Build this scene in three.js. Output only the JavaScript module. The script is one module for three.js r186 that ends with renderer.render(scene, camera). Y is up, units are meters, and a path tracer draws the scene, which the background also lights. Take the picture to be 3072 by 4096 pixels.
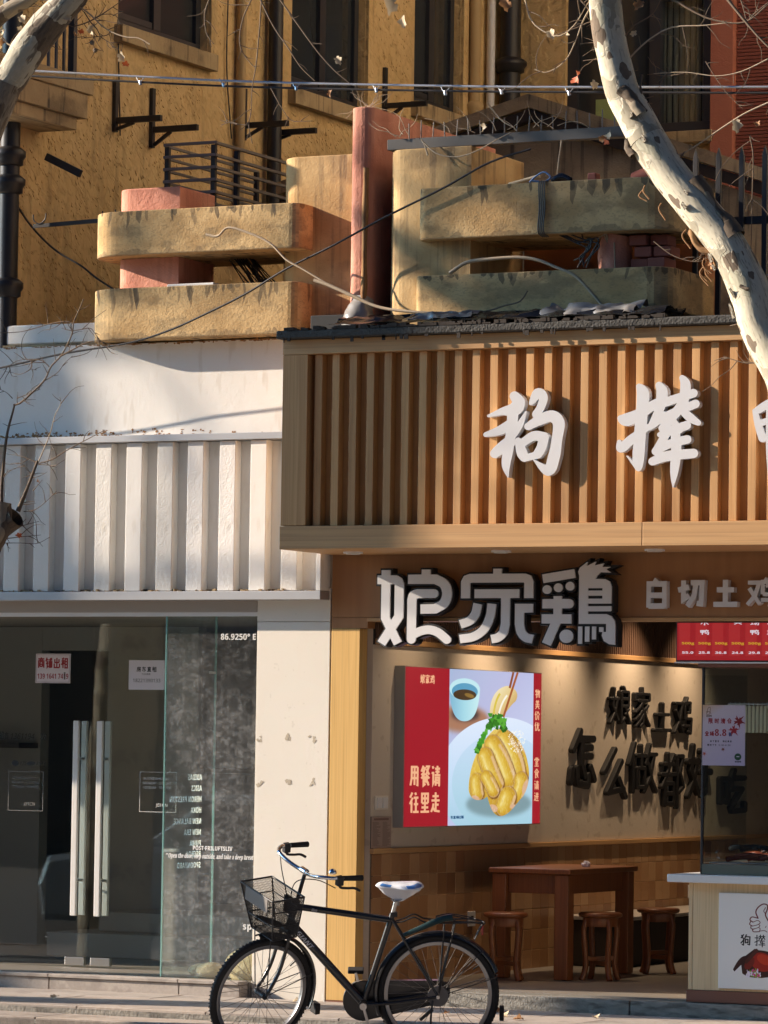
import * as THREE from 'three';
import { Sky } from 'three/addons/objects/Sky.js';
import { RoundedBoxGeometry } from 'three/addons/geometries/RoundedBoxGeometry.js';
import { mergeGeometries } from 'three/addons/utils/BufferGeometryUtils.js';
import { RectAreaLightUniformsLib } from 'three/addons/lights/RectAreaLightUniformsLib.js';

// ---------- camera, sky, sun, exposure ----------
const scene = new THREE.Scene();
const camera = new THREE.PerspectiveCamera(14.327, 768 / 1024, 0.5, 400);
camera.position.set(11.788, 1.629, 23.196);
camera.up.set(0.012334, 0.998282, 0.057278);
camera.lookAt(11.788 - 0.441069 * 20, 1.629 + 0.05684 * 20, 23.196 - 0.895671 * 20);
const SUN_AZ = THREE.MathUtils.degToRad(74.3), SUN_EL = THREE.MathUtils.degToRad(21.6);
const sunDir = new THREE.Vector3(-Math.sin(SUN_AZ) * Math.cos(SUN_EL), Math.sin(SUN_EL), Math.cos(SUN_AZ) * Math.cos(SUN_EL));
const sky = new Sky(); sky.name = 'sky'; sky.scale.setScalar(300); scene.add(sky);
sky.userData = { kind: 'structure' };
const SU = sky.material.uniforms;
SU.sunPosition.value.copy(sunDir); SU.turbidity.value = 5; SU.rayleigh.value = 0.85; SU.mieCoefficient.value = 0.005; SU.mieDirectionalG.value = 0.8; SU.cloudCoverage.value = 0;
scene.environmentIntensity = 0.1;
const sun = new THREE.DirectionalLight(0xffead2, 5);
sun.name = 'sunlight'; sun.position.copy(sunDir).multiplyScalar(60); sun.castShadow = true;
sun.shadow.mapSize.set(4096, 4096);
Object.assign(sun.shadow.camera, { left: -25, right: 25, top: 20, bottom: -20, near: 1, far: 140 });
scene.add(sun, sun.target);
const renderer = new THREE.WebGLRenderer({ antialias: true });
renderer.toneMapping = THREE.LinearToneMapping;
renderer.toneMappingExposure = 2.15;
renderer.shadowMap.enabled = true;
RectAreaLightUniformsLib.init();

// ---------- helpers ----------
function rng(s) { return () => { s = (s + 0x6d2b79f5) | 0; let t = Math.imul(s ^ (s >>> 15), 1 | s); t = (t + Math.imul(t ^ (t >>> 7), 61 | t)) ^ t; return ((t ^ (t >>> 14)) >>> 0) / 4294967296; }; }
const hash = (x, y, s) => { let h = Math.imul(x, 374761393) + Math.imul(y, 668265263) + Math.imul(s, 974634777); h = Math.imul(h ^ (h >>> 13), 1274126177); return ((h ^ (h >>> 16)) >>> 0) / 4294967296; };
function vn(x, y, px, py, s) {   // periodic value noise
  const ix = Math.floor(x), iy = Math.floor(y), fx = x - ix, fy = y - iy, u = fx * fx * (3 - 2 * fx), v = fy * fy * (3 - 2 * fy);
  const m = (a, n) => ((a % n) + n) % n, x0 = m(ix, px), x1 = m(ix + 1, px), y0 = m(iy, py), y1 = m(iy + 1, py);
  const a = hash(x0, y0, s), b = hash(x1, y0, s), c = hash(x0, y1, s), d = hash(x1, y1, s);
  return a + (b - a) * u + (c - a) * v + (a - b - c + d) * u * v;
}
function fbm(u, v, fx, fy, s, oct = 4) { let a = 0, k = 0.5, n = 0; for (let i = 0; i < oct; i++) { a += k * vn(u * fx, v * fy, fx, fy, s + i * 17); n += k; k *= 0.5; fx *= 2; fy *= 2; } return a / n; }
const S = (x, a, b) => { const t = Math.min(1, Math.max(0, (x - a) / (b - a))); return t * t * (3 - 2 * t); };
const mix3 = (a, b, t) => [a[0] + (b[0] - a[0]) * t, a[1] + (b[1] - a[1]) * t, a[2] + (b[2] - a[2]) * t];
const toS = (c) => Math.round(255 * Math.min(1, Math.max(0, c <= 0.0031308 ? c * 12.92 : 1.055 * Math.pow(c, 1 / 2.4) - 0.055)));
function tex(w, h, fn, colour = true) {
  const d = new Uint8Array(w * h * 4);
  for (let y = 0; y < h; y++) for (let x = 0; x < w; x++) {
    const c = fn((x + 0.5) / w, (y + 0.5) / h), i = (y * w + x) * 4;
    if (colour) { d[i] = toS(c[0]); d[i + 1] = toS(c[1]); d[i + 2] = toS(c[2]); } else { const g = Math.round(255 * Math.min(1, Math.max(0, c))); d[i] = d[i + 1] = d[i + 2] = g; }
    d[i + 3] = 255;
  }
  const t = new THREE.DataTexture(d, w, h); t.wrapS = t.wrapT = THREE.RepeatWrapping; t.magFilter = THREE.LinearFilter; t.minFilter = THREE.LinearFilter;
  if (colour) t.colorSpace = THREE.SRGBColorSpace;
  t.needsUpdate = true; return t;
}
const rep = (t, m, n = m) => { t.repeat.set(1 / m, 1 / n); return t; };   // texture covers m x n metres
function mat(o) { const { phys, rgb, ...p } = o; const m = phys ? new THREE.MeshPhysicalMaterial(p) : new THREE.MeshStandardMaterial(p); if (rgb) m.color.setRGB(...rgb); return m; }

// names, groups, parts
const taken = new Map();
function numbered(n) { const k = taken.get(n) || 0; taken.set(n, k + 1); return k ? n + '_' + String(k).padStart(3, '0') : n; }
const ORG = new WeakMap();
function thing(name, label, category, o = [0, 0, 0], group) {
  const g = new THREE.Group(); g.name = numbered(name); g.position.set(...o); ORG.set(g, o);
  g.userData = { label, category }; if (group) g.userData.group = group; scene.add(g); return g;
}
function shadowed(m) { m.castShadow = m.receiveShadow = true; return m; }
// geometry is given in world metres; it is moved into its thing's frame
function part(name, geo, material, parent, label) {
  const o = ORG.get(parent); if (o) geo.translate(-o[0], -o[1], -o[2]);
  const m = shadowed(new THREE.Mesh(geo, material)); m.name = name; parent.add(m); if (o) ORG.set(m, o);
  if (label) m.userData.label = label; return m;
}
function piece(name, geo, material, parent, x, y, z, ry = 0) {   // a shared geometry at a world place
  const o = ORG.get(parent) || [0, 0, 0]; const m = shadowed(new THREE.Mesh(geo, material)); m.name = name; m.position.set(x - o[0], y - o[1], z - o[2]); m.rotation.y = ry; parent.add(m); return m;
}
function single(name, geo, material, label, category, group) {
  geo.computeBoundingBox(); const b = geo.boundingBox, o = [(b.min.x + b.max.x) / 2, b.min.y, (b.min.z + b.max.z) / 2];
  geo.translate(-o[0], -o[1], -o[2]); const m = shadowed(new THREE.Mesh(geo, material)); m.name = numbered(name); m.position.set(...o); m.userData = { label, category }; if (group) m.userData.group = group; scene.add(m); ORG.set(m, o); return m;
}
function structure(name, geo, material) { const m = shadowed(new THREE.Mesh(geo, material)); m.name = numbered(name); m.userData = { kind: 'structure' }; scene.add(m); ORG.set(m, [0, 0, 0]); return m; }

// geometry
function muv(g) {   // uv in metres from the dominant normal; v runs up
  g = g.index ? g.toNonIndexed() : g; if (!g.attributes.normal) g.computeVertexNormals();
  const p = g.attributes.position, n = p.count, uv = new Float32Array(n * 2), a = new THREE.Vector3(), b = new THREE.Vector3(), c = new THREE.Vector3();
  for (let i = 0; i < n; i += 3) {
    a.fromBufferAttribute(p, i); b.fromBufferAttribute(p, i + 1).sub(a); c.fromBufferAttribute(p, i + 2).sub(a); b.cross(c);
    const x = Math.abs(b.x), y = Math.abs(b.y), z = Math.abs(b.z);
    for (let k = i; k < i + 3; k++) {
      const X = p.getX(k), Y = p.getY(k), Z = p.getZ(k);
      if (y > x && y > z) { uv[k * 2] = X; uv[k * 2 + 1] = Z; } else if (x > z) { uv[k * 2] = Z; uv[k * 2 + 1] = Y; } else { uv[k * 2] = X; uv[k * 2 + 1] = Y; }
    }
  }
  g.setAttribute('uv', new THREE.BufferAttribute(uv, 2)); return g;
}
const bx = (x0, x1, y0, y1, z0, z1, r = 0) => { const w = x1 - x0, h = y1 - y0, d = z1 - z0; const g = r ? new RoundedBoxGeometry(w, h, d, 2, Math.min(r, w / 2.1, h / 2.1, d / 2.1)) : new THREE.BoxGeometry(w, h, d); g.translate((x0 + x1) / 2, (y0 + y1) / 2, (z0 + z1) / 2); return muv(g); };
const merge = (a) => mergeGeometries(a.map((g) => (g.index ? g.toNonIndexed() : g)).map((g) => { for (const k of Object.keys(g.attributes)) if (!['position', 'normal', 'uv'].includes(k)) g.deleteAttribute(k); if (!g.attributes.uv) g.setAttribute('uv', new THREE.BufferAttribute(new Float32Array(g.attributes.position.count * 2), 2)); return g; }));
function plan(pts, y0, y1, bevel = 0.007) {   // outline in x,z extruded from y0 to y1
  const s = new THREE.Shape(pts.map(([x, z]) => new THREE.Vector2(x, -z)));
  const g = new THREE.ExtrudeGeometry(s, { depth: y1 - y0 - 2 * bevel, bevelEnabled: bevel > 0, bevelThickness: bevel, bevelSize: bevel, bevelOffset: -bevel, bevelSegments: 2, curveSegments: 8 });
  g.rotateX(-Math.PI / 2); g.translate(0, y0 + bevel, 0); return muv(g);
}
function arc(cx, cz, r, a0, a1, n = 8) { const o = []; for (let i = 0; i <= n; i++) { const a = a0 + (a1 - a0) * i / n; o.push([cx + r * Math.cos(a), cz + r * Math.sin(a)]); } return o; }
function prism(pts, z0, z1, bevel = 0) {   // outline in x,y extruded from z0 to z1
  const g = new THREE.ExtrudeGeometry(new THREE.Shape(pts.map(([x, y]) => new THREE.Vector2(x, y))), { depth: z1 - z0 - 2 * bevel, bevelEnabled: bevel > 0, bevelThickness: bevel, bevelSize: bevel, bevelOffset: -bevel, bevelSegments: 1 });
  g.translate(0, 0, z0 + bevel); return muv(g);
}
const v3 = (p) => new THREE.Vector3(p[0], p[1], p[2]);
function bar(a, b, w, h = w, up = [0, 1, 0]) {   // square bar between two points
  const A = v3(a), B = v3(b), d = B.clone().sub(A), L = d.length(); d.normalize();
  const g = new THREE.BoxGeometry(w, h, L); const m = new THREE.Matrix4(), u = v3(up); if (Math.abs(u.dot(d)) > 0.98) u.set(1, 0, 0);
  const x = u.clone().cross(d).normalize(), y = d.clone().cross(x); m.makeBasis(x, y, d).setPosition(A.add(B).multiplyScalar(0.5)); g.applyMatrix4(m); return g.toNonIndexed();
}
function rod(a, b, r, seg = 8) { const A = v3(a), B = v3(b), d = B.clone().sub(A), L = d.length(); const g = new THREE.CylinderGeometry(r, r, L, seg); g.applyQuaternion(new THREE.Quaternion().setFromUnitVectors(new THREE.Vector3(0, 1, 0), d.normalize())); g.translate((A.x + B.x) / 2, (A.y + B.y) / 2, (A.z + B.z) / 2); return g; }
function tube(pts, r, seg = 0, rad = 6, closed = false) { return new THREE.TubeGeometry(new THREE.CatmullRomCurve3(pts.map(v3), closed, 'centripetal'), seg || pts.length * 5, r, rad, closed); }
// a limb: radius changes along the path, surface swells and knots; uv in metres
function limb(pts, r0, r1, seed, rad = 14, rough = 0.12, per = 0.05) {
  const cv = new THREE.CatmullRomCurve3(pts.map(v3), false, 'centripetal'), L = cv.getLength(), n = Math.max(3, Math.ceil(L / per)), F = cv.computeFrenetFrames(n, false);
  const P = [], N = [], U = [], I = [], q = new THREE.Vector3();
  for (let i = 0; i <= n; i++) {
    const t = i / n; cv.getPointAt(t, q); const r = r0 + (r1 - r0) * Math.pow(t, 0.85);
    for (let j = 0; j <= rad; j++) {
      const a = (j / rad) * Math.PI * 2, jj = j % rad, w = 1 + rough * (fbm(jj / rad, t, 3, Math.max(2, Math.round(L * 4)), seed, 3) - 0.5) * 2;
      const d = F.normals[i].clone().multiplyScalar(Math.cos(a)).addScaledVector(F.binormals[i], Math.sin(a));
      P.push(q.x + d.x * r * w, q.y + d.y * r * w, q.z + d.z * r * w); N.push(d.x, d.y, d.z); U.push((j / rad) * 2 * Math.PI * r0, t * L);
    }
  }
  for (let i = 0; i < n; i++) for (let j = 0; j < rad; j++) { const a = i * (rad + 1) + j, b = a + rad + 1; I.push(a, a + 1, b, b, a + 1, b + 1); }
  const g = new THREE.BufferGeometry(); g.setAttribute('position', new THREE.Float32BufferAttribute(P, 3)); g.setAttribute('normal', new THREE.Float32BufferAttribute(N, 3)); g.setAttribute('uv', new THREE.Float32BufferAttribute(U, 2)); g.setIndex(I); g.computeVertexNormals();
  return g.toNonIndexed();
}
// ---------- textures and materials ----------
const T = {};
// ochre rough-cast: trowelled flakes lying diagonally
{
  const h = new Float32Array(1024 * 1024);
  const H = (u, v) => {
    const a = fbm(u + v, v, 5, 5, 3, 3), w = u + 0.03 * a, q = v + 0.03 * a;
    const f = fbm((w * 0.8 + q * 0.6) % 1, (q * 0.8 - w * 0.6 + 1) % 1, 16, 40, 11, 3);
    return 0.45 * S(fbm(u, v, 26, 17, 5, 4), 0.42, 0.62) + 0.4 * S(f, 0.5, 0.62) + 0.15 * fbm(u, v, 90, 90, 9, 2);
  };
  for (let y = 0; y < 1024; y++) for (let x = 0; x < 1024; x++) h[y * 1024 + x] = H((x + 0.5) / 1024, (y + 0.5) / 1024);
  const at = (u, v) => h[Math.floor(v * 1024) * 1024 + Math.floor(u * 1024)];
  T.stuccoB = rep(tex(1024, 1024, at, false), 2);
  T.stuccoC = rep(tex(1024, 1024, (u, v) => { const n = fbm(u, v, 4, 4, 21, 4), f = fbm(u, v, 40, 40, 27, 3), s = S(fbm(u, v, 24, 2, 33, 3), 0.58, 0.8); let c = mix3([0.58, 0.40, 0.18], [0.71, 0.51, 0.255], n); c = mix3(c, [0.40, 0.26, 0.11], 0.35 * S(f, 0.5, 0.75)); return mix3(c, [0.30, 0.215, 0.11], 0.35 * s); }), 2);
}
T.plasterB = rep(tex(512, 512, (u, v) => 0.5 * fbm(u, v, 24, 24, 41, 4) + 0.35 * fbm(u, v, 90, 90, 43, 2) + 0.15 * S(fbm(u, v, 8, 8, 44, 3), 0.4, 0.7), false), 0.8);
const stained = (a, b, dirt, s, k = 1) => rep(tex(1024, 1024, (u, v) => {
  const n = S(fbm(u, v, 6, 6, s, 5), 0.25, 0.75), st = S(fbm(u, v, 56, 3, s + 3, 4), 0.54, 0.74), bl = S(fbm(u, v, 7, 9, s + 5, 4), 0.55, 0.75), sp = S(fbm(u, v, 120, 120, s + 7, 2), 0.72, 0.8);
  let c = mix3(a, b, n); c = mix3(c, dirt, k * (0.45 * st + 0.4 * bl)); return mix3(c, dirt, 0.12 * k * sp);
}), 1.6);
T.balcony = stained([0.44, 0.28, 0.12], [0.62, 0.43, 0.21], [0.16, 0.11, 0.065], 51, 1.0);
T.pink = stained([0.52, 0.20, 0.135], [0.66, 0.30, 0.21], [0.36, 0.15, 0.10], 71, 0.6);
T.coping = stained([0.33, 0.245, 0.14], [0.47, 0.36, 0.21], [0.09, 0.07, 0.05], 81, 1.2);
T.white = rep(tex(512, 512, (u, v) => { const n = fbm(u, v, 5, 5, 91, 4), d = S(fbm(u, v, 30, 6, 93, 3), 0.66, 0.85); return mix3(mix3([0.74, 0.72, 0.68], [0.80, 0.785, 0.75], n), [0.58, 0.53, 0.45], 0.4 * d); }), 1.4);
T.pillar = rep(tex(512, 512, (u, v) => { const n = fbm(u, v, 3, 3, 97, 3), d = S(fbm(u, v, 60, 60, 99, 2), 0.84, 0.9); return mix3(mix3([0.74, 0.69, 0.60], [0.80, 0.75, 0.67], n), [0.5, 0.45, 0.38], 0.25 * d); }), 1.6);
const woodTex = (a, b, s, m = 0.6, n = 2.4) => rep(tex(512, 1024, (u, v) => {
  const wv = fbm(u, v, 3, 2, s, 3) * 0.16, g = fbm((u + wv) % 1, v, 26, 2, s + 2, 3), f = fbm(u, v, 150, 5, s + 4, 2), c = fbm(u, v, 3, 2, s + 6, 3);
  return mix3(mix3(a, b, 0.65 * g + 0.35 * c), mix3(a, [a[0] * 0.6, a[1] * 0.55, a[2] * 0.5], 1), 0.28 * S(f, 0.5, 0.75));
}), m, n);
T.oak = woodTex([0.45, 0.225, 0.08], [0.66, 0.385, 0.165], 101);
T.oakY = woodTex([0.62, 0.36, 0.10], [0.80, 0.53, 0.20], 111);
T.oakH = rep(tex(1024, 512, (u, v) => { const g = fbm(u, v, 2, 26, 121, 3), f = fbm(u, v, 5, 130, 123, 2), c = fbm(u, v, 2, 3, 124, 3); return mix3(mix3([0.45, 0.24, 0.095], [0.64, 0.39, 0.18], 0.6 * g + 0.4 * c), [0.27, 0.15, 0.07], 0.25 * S(f, 0.5, 0.75)); }), 2.4, 0.6);
T.fascia = rep(tex(1024, 512, (u, v) => { const g = fbm(u, v, 40, 2, 125, 3), c = fbm(u, v, 3, 3, 126, 3); return mix3([0.30, 0.135, 0.05], [0.44, 0.22, 0.09], 0.6 * g + 0.4 * c); }), 1.6, 1.6);
T.redwood = woodTex([0.17, 0.055, 0.02], [0.34, 0.125, 0.045], 131, 0.4, 1.4);
T.pale = woodTex([0.62, 0.44, 0.24], [0.78, 0.60, 0.37], 141, 0.5, 2);
T.bark = rep(tex(1024, 1024, (u, v) => {
  const w = fbm(u, v, 6, 6, 151, 3) * 0.12, a = fbm((u + w) % 1, (v + w) % 1, 4, 3, 153, 4), b = fbm((u + w) % 1, v, 5, 4, 157, 4), d = fbm(u, (v + w) % 1, 7, 4, 161, 4), f = fbm(u, v, 60, 40, 163, 3);
  let c = mix3([0.60, 0.53, 0.38], [0.72, 0.65, 0.50], f);
  if (a > 0.53) c = mix3([0.48, 0.44, 0.31], [0.57, 0.53, 0.39], f);
  if (b > 0.60) c = mix3([0.36, 0.315, 0.225], [0.44, 0.385, 0.28], f);
  if (fbm(u, v, 70, 9, 177, 3) > 0.73) c = mix3(c, [0.30, 0.24, 0.165], 0.5);
  if (d > 0.70) c = mix3([0.15, 0.11, 0.075], [0.25, 0.18, 0.12], f);
  return mix3(c, [0.2, 0.15, 0.1], 0.5 * S(fbm(u, v, 90, 30, 167, 2), 0.78, 0.84));
}), 0.9);
T.barkOld = rep(tex(1024, 1024, (u, v) => {
  const w = fbm(u, v, 6, 6, 651, 3) * 0.14, a = fbm((u + w) % 1, (v + w) % 1, 5, 3, 653, 4), b = fbm((u + w) % 1, v, 6, 4, 657, 4), f = fbm(u, v, 60, 30, 663, 3), k = fbm(u, v, 40, 8, 665, 3);
  let c = mix3([0.19, 0.155, 0.115], [0.30, 0.25, 0.185], f);
  if (a > 0.52) c = mix3([0.42, 0.375, 0.28], [0.54, 0.49, 0.38], f);
  if (b > 0.56) c = mix3([0.10, 0.075, 0.052], [0.19, 0.145, 0.10], f);
  return mix3(c, [0.07, 0.05, 0.035], 0.7 * S(k, 0.62, 0.74));
}), 0.8);
T.barkB = rep(tex(512, 512, (u, v) => { const w = fbm(u, v, 6, 6, 151, 3) * 0.12, a = fbm((u + w) % 1, (v + w) % 1, 4, 3, 153, 4), b = fbm((u + w) % 1, v, 5, 4, 157, 4); return 0.35 * fbm(u, v, 40, 20, 169, 3) + (a > 0.545 ? 0.25 : 0) + (b > 0.585 ? 0.3 : 0); }, false), 0.9);
T.barkDark = rep(tex(512, 512, (u, v) => { const f = fbm(u, v, 50, 16, 171, 4), a = fbm(u, v, 5, 4, 173, 4); let c = mix3([0.06, 0.043, 0.03], [0.19, 0.14, 0.095], f); if (a > 0.58) c = mix3([0.24, 0.19, 0.13], [0.34, 0.28, 0.2], f); return c; }), 0.9);
T.granite = rep(tex(1024, 1024, (u, v) => { const a = fbm(u, v, 110, 110, 181, 2), b = fbm(u, v, 6, 6, 183, 4), d = S(fbm(u, v, 12, 12, 185, 4), 0.55, 0.74); return mix3(mix3([0.31, 0.27, 0.24], [0.46, 0.41, 0.37], 0.5 * a + 0.5 * b), [0.22, 0.19, 0.17], 0.55 * d); }), 1.2);
T.paver = rep(tex(1024, 1024, (u, v) => { const a = fbm(u, v, 140, 140, 191, 2), b = fbm(u, v, 5, 5, 193, 4), d = S(fbm(u, v, 14, 14, 195, 4), 0.55, 0.75); return mix3(mix3([0.19, 0.18, 0.18], [0.30, 0.28, 0.27], 0.5 * a + 0.5 * b), [0.10, 0.09, 0.09], 0.5 * d); }), 1.2);
T.greyStone = rep(tex(512, 512, (u, v) => { const a = fbm(u, v, 12, 50, 201, 4), b = S(fbm(u, v, 6, 22, 203, 4), 0.5, 0.7); return mix3(mix3([0.15, 0.14, 0.125], [0.36, 0.34, 0.30], a), [0.06, 0.055, 0.05], 0.6 * b); }), 0.8);
T.floor = rep(tex(512, 512, (u, v) => { const a = fbm(u, v, 8, 8, 211, 4), b = fbm(u, v, 90, 90, 213, 2); return mix3([0.20, 0.18, 0.155], [0.30, 0.275, 0.24], 0.6 * a + 0.4 * b); }), 1.5);
T.asphalt = rep(tex(512, 512, (u, v) => { const a = fbm(u, v, 120, 120, 221, 2), b = fbm(u, v, 4, 4, 223, 4); return mix3([0.035, 0.035, 0.038], [0.075, 0.073, 0.07], 0.6 * a + 0.4 * b); }), 3);
T.beige = rep(tex(512, 512, (u, v) => { const n = fbm(u, v, 3, 3, 231, 4), d = S(fbm(u, v, 30, 30, 233, 3), 0.7, 0.8); return mix3(mix3([0.63, 0.55, 0.45], [0.69, 0.61, 0.51], n), [0.38, 0.30, 0.22], 0.3 * d); }), 2);
T.rust = rep(tex(256, 256, (u, v) => { const n = fbm(u, v, 12, 5, 241, 4); return mix3([0.16, 0.06, 0.025], [0.45, 0.26, 0.11], n); }), 0.25);
T.fineB = rep(tex(512, 512, (u, v) => 0.6 * fbm(u, v, 60, 60, 251, 3) + 0.4 * fbm(u, v, 10, 10, 253, 3), false), 1);

// concrete band faces: the same weathered coat with dirty drips running from the top arris
const bandMat = (s, top, hgt, ox) => {
  const R = rng(s), D = Array.from({ length: 34 }, () => [R(), 0.004 + R() * R() * 0.011, 0.08 + R() * R() * 0.5, R()]);
  const t = tex(1024, 256, (u, v) => {
    const n = S(fbm(u, v, 9, 2, s, 5), 0.25, 0.75), bl = S(fbm(u, v, 14, 4, s + 5, 5), 0.52, 0.72), f = fbm(u, v, 160, 40, s + 9, 2); let c = mix3([0.44, 0.28, 0.12], [0.62, 0.43, 0.21], n); c = mix3(c, [0.17, 0.125, 0.07], 0.45 * bl); c = mix3(c, [0.19, 0.145, 0.08], 0.35 * S(f, 0.55, 0.8));
    for (const [x, w, l, k] of D) { const d = Math.abs(u - x - 0.004 * Math.sin(v * 9 + k * 9)); if (d < w && 1 - v < l * (1 - 0.4 * d / w)) c = mix3(c, [0.085, 0.065, 0.042], 0.45 + 0.35 * k); }
    if (v < 0.06 + 0.1 * S(fbm(u, 0.5, 40, 2, s + 21, 3), 0.4, 0.8)) c = mix3(c, [0.12, 0.09, 0.055], 0.45); return c;
  });
  t.repeat.set(1 / 2.2, 1 / hgt); t.offset.set(ox, 1 - top / hgt); return mat({ map: t, bumpMap: T.plasterB, bumpScale: 0.004, roughness: 0.94 });
};
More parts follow.
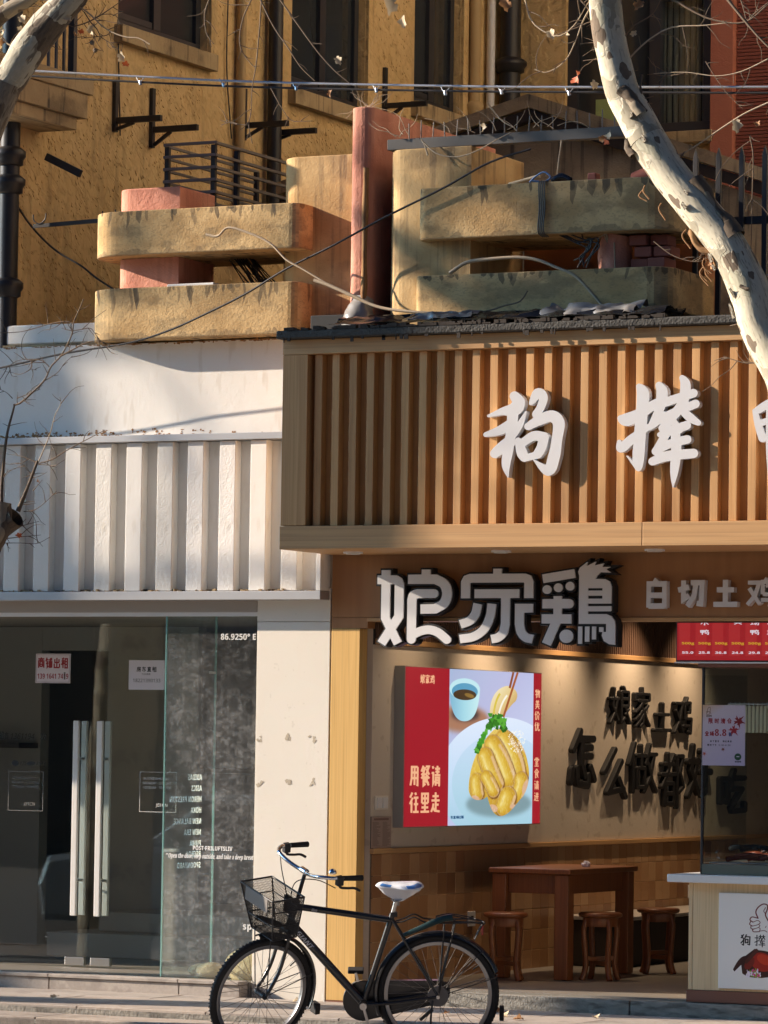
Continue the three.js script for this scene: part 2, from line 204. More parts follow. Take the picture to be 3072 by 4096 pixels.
const M = {
  stucco: mat({ map: T.stuccoC, bumpMap: T.stuccoB, bumpScale: 0.012, roughness: 0.95 }),
  balcony: mat({ map: T.balcony, bumpMap: T.plasterB, bumpScale: 0.0035, roughness: 0.93 }),
  pink: mat({ map: T.pink, bumpMap: T.plasterB, bumpScale: 0.005, roughness: 0.9 }),
  coping: mat({ map: T.coping, bumpMap: T.plasterB, bumpScale: 0.005, roughness: 0.92 }),
  white: mat({ map: T.white, bumpMap: T.plasterB, bumpScale: 0.0013, roughness: 0.8 }),
  pillar: mat({ map: T.pillar, bumpMap: T.fineB, bumpScale: 0.0006, roughness: 0.55 }),
  oak: mat({ map: T.oak, roughness: 0.55 }), oakH: mat({ map: T.oakH, roughness: 0.55 }), oakY: mat({ map: T.oakY, roughness: 0.5 }), fascia: mat({ map: T.fascia, roughness: 0.5 }),
  redwood: mat({ map: T.redwood, roughness: 0.35 }), pale: mat({ map: T.pale, roughness: 0.5 }),
  bark: mat({ map: T.bark, bumpMap: T.barkB, bumpScale: 0.006, roughness: 0.85 }), barkOld: mat({ map: T.barkOld, bumpMap: T.barkB, bumpScale: 0.012, roughness: 0.9 }), barkDark: mat({ map: T.barkDark, bumpMap: T.barkB, bumpScale: 0.008, roughness: 0.9 }),
  twig: mat({ rgb: [0.17, 0.12, 0.08], roughness: 0.85 }), twigPale: mat({ rgb: [0.46, 0.36, 0.25], roughness: 0.8 }),
  granite: mat({ map: T.granite, roughness: 0.75 }), paver: mat({ map: T.paver, bumpMap: T.fineB, bumpScale: 0.002, roughness: 0.85 }),
  greyStone: mat({ map: T.greyStone, bumpMap: T.plasterB, bumpScale: 0.006, roughness: 0.85 }), floor: mat({ map: T.floor, roughness: 0.35 }), asphalt: mat({ map: T.asphalt, roughness: 0.9 }),
  beige: mat({ map: T.beige, bumpMap: T.fineB, bumpScale: 0.001, roughness: 0.75 }), rust: mat({ map: T.rust, roughness: 0.9 }),
  rail: mat({ rgb: [0.52, 0.52, 0.53], roughness: 0.42, metalness: 0.75 }), steel: mat({ rgb: [0.62, 0.61, 0.60], roughness: 0.28, metalness: 1 }), brushed: mat({ rgb: [0.72, 0.70, 0.68], roughness: 0.45, metalness: 0.35 }), chrome: mat({ rgb: [0.8, 0.8, 0.82], roughness: 0.08, metalness: 1 }),
  darkMetal: mat({ rgb: [0.022, 0.021, 0.024], roughness: 0.5 }), greyMetal: mat({ rgb: [0.17, 0.155, 0.145], roughness: 0.55 }), beam: mat({ rgb: [0.11, 0.105, 0.10], roughness: 0.6 }), frame: mat({ rgb: [0.035, 0.037, 0.045], roughness: 0.4 }),
  blackPipe: mat({ rgb: [0.018, 0.018, 0.021], roughness: 0.45 }), whitePipe: mat({ rgb: [0.62, 0.63, 0.66], roughness: 0.4 }), ochrePipe: mat({ rgb: [0.44, 0.31, 0.15], roughness: 0.7 }),
  plastic: mat({ phys: true, rgb: [0.016, 0.016, 0.018], roughness: 0.22, clearcoat: 0.6, clearcoatRoughness: 0.15 }), film: mat({ phys: true, rgb: [0.30, 0.29, 0.28], roughness: 0.3, clearcoat: 0.5 }),
  bitumen: mat({ rgb: [0.05, 0.047, 0.043], roughness: 0.8, bumpMap: T.plasterB, bumpScale: 0.01 }),
  blackPaint: mat({ rgb: [0.012, 0.012, 0.014], roughness: 0.55 }), acrylic: mat({ phys: true, rgb: [0.74, 0.74, 0.76], roughness: 0.3, clearcoat: 0.4, clearcoatRoughness: 0.12 }),
  glass: mat({ phys: true, rgb: [0.93, 0.97, 0.96], roughness: 0.015, transmission: 1, thickness: 0, ior: 1.5 }), glassEdge: mat({ phys: true, rgb: [0.22, 0.42, 0.40], roughness: 0.15, clearcoat: 0.6 }),
  windowGlass: mat({ phys: true, rgb: [0.035, 0.04, 0.045], roughness: 0.06, specularIntensity: 1 }), curtain: mat({ rgb: [0.20, 0.19, 0.17], roughness: 0.95 }),
  paper: mat({ rgb: [0.74, 0.71, 0.72], roughness: 0.7 }), stoneYellow: mat({ rgb: [0.62, 0.46, 0.26], roughness: 0.8, bumpMap: T.plasterB, bumpScale: 0.01 }), grey: mat({ rgb: [0.34, 0.325, 0.30], roughness: 0.7 }), greyDark: mat({ rgb: [0.055, 0.052, 0.052], roughness: 0.6 }), black: mat({ rgb: [0.008, 0.008, 0.01], roughness: 0.7 }),
  greige: mat({ rgb: [0.40, 0.36, 0.32], roughness: 0.6 }), white2: mat({ rgb: [0.78, 0.78, 0.78], roughness: 0.35 }), red: mat({ rgb: [0.36, 0.04, 0.03], roughness: 0.4 }), brown: mat({ rgb: [0.20, 0.075, 0.045], roughness: 0.55, bumpMap: T.fineB, bumpScale: 0.001 }), soot: mat({ rgb: [0.03, 0.02, 0.014], roughness: 0.8 }),
  blueTarp: mat({ rgb: [0.12, 0.24, 0.48], roughness: 0.5 }), paleTarp: mat({ rgb: [0.45, 0.52, 0.62], roughness: 0.5 }), lime: mat({ rgb: [0.40, 0.46, 0.15], roughness: 0.9, bumpMap: T.plasterB, bumpScale: 0.004 }), redWall: mat({ rgb: [0.24, 0.07, 0.05], roughness: 0.8 }), pinkWall: mat({ rgb: [0.42, 0.15, 0.10], roughness: 0.85, bumpMap: T.plasterB, bumpScale: 0.004 }),
  orangeWall: mat({ rgb: [0.40, 0.17, 0.075], roughness: 0.9, bumpMap: T.plasterB, bumpScale: 0.004 }), ribs: mat({ rgb: [0.16, 0.09, 0.06], roughness: 0.7 }), leaf: mat({ phys: true, rgb: [0.40, 0.20, 0.08], roughness: 0.8, transmission: 0.25, thickness: 0 }), leafPale: mat({ phys: true, rgb: [0.62, 0.50, 0.33], roughness: 0.8, transmission: 0.2, thickness: 0 }), leafRed: mat({ phys: true, rgb: [0.58, 0.13, 0.04], roughness: 0.8, transmission: 0.3, thickness: 0 }),
  meat: mat({ phys: true, rgb: [0.20, 0.045, 0.02], roughness: 0.3, clearcoat: 0.5 }), rubber: mat({ rgb: [0.014, 0.014, 0.015], roughness: 0.75 }), bikeBlack: mat({ phys: true, rgb: [0.010, 0.011, 0.014], roughness: 0.35, clearcoat: 0.7, clearcoatRoughness: 0.12 }),
};
for (const m of [M.leaf, M.leafPale, M.leafRed, M.film, M.plastic]) m.side = THREE.DoubleSide;
// ---------- lettering: strokes drawn on a canvas, used as print or traced into solid letters ----------
const GL = {
  土: '50,8 50,92|20,42 80,42|8,92 92,92', 家: '50,2 50,14|10,30 10,16 90,16 90,30|24,32 78,32|52,34 34,50 12,60|44,44 58,62 54,88 40,94|50,56 34,68 12,78|56,66 36,82 14,94|82,44 62,58|60,54 74,76 92,92',
  白: '50,2 40,18|18,95 18,18 82,18 82,95|18,55 82,55|18,90 82,90', 切: '4,40 44,30|24,8 24,70 44,58|50,16 92,16 88,86 72,84|70,16 62,60 38,94',
  鸡: '6,18 44,18 30,60 4,90|10,36 46,88|70,4 64,14|56,56 56,16 86,16 84,40 74,40|68,24 74,32|56,56 92,56 88,92 74,88|50,74 80,74',
  娘: '22,6 14,50 40,84|36,30 24,66 4,92|4,32 42,32|66,2 70,10|54,14 88,14 88,48|54,14 54,92 70,80|54,32 88,32|54,50 88,50|70,50 96,92|88,58 74,70',
  怎: '40,4 14,34|34,16 88,16|46,16 46,58|46,30 80,30|46,44 80,44|10,66 6,86|28,64 30,88 68,92 70,76|48,62 56,76|78,62 92,82', 么: '52,6 12,48|76,28 26,86 84,80|66,60 92,94',
  做: '22,4 4,42|16,28 16,94|28,26 58,26|44,8 44,50|30,50 56,50 56,86 30,86 30,50|74,6 60,42|70,24 96,24|88,26 76,66 54,94|66,40 80,70 96,94',
  都: '8,22 52,22|30,4 30,40|4,40 58,40|52,6 6,62|18,94 18,56 50,56 50,94|18,74 50,74|18,92 50,92|66,98 66,8 90,8 78,38 92,62 74,72', 好: '24,6 14,48 44,86|40,30 26,66 4,92|4,32 46,32|54,14 90,14 74,38|74,38 74,84 60,90|50,50 96,50',
  吃: '8,72 8,22 34,22 34,72|8,70 34,70|56,4 42,34|52,20 92,20|48,44 84,44 46,84 50,92 94,90 94,76',
  商: '50,0 50,10|6,14 94,14|32,16 38,28|66,16 60,28|12,96 12,32 88,32 88,94|42,36 28,56|58,36 74,54|32,84 32,62 68,62 68,84|32,82 68,82', 铺: '20,2 4,36|14,22 42,22|12,40 40,40|4,56 42,56|24,40 24,90 42,76|48,22 96,22|72,4 72,96|54,96 54,38 90,38 90,94|54,56 90,56|54,74 90,74|82,4 90,14',
  出: '50,4 50,90|20,16 20,46 80,46|80,16 80,46|12,56 12,92 88,92|88,56 88,92', 租: '38,4 10,16|4,32 46,32|26,12 26,96|26,36 4,68|28,40 46,60|56,92 56,12 88,12 88,92|56,38 88,38|56,64 88,64|46,94 98,94',
  房: '48,2 54,10|18,16 18,50 6,94|18,16 86,16 86,34|18,34 86,34|52,38 56,46|28,52 94,52|50,52 46,74 26,94|48,66 82,66 78,92 64,90', 东: '10,16 90,16|42,4 24,44 82,44|54,30 54,92 42,86|30,58 12,84|72,58 90,84',
  直: '10,16 90,16|50,2 50,28|26,88 26,28 76,28 76,88|26,44 76,44|26,58 76,58|26,72 76,72|4,90 96,90', 用: '82,8 20,8 20,60 8,94|82,8 82,92 70,90|20,34 82,34|20,60 82,60|50,8 50,92',
  餐: '30,2 8,30|20,14 46,14 30,36 8,46|22,24 34,30|54,6 88,6 58,44|60,16 92,44|50,38 8,62|52,40 94,62|34,56 68,56 68,76|32,66 68,66|32,56 32,94 54,86|32,76 68,76|68,76 88,94|84,76 70,84',
  请: '14,4 22,16|4,36 22,36 22,84 34,72|40,16 94,16|66,2 66,46|44,30 90,30|36,46 98,46|48,96 48,58 86,58 86,94 76,94|48,70 86,70|48,82 86,82', 往: '30,2 6,26|34,26 4,56|22,44 22,96|60,2 68,14|44,26 94,26|68,26 68,90|46,56 92,56|38,92 98,92',
  里: '18,52 18,8 82,8 82,52|18,30 82,30|18,52 82,52|50,8 50,92|14,72 86,72|4,92 96,92', 走: '50,2 50,40|16,20 84,20|6,40 94,40|52,40 52,84|52,60 84,60|28,54 22,72 4,94|22,72 42,88 96,92',
  物: '14,10 8,34|10,28 44,28|28,4 28,96|4,62 44,50|60,4 48,40|58,20 94,20 90,86 76,84|70,22 48,66|82,22 54,88', 美: '32,2 38,12|68,2 62,12|14,16 86,16|18,30 82,30|6,46 94,46|50,14 50,46|8,64 92,64|50,48 46,66 10,94|52,64 90,94',
  价: '26,2 4,44|18,30 18,96|62,4 36,44|64,6 96,42|52,46 48,74 34,94|78,44 78,96', 优: '26,2 4,44|18,30 18,96|34,32 96,32|58,6 56,56 34,94|70,34 70,84 76,92 94,90 94,76|78,10 86,20',
  堂: '50,0 50,18|26,4 34,16|74,4 66,16|8,36 8,22 92,22 92,36|32,36 68,36 68,52|32,36 32,52 68,52|16,70 84,70|50,56 50,92|6,92 94,92', 食: '50,0 6,38|50,0 96,38|46,18 54,28|28,36 72,36 72,62|28,50 72,50|28,36 28,94 52,84|28,62 72,62|50,62 88,94|80,66 64,78',
  进: '14,6 24,18|4,38 24,38 22,76 4,92|22,76 40,90 98,92|38,24 94,24|34,48 96,48|54,6 54,54 44,78|78,6 78,80', 限: '10,96 10,6 36,6 26,36 38,56 20,64|52,8 52,94 70,80|52,8 86,8 86,44|52,26 86,26|52,44 86,44|66,46 96,94|88,54 74,68',
  时: '8,82 8,14 36,14 36,82|8,46 36,46|8,80 36,80|44,28 98,28|80,4 80,92 66,86|54,46 64,62', 清: '8,8 18,18|4,32 16,42|4,90 24,56|34,14 96,14|64,2 64,42|40,28 90,28|30,42 98,42|44,96 44,54 84,54 84,94 74,94|44,68 84,68|44,80 84,80',
  仓: '50,2 4,48|50,2 96,48|28,46 72,46 72,70 52,68|28,46 28,88 82,88 82,74', 全: '50,2 4,46|50,2 96,46|24,46 76,46|26,66 74,66|50,46 50,90|8,92 92,92', 场: '22,6 22,78|4,32 42,32|2,84 44,72|48,12 86,12 54,42 94,42 88,90 74,88|66,44 44,80|80,44 56,92',
  折: '4,26 42,26|24,4 24,88 12,84|4,62 42,50|88,6 56,16|56,16 54,60 42,94|56,40 98,40|78,40 78,96', 红: '30,4 10,34 34,34|34,30 6,64 40,60|4,88 42,80|50,16 94,16|72,16 72,86|46,88 98,88', 肠: '40,8 14,8 14,60 4,94|40,8 40,92 30,90|14,34 40,34|14,58 40,58|50,12 86,12 56,42 94,42 88,90 76,88|68,44 48,78|80,44 58,92',
  鸭: '8,56 8,14 44,14 44,56|8,34 44,34|8,56 44,56|26,14 26,96|72,2 66,12|58,54 58,14 88,14 86,38 76,38|70,22 76,30|58,54 94,54 90,92 76,88|52,72 82,72',
  狗: '30,4 8,30|12,10 34,46 30,92 18,86|34,46 6,74|58,4 42,36|54,20 94,20 90,88 74,84|50,72 50,42 74,42 74,72|50,70 74,70', 撵: '4,26 38,26|22,4 22,88 10,84|2,62 38,48|42,14 68,14|56,2 56,18 42,40|56,18 66,36|72,14 98,14|84,2 84,18 70,40|84,18 98,36|46,50 94,50|66,40 56,68 94,68|74,58 74,98|42,82 98,82',
  下: '6,14 94,14|48,14 48,96|54,36 74,54', 午: '30,4 12,36|26,20 84,20|6,50 94,50|50,20 50,96', 水: '50,4 50,92 38,86|10,32 36,32 8,78|86,22 58,44|54,36 92,84', 招: '4,26 40,26|22,4 22,88 12,84|4,60 40,48|50,12 90,12 84,46 72,44|68,14 46,50|52,92 52,58 88,58 88,92|52,90 88,90',
};
function cnv(w, h) { const c = document.createElement('canvas'); c.width = w; c.height = h; return c; }
function glyph(g, ch, x, y, w, h, lw, cap = 'butt', join = 'miter') {   // strokes of one sign in the box x,y,w,h
  const st = GL[ch]; if (!st) return; g.lineWidth = lw; g.lineCap = cap; g.lineJoin = join;
  for (const s of st.split('|')) { g.beginPath(); s.split(' ').forEach((p, i) => { const [a, b] = p.split(',').map(Number); const X = x + a / 100 * w, Y = y + b / 100 * h; if (i) g.lineTo(X, Y); else g.moveTo(X, Y); }); g.stroke(); }
}
function line(g, text, x, y, w, h, gap, lw, vertical = false, cap) { [...text].forEach((ch, i) => glyph(g, ch, vertical ? x : x + i * (w + gap), vertical ? y + i * (h + gap) : y, w, h, lw, cap)); }
function brush(g, pts) {   // a brush stroke: x, y, width at every point
  for (let i = 0; i < pts.length - 1; i++) {
    const p0 = pts[Math.max(0, i - 1)], p1 = pts[i], p2 = pts[i + 1], p3 = pts[Math.min(pts.length - 1, i + 2)];
    for (let k = 0; k <= 24; k++) { const t = k / 24, f = (j) => 0.5 * (2 * p1[j] + (p2[j] - p0[j]) * t + (2 * p0[j] - 5 * p1[j] + 4 * p2[j] - p3[j]) * t * t + (3 * p1[j] - p0[j] - 3 * p2[j] + p3[j]) * t * t * t); g.beginPath(); g.arc(f(0), f(1), Math.max(1.5, f(2) / 2), 0, 7); g.fill(); }
  }
}
function canvasTex(c) { const t = new THREE.CanvasTexture(c); t.colorSpace = THREE.SRGBColorSpace; t.magFilter = THREE.LinearFilter; t.needsUpdate = true; return t; }
function alphaTex(c) { const t = new THREE.CanvasTexture(c); t.magFilter = THREE.LinearFilter; t.needsUpdate = true; return t; }
// outlines of the ink on a canvas (marching squares), as shapes in metres: x0..x1, y0 (bottom)..y1 (top)
function trace(c, x0, x1, y0, y1, tol = 0.45) {
  const w = c.width, h = c.height, d = c.getContext('2d').getImageData(0, 0, w, h).data;
  const A = (x, y) => (x < 0 || y < 0 || x >= w || y >= h ? 0 : d[(y * w + x) * 4 + 3] / 255);
  const next = new Map(), key = (p) => p[2], E = (x, y, e) => {   // crossing on an edge, with an id
    if (e === 0) { const a = A(x, y), b = A(x + 1, y); return [x + (0.5 - a) / (b - a), y, 'h' + x + ',' + y]; }
    if (e === 2) { const a = A(x, y + 1), b = A(x + 1, y + 1); return [x + (0.5 - a) / (b - a), y + 1, 'h' + x + ',' + (y + 1)]; }
    if (e === 3) { const a = A(x, y), b = A(x, y + 1); return [x, y + (0.5 - a) / (b - a), 'v' + x + ',' + y]; }
    const a = A(x + 1, y), b = A(x + 1, y + 1); return [x + 1, y + (0.5 - a) / (b - a), 'v' + (x + 1) + ',' + y];
  };
  const CASES = { 1: [[3, 2]], 2: [[2, 1]], 3: [[3, 1]], 4: [[1, 0]], 5: [[3, 0], [1, 2]], 6: [[2, 0]], 7: [[3, 0]], 8: [[0, 3]], 9: [[0, 2]], 10: [[0, 1], [2, 3]], 11: [[0, 1]], 12: [[1, 3]], 13: [[1, 2]], 14: [[2, 3]] };
  for (let y = -1; y < h; y++) for (let x = -1; x < w; x++) {
    const k = (A(x, y) > 0.5 ? 8 : 0) + (A(x + 1, y) > 0.5 ? 4 : 0) + (A(x + 1, y + 1) > 0.5 ? 2 : 0) + (A(x, y + 1) > 0.5 ? 1 : 0);
    for (const [a, b] of CASES[k] || []) { const p = E(x, y, a), q = E(x, y, b); next.set(key(p), [p, q]); }
  }
  const loops = [];
  while (next.size) {
    const first = next.keys().next().value; let k = first; const L = [];
    while (next.has(k)) { const [p, q] = next.get(k); next.delete(k); L.push([p[0], p[1]]); k = key(q); }
    if (L.length > 10) loops.push(L);
  }
  const dp = (P) => { const keep = new Uint8Array(P.length); keep[0] = keep[P.length - 1] = 1; const st = [[0, P.length - 1]]; while (st.length) { const [a, b] = st.pop(); let m = 0, mi = 0; const [ax, ay] = P[a], bx_ = P[b][0] - ax, by_ = P[b][1] - ay, l = Math.hypot(bx_, by_) || 1e-9; for (let i = a + 1; i < b; i++) { const e = l < 1e-6 ? Math.hypot(P[i][0] - ax, P[i][1] - ay) : Math.abs((P[i][0] - ax) * by_ - (P[i][1] - ay) * bx_) / l; if (e > m) { m = e; mi = i; } } if (m > tol) { keep[mi] = 1; st.push([a, mi], [mi, b]); } } return P.filter((_, i) => keep[i]); };
  const polys = loops.map((L) => { const half = L.length >> 1; const P = [...dp(L.slice(0, half + 1)), ...dp([...L.slice(half), L[0]]).slice(1, -1)]; return P.map(([x, y]) => new THREE.Vector2(x0 + (x + 0.5) / w * (x1 - x0), y1 - (y + 0.5) / h * (y1 - y0))); }).filter((P) => P.length > 2);
  const area = (P) => THREE.ShapeUtils.area(P), inside = (p, P) => { let c2 = false; for (let i = 0, j = P.length - 1; i < P.length; j = i++) if ((P[i].y > p.y) !== (P[j].y > p.y) && p.x < (P[j].x - P[i].x) * (p.y - P[i].y) / (P[j].y - P[i].y) + P[i].x) c2 = !c2; return c2; };
  const depth = polys.map((P) => polys.filter((Q) => Q !== P && inside(P[0], Q)).length);
  const out = [];
  polys.forEach((P, i) => { if (depth[i] % 2 === 0) { const s = new THREE.Shape(area(P) < 0 ? [...P].reverse() : P); polys.forEach((Q, j) => { if (depth[j] === depth[i] + 1 && inside(Q[0], P)) s.holes.push(new THREE.Path(area(Q) > 0 ? [...Q].reverse() : Q)); }); out.push(s); } });
  return out;
}
function solid(c, x0, x1, y0, y1, z0, z1, bevel = 0.004) {
  const g = new THREE.ExtrudeGeometry(trace(c, x0, x1, y0, y1), { depth: z1 - z0 - 2 * bevel, curveSegments: 1, bevelEnabled: bevel > 0, bevelThickness: bevel, bevelSize: bevel, bevelOffset: -bevel, bevelSegments: 1 });
  g.translate(0, 0, z0 + bevel); return muv(g);
}
// a printed sheet: plane with its own thickness; face 'z' (towards the street), 'x' (towards +x)
function sheet(w, h, t, face = 'z') { const g = new THREE.BoxGeometry(w, h, t); if (face === 'x') g.rotateY(Math.PI / 2); return g; }
function printMats(map, edge, o = {}) { const f = mat({ map, roughness: 0.6, ...o }); return [edge, edge, edge, edge, f, edge]; }   // BoxGeometry: +z is the fifth side
const signMat = (c, rgb = [0.9, 0.9, 0.9], o = {}) => { const t = alphaTex(c); const m = mat({ rgb, roughness: 0.5, alphaMap: t, transparent: true, ...o }); m.side = THREE.DoubleSide; return m; };
const TR = {
  trunkB: [[3.432,5.179,3.500],[3.464,5.072,3.500],[3.525,4.964,3.500],[3.605,4.820,3.500],[3.700,4.676,3.500],[3.813,4.532,3.500],[3.940,4.388,3.500],[4.058,4.245,3.500],[4.133,4.105,3.500],[4.192,3.966,3.500],[4.245,3.827,3.500],[4.311,3.689,3.500],[4.384,3.550,3.500]],
  limbA: [[-0.575,4.755,3.5],[-0.514,4.986,3.5],[-0.434,5.174,3.5],[-0.342,5.366,3.5],[-0.167,5.578,3.5],[-0.038,5.709,3.5],[0.063,5.806,3.5],[0.165,5.902,3.5]],
  limbA2: [[-0.517,5.626,3.500],[-0.398,5.744,3.500],[-0.291,5.799,3.500],[-0.173,5.853,3.500]],
};
const TWA = [
  [0.006,[[-0.220,5.841,3.50],[-0.064,5.809,3.50],[0.043,5.781,3.50],[0.138,5.754,3.50],[0.216,5.697,3.50],[0.270,5.648,3.50],[0.336,5.607,3.50],[0.436,5.570,3.50],[0.512,5.560,3.50],[0.588,5.520,3.50]]],
  [0.004,[[-0.399,5.759,3.50],[-0.362,5.746,3.50],[-0.321,5.770,3.50],[-0.292,5.814,3.50],[-0.268,5.839,3.50]]],
  [0.005,[[-0.384,5.628,3.50],[-0.347,5.584,3.50],[-0.286,5.562,3.50],[-0.220,5.576,3.50],[-0.168,5.619,3.50],[-0.145,5.675,3.50],[-0.111,5.740,3.50],[-0.077,5.820,3.50]]],
  [0.004,[[-0.210,5.394,3.50],[-0.105,5.507,3.50],[-0.059,5.566,3.50],[-0.037,5.621,3.50],[-0.002,5.671,3.50],[0.045,5.678,3.50]]],
  [0.004,[[0.093,5.654,3.50],[0.158,5.665,3.50],[0.234,5.691,3.50],[0.315,5.732,3.50],[0.373,5.764,3.50],[0.408,5.787,3.50]]],
  [0.004,[[0.157,5.732,3.50],[0.199,5.673,3.50],[0.247,5.623,3.50],[0.266,5.586,3.50],[0.331,5.541,3.50],[0.349,5.514,3.50]]],
  [0.003,[[0.199,5.678,3.50],[0.275,5.709,3.50],[0.369,5.692,3.50],[0.388,5.645,3.50]]],
  [0.002,[[0.223,5.666,3.50],[0.221,5.589,3.50],[0.213,5.564,3.50]]],
  [0.002,[[0.220,5.543,3.50],[0.232,5.517,3.50]]],
  [0.003,[[0.043,5.776,3.50],[0.032,5.751,3.50],[-0.015,5.739,3.50],[-0.075,5.732,3.50],[-0.182,5.724,3.50]]],
  [0.003,[[0.330,5.613,3.50],[0.318,5.593,3.50],[0.266,5.586,3.50],[0.213,5.585,3.50],[0.142,5.581,3.50]]],
  [0.002,[[0.331,5.546,3.50],[0.410,5.536,3.50],[0.405,5.500,3.50]]],
  [0.0045,[[0.969,5.770,3.50],[0.934,5.668,3.50],[0.951,5.550,3.50],[0.996,5.495,3.50]]],
  [0.004,[[1.232,5.739,3.50],[1.176,5.626,3.50],[1.157,5.498,3.50],[1.180,5.432,3.50],[1.224,5.378,3.50],[1.254,5.350,3.50]]],
  [0.0045,[[1.290,5.735,3.50],[1.279,5.542,3.50],[1.261,5.350,3.50],[1.241,5.235,3.50],[1.236,5.107,3.50],[1.223,5.030,3.50],[1.247,4.926,3.50]]],
  [0.003,[[1.223,5.030,3.50],[1.129,5.042,3.50],[1.041,5.068,3.50]]],
  [0.005,[[1.276,5.736,3.50],[1.365,5.575,3.50],[1.454,5.454,3.50],[1.542,5.333,3.50],[1.629,5.251,3.50]]],
  [0.005,[[1.398,5.727,3.50],[1.523,5.565,3.50],[1.640,5.416,3.50],[1.742,5.308,3.50],[1.842,5.225,3.50]]],
  [0.003,[[1.357,5.228,3.50],[1.431,5.108,3.50],[1.489,5.041,3.50],[1.618,5.031,3.50]]],
  [0.012,[[-0.327,2.951,3.50],[-0.323,3.092,3.50],[-0.299,3.335,3.50],[-0.250,3.520,3.50]]],
  [0.006,[[-0.258,3.514,3.50],[-0.221,3.522,3.50],[-0.147,3.575,3.50],[-0.053,3.656,3.50],[-0.017,3.725,3.50],[0.048,3.787,3.50],[0.119,3.913,3.50],[0.125,3.970,3.50],[0.153,4.027,3.50],[0.188,4.102,3.50]]],
  [0.004,[[0.125,3.964,3.50],[0.088,3.978,3.50],[-0.023,3.969,3.50],[-0.133,3.946,3.50],[-0.222,3.930,3.50],[-0.357,3.928,3.50]]],
  [0.003,[[0.126,3.925,3.50],[0.177,3.930,3.50],[0.236,3.935,3.50],[0.273,3.895,3.50],[0.332,3.836,3.50],[0.392,3.809,3.50]]],
  [0.003,[[0.126,3.925,3.50],[0.089,3.930,3.50],[0.048,3.941,3.50]]],
  [0.0135,[[-0.214,2.911,3.50],[-0.158,3.038,3.50],[-0.091,3.196,3.50]]],
  [0.004,[[-0.087,3.190,3.50],[-0.059,3.247,3.50],[-0.016,3.342,3.50],[0.018,3.456,3.50],[0.054,3.519,3.50],[0.044,3.551,3.50]]],
  [0.004,[[-0.087,3.180,3.50],[0.002,3.201,3.50],[0.089,3.247,3.50],[0.176,3.287,3.50],[0.271,3.329,3.50],[0.342,3.360,3.50]]],
  [0.003,[[-0.102,3.187,3.50],[-0.192,3.221,3.50],[-0.304,3.239,3.50]]],
  [0.003,[[-0.087,3.174,3.50],[-0.027,3.170,3.50],[0.032,3.155,3.50]]],
  [0.003,[[-0.130,3.114,3.50],[-0.175,3.166,3.50],[-0.221,3.186,3.50]]],
  [0.003,[[-0.120,3.024,3.50],[-0.084,3.062,3.50],[-0.059,3.087,3.50]]],
  [0.003,[[-0.177,2.910,3.50],[-0.111,2.916,3.50],[-0.030,2.966,3.50],[0.035,3.022,3.50]]],
  [0.003,[[-0.279,2.806,3.50],[-0.183,2.830,3.50],[-0.076,2.853,3.50]]],
  [0.003,[[-0.293,2.758,3.50],[-0.181,2.767,3.50],[-0.063,2.776,3.50]]],
  [0.003,[[-0.330,2.733,3.50],[-0.195,2.732,3.50],[-0.084,2.729,3.50],[-0.004,2.763,3.50]]],
  [0.003,[[-0.028,3.725,3.50],[-0.070,3.759,3.50],[-0.152,3.771,3.50],[-0.241,3.764,3.50],[-0.330,3.715,3.50]]],
  [0.003,[[-0.053,3.649,3.50],[0.028,3.692,3.50],[0.071,3.742,3.50],[0.122,3.782,3.50]]],
  [0.003,[[-0.152,3.771,3.50],[-0.140,3.741,3.50],[-0.147,3.716,3.50],[-0.110,3.710,3.50]]],
  [0.003,[[-0.289,3.730,3.50],[-0.273,3.681,3.50],[-0.241,3.677,3.50]]],
  [0.003,[[-0.266,3.552,3.50],[-0.304,3.585,3.50],[-0.350,3.606,3.50]]],
  [0.003,[[-0.236,3.552,3.50],[-0.162,3.575,3.50],[-0.085,3.600,3.50]]],
  [0.005,[[0.041,3.781,3.50],[0.121,3.817,3.50],[0.208,3.853,3.50],[0.292,3.867,3.50]]],
];
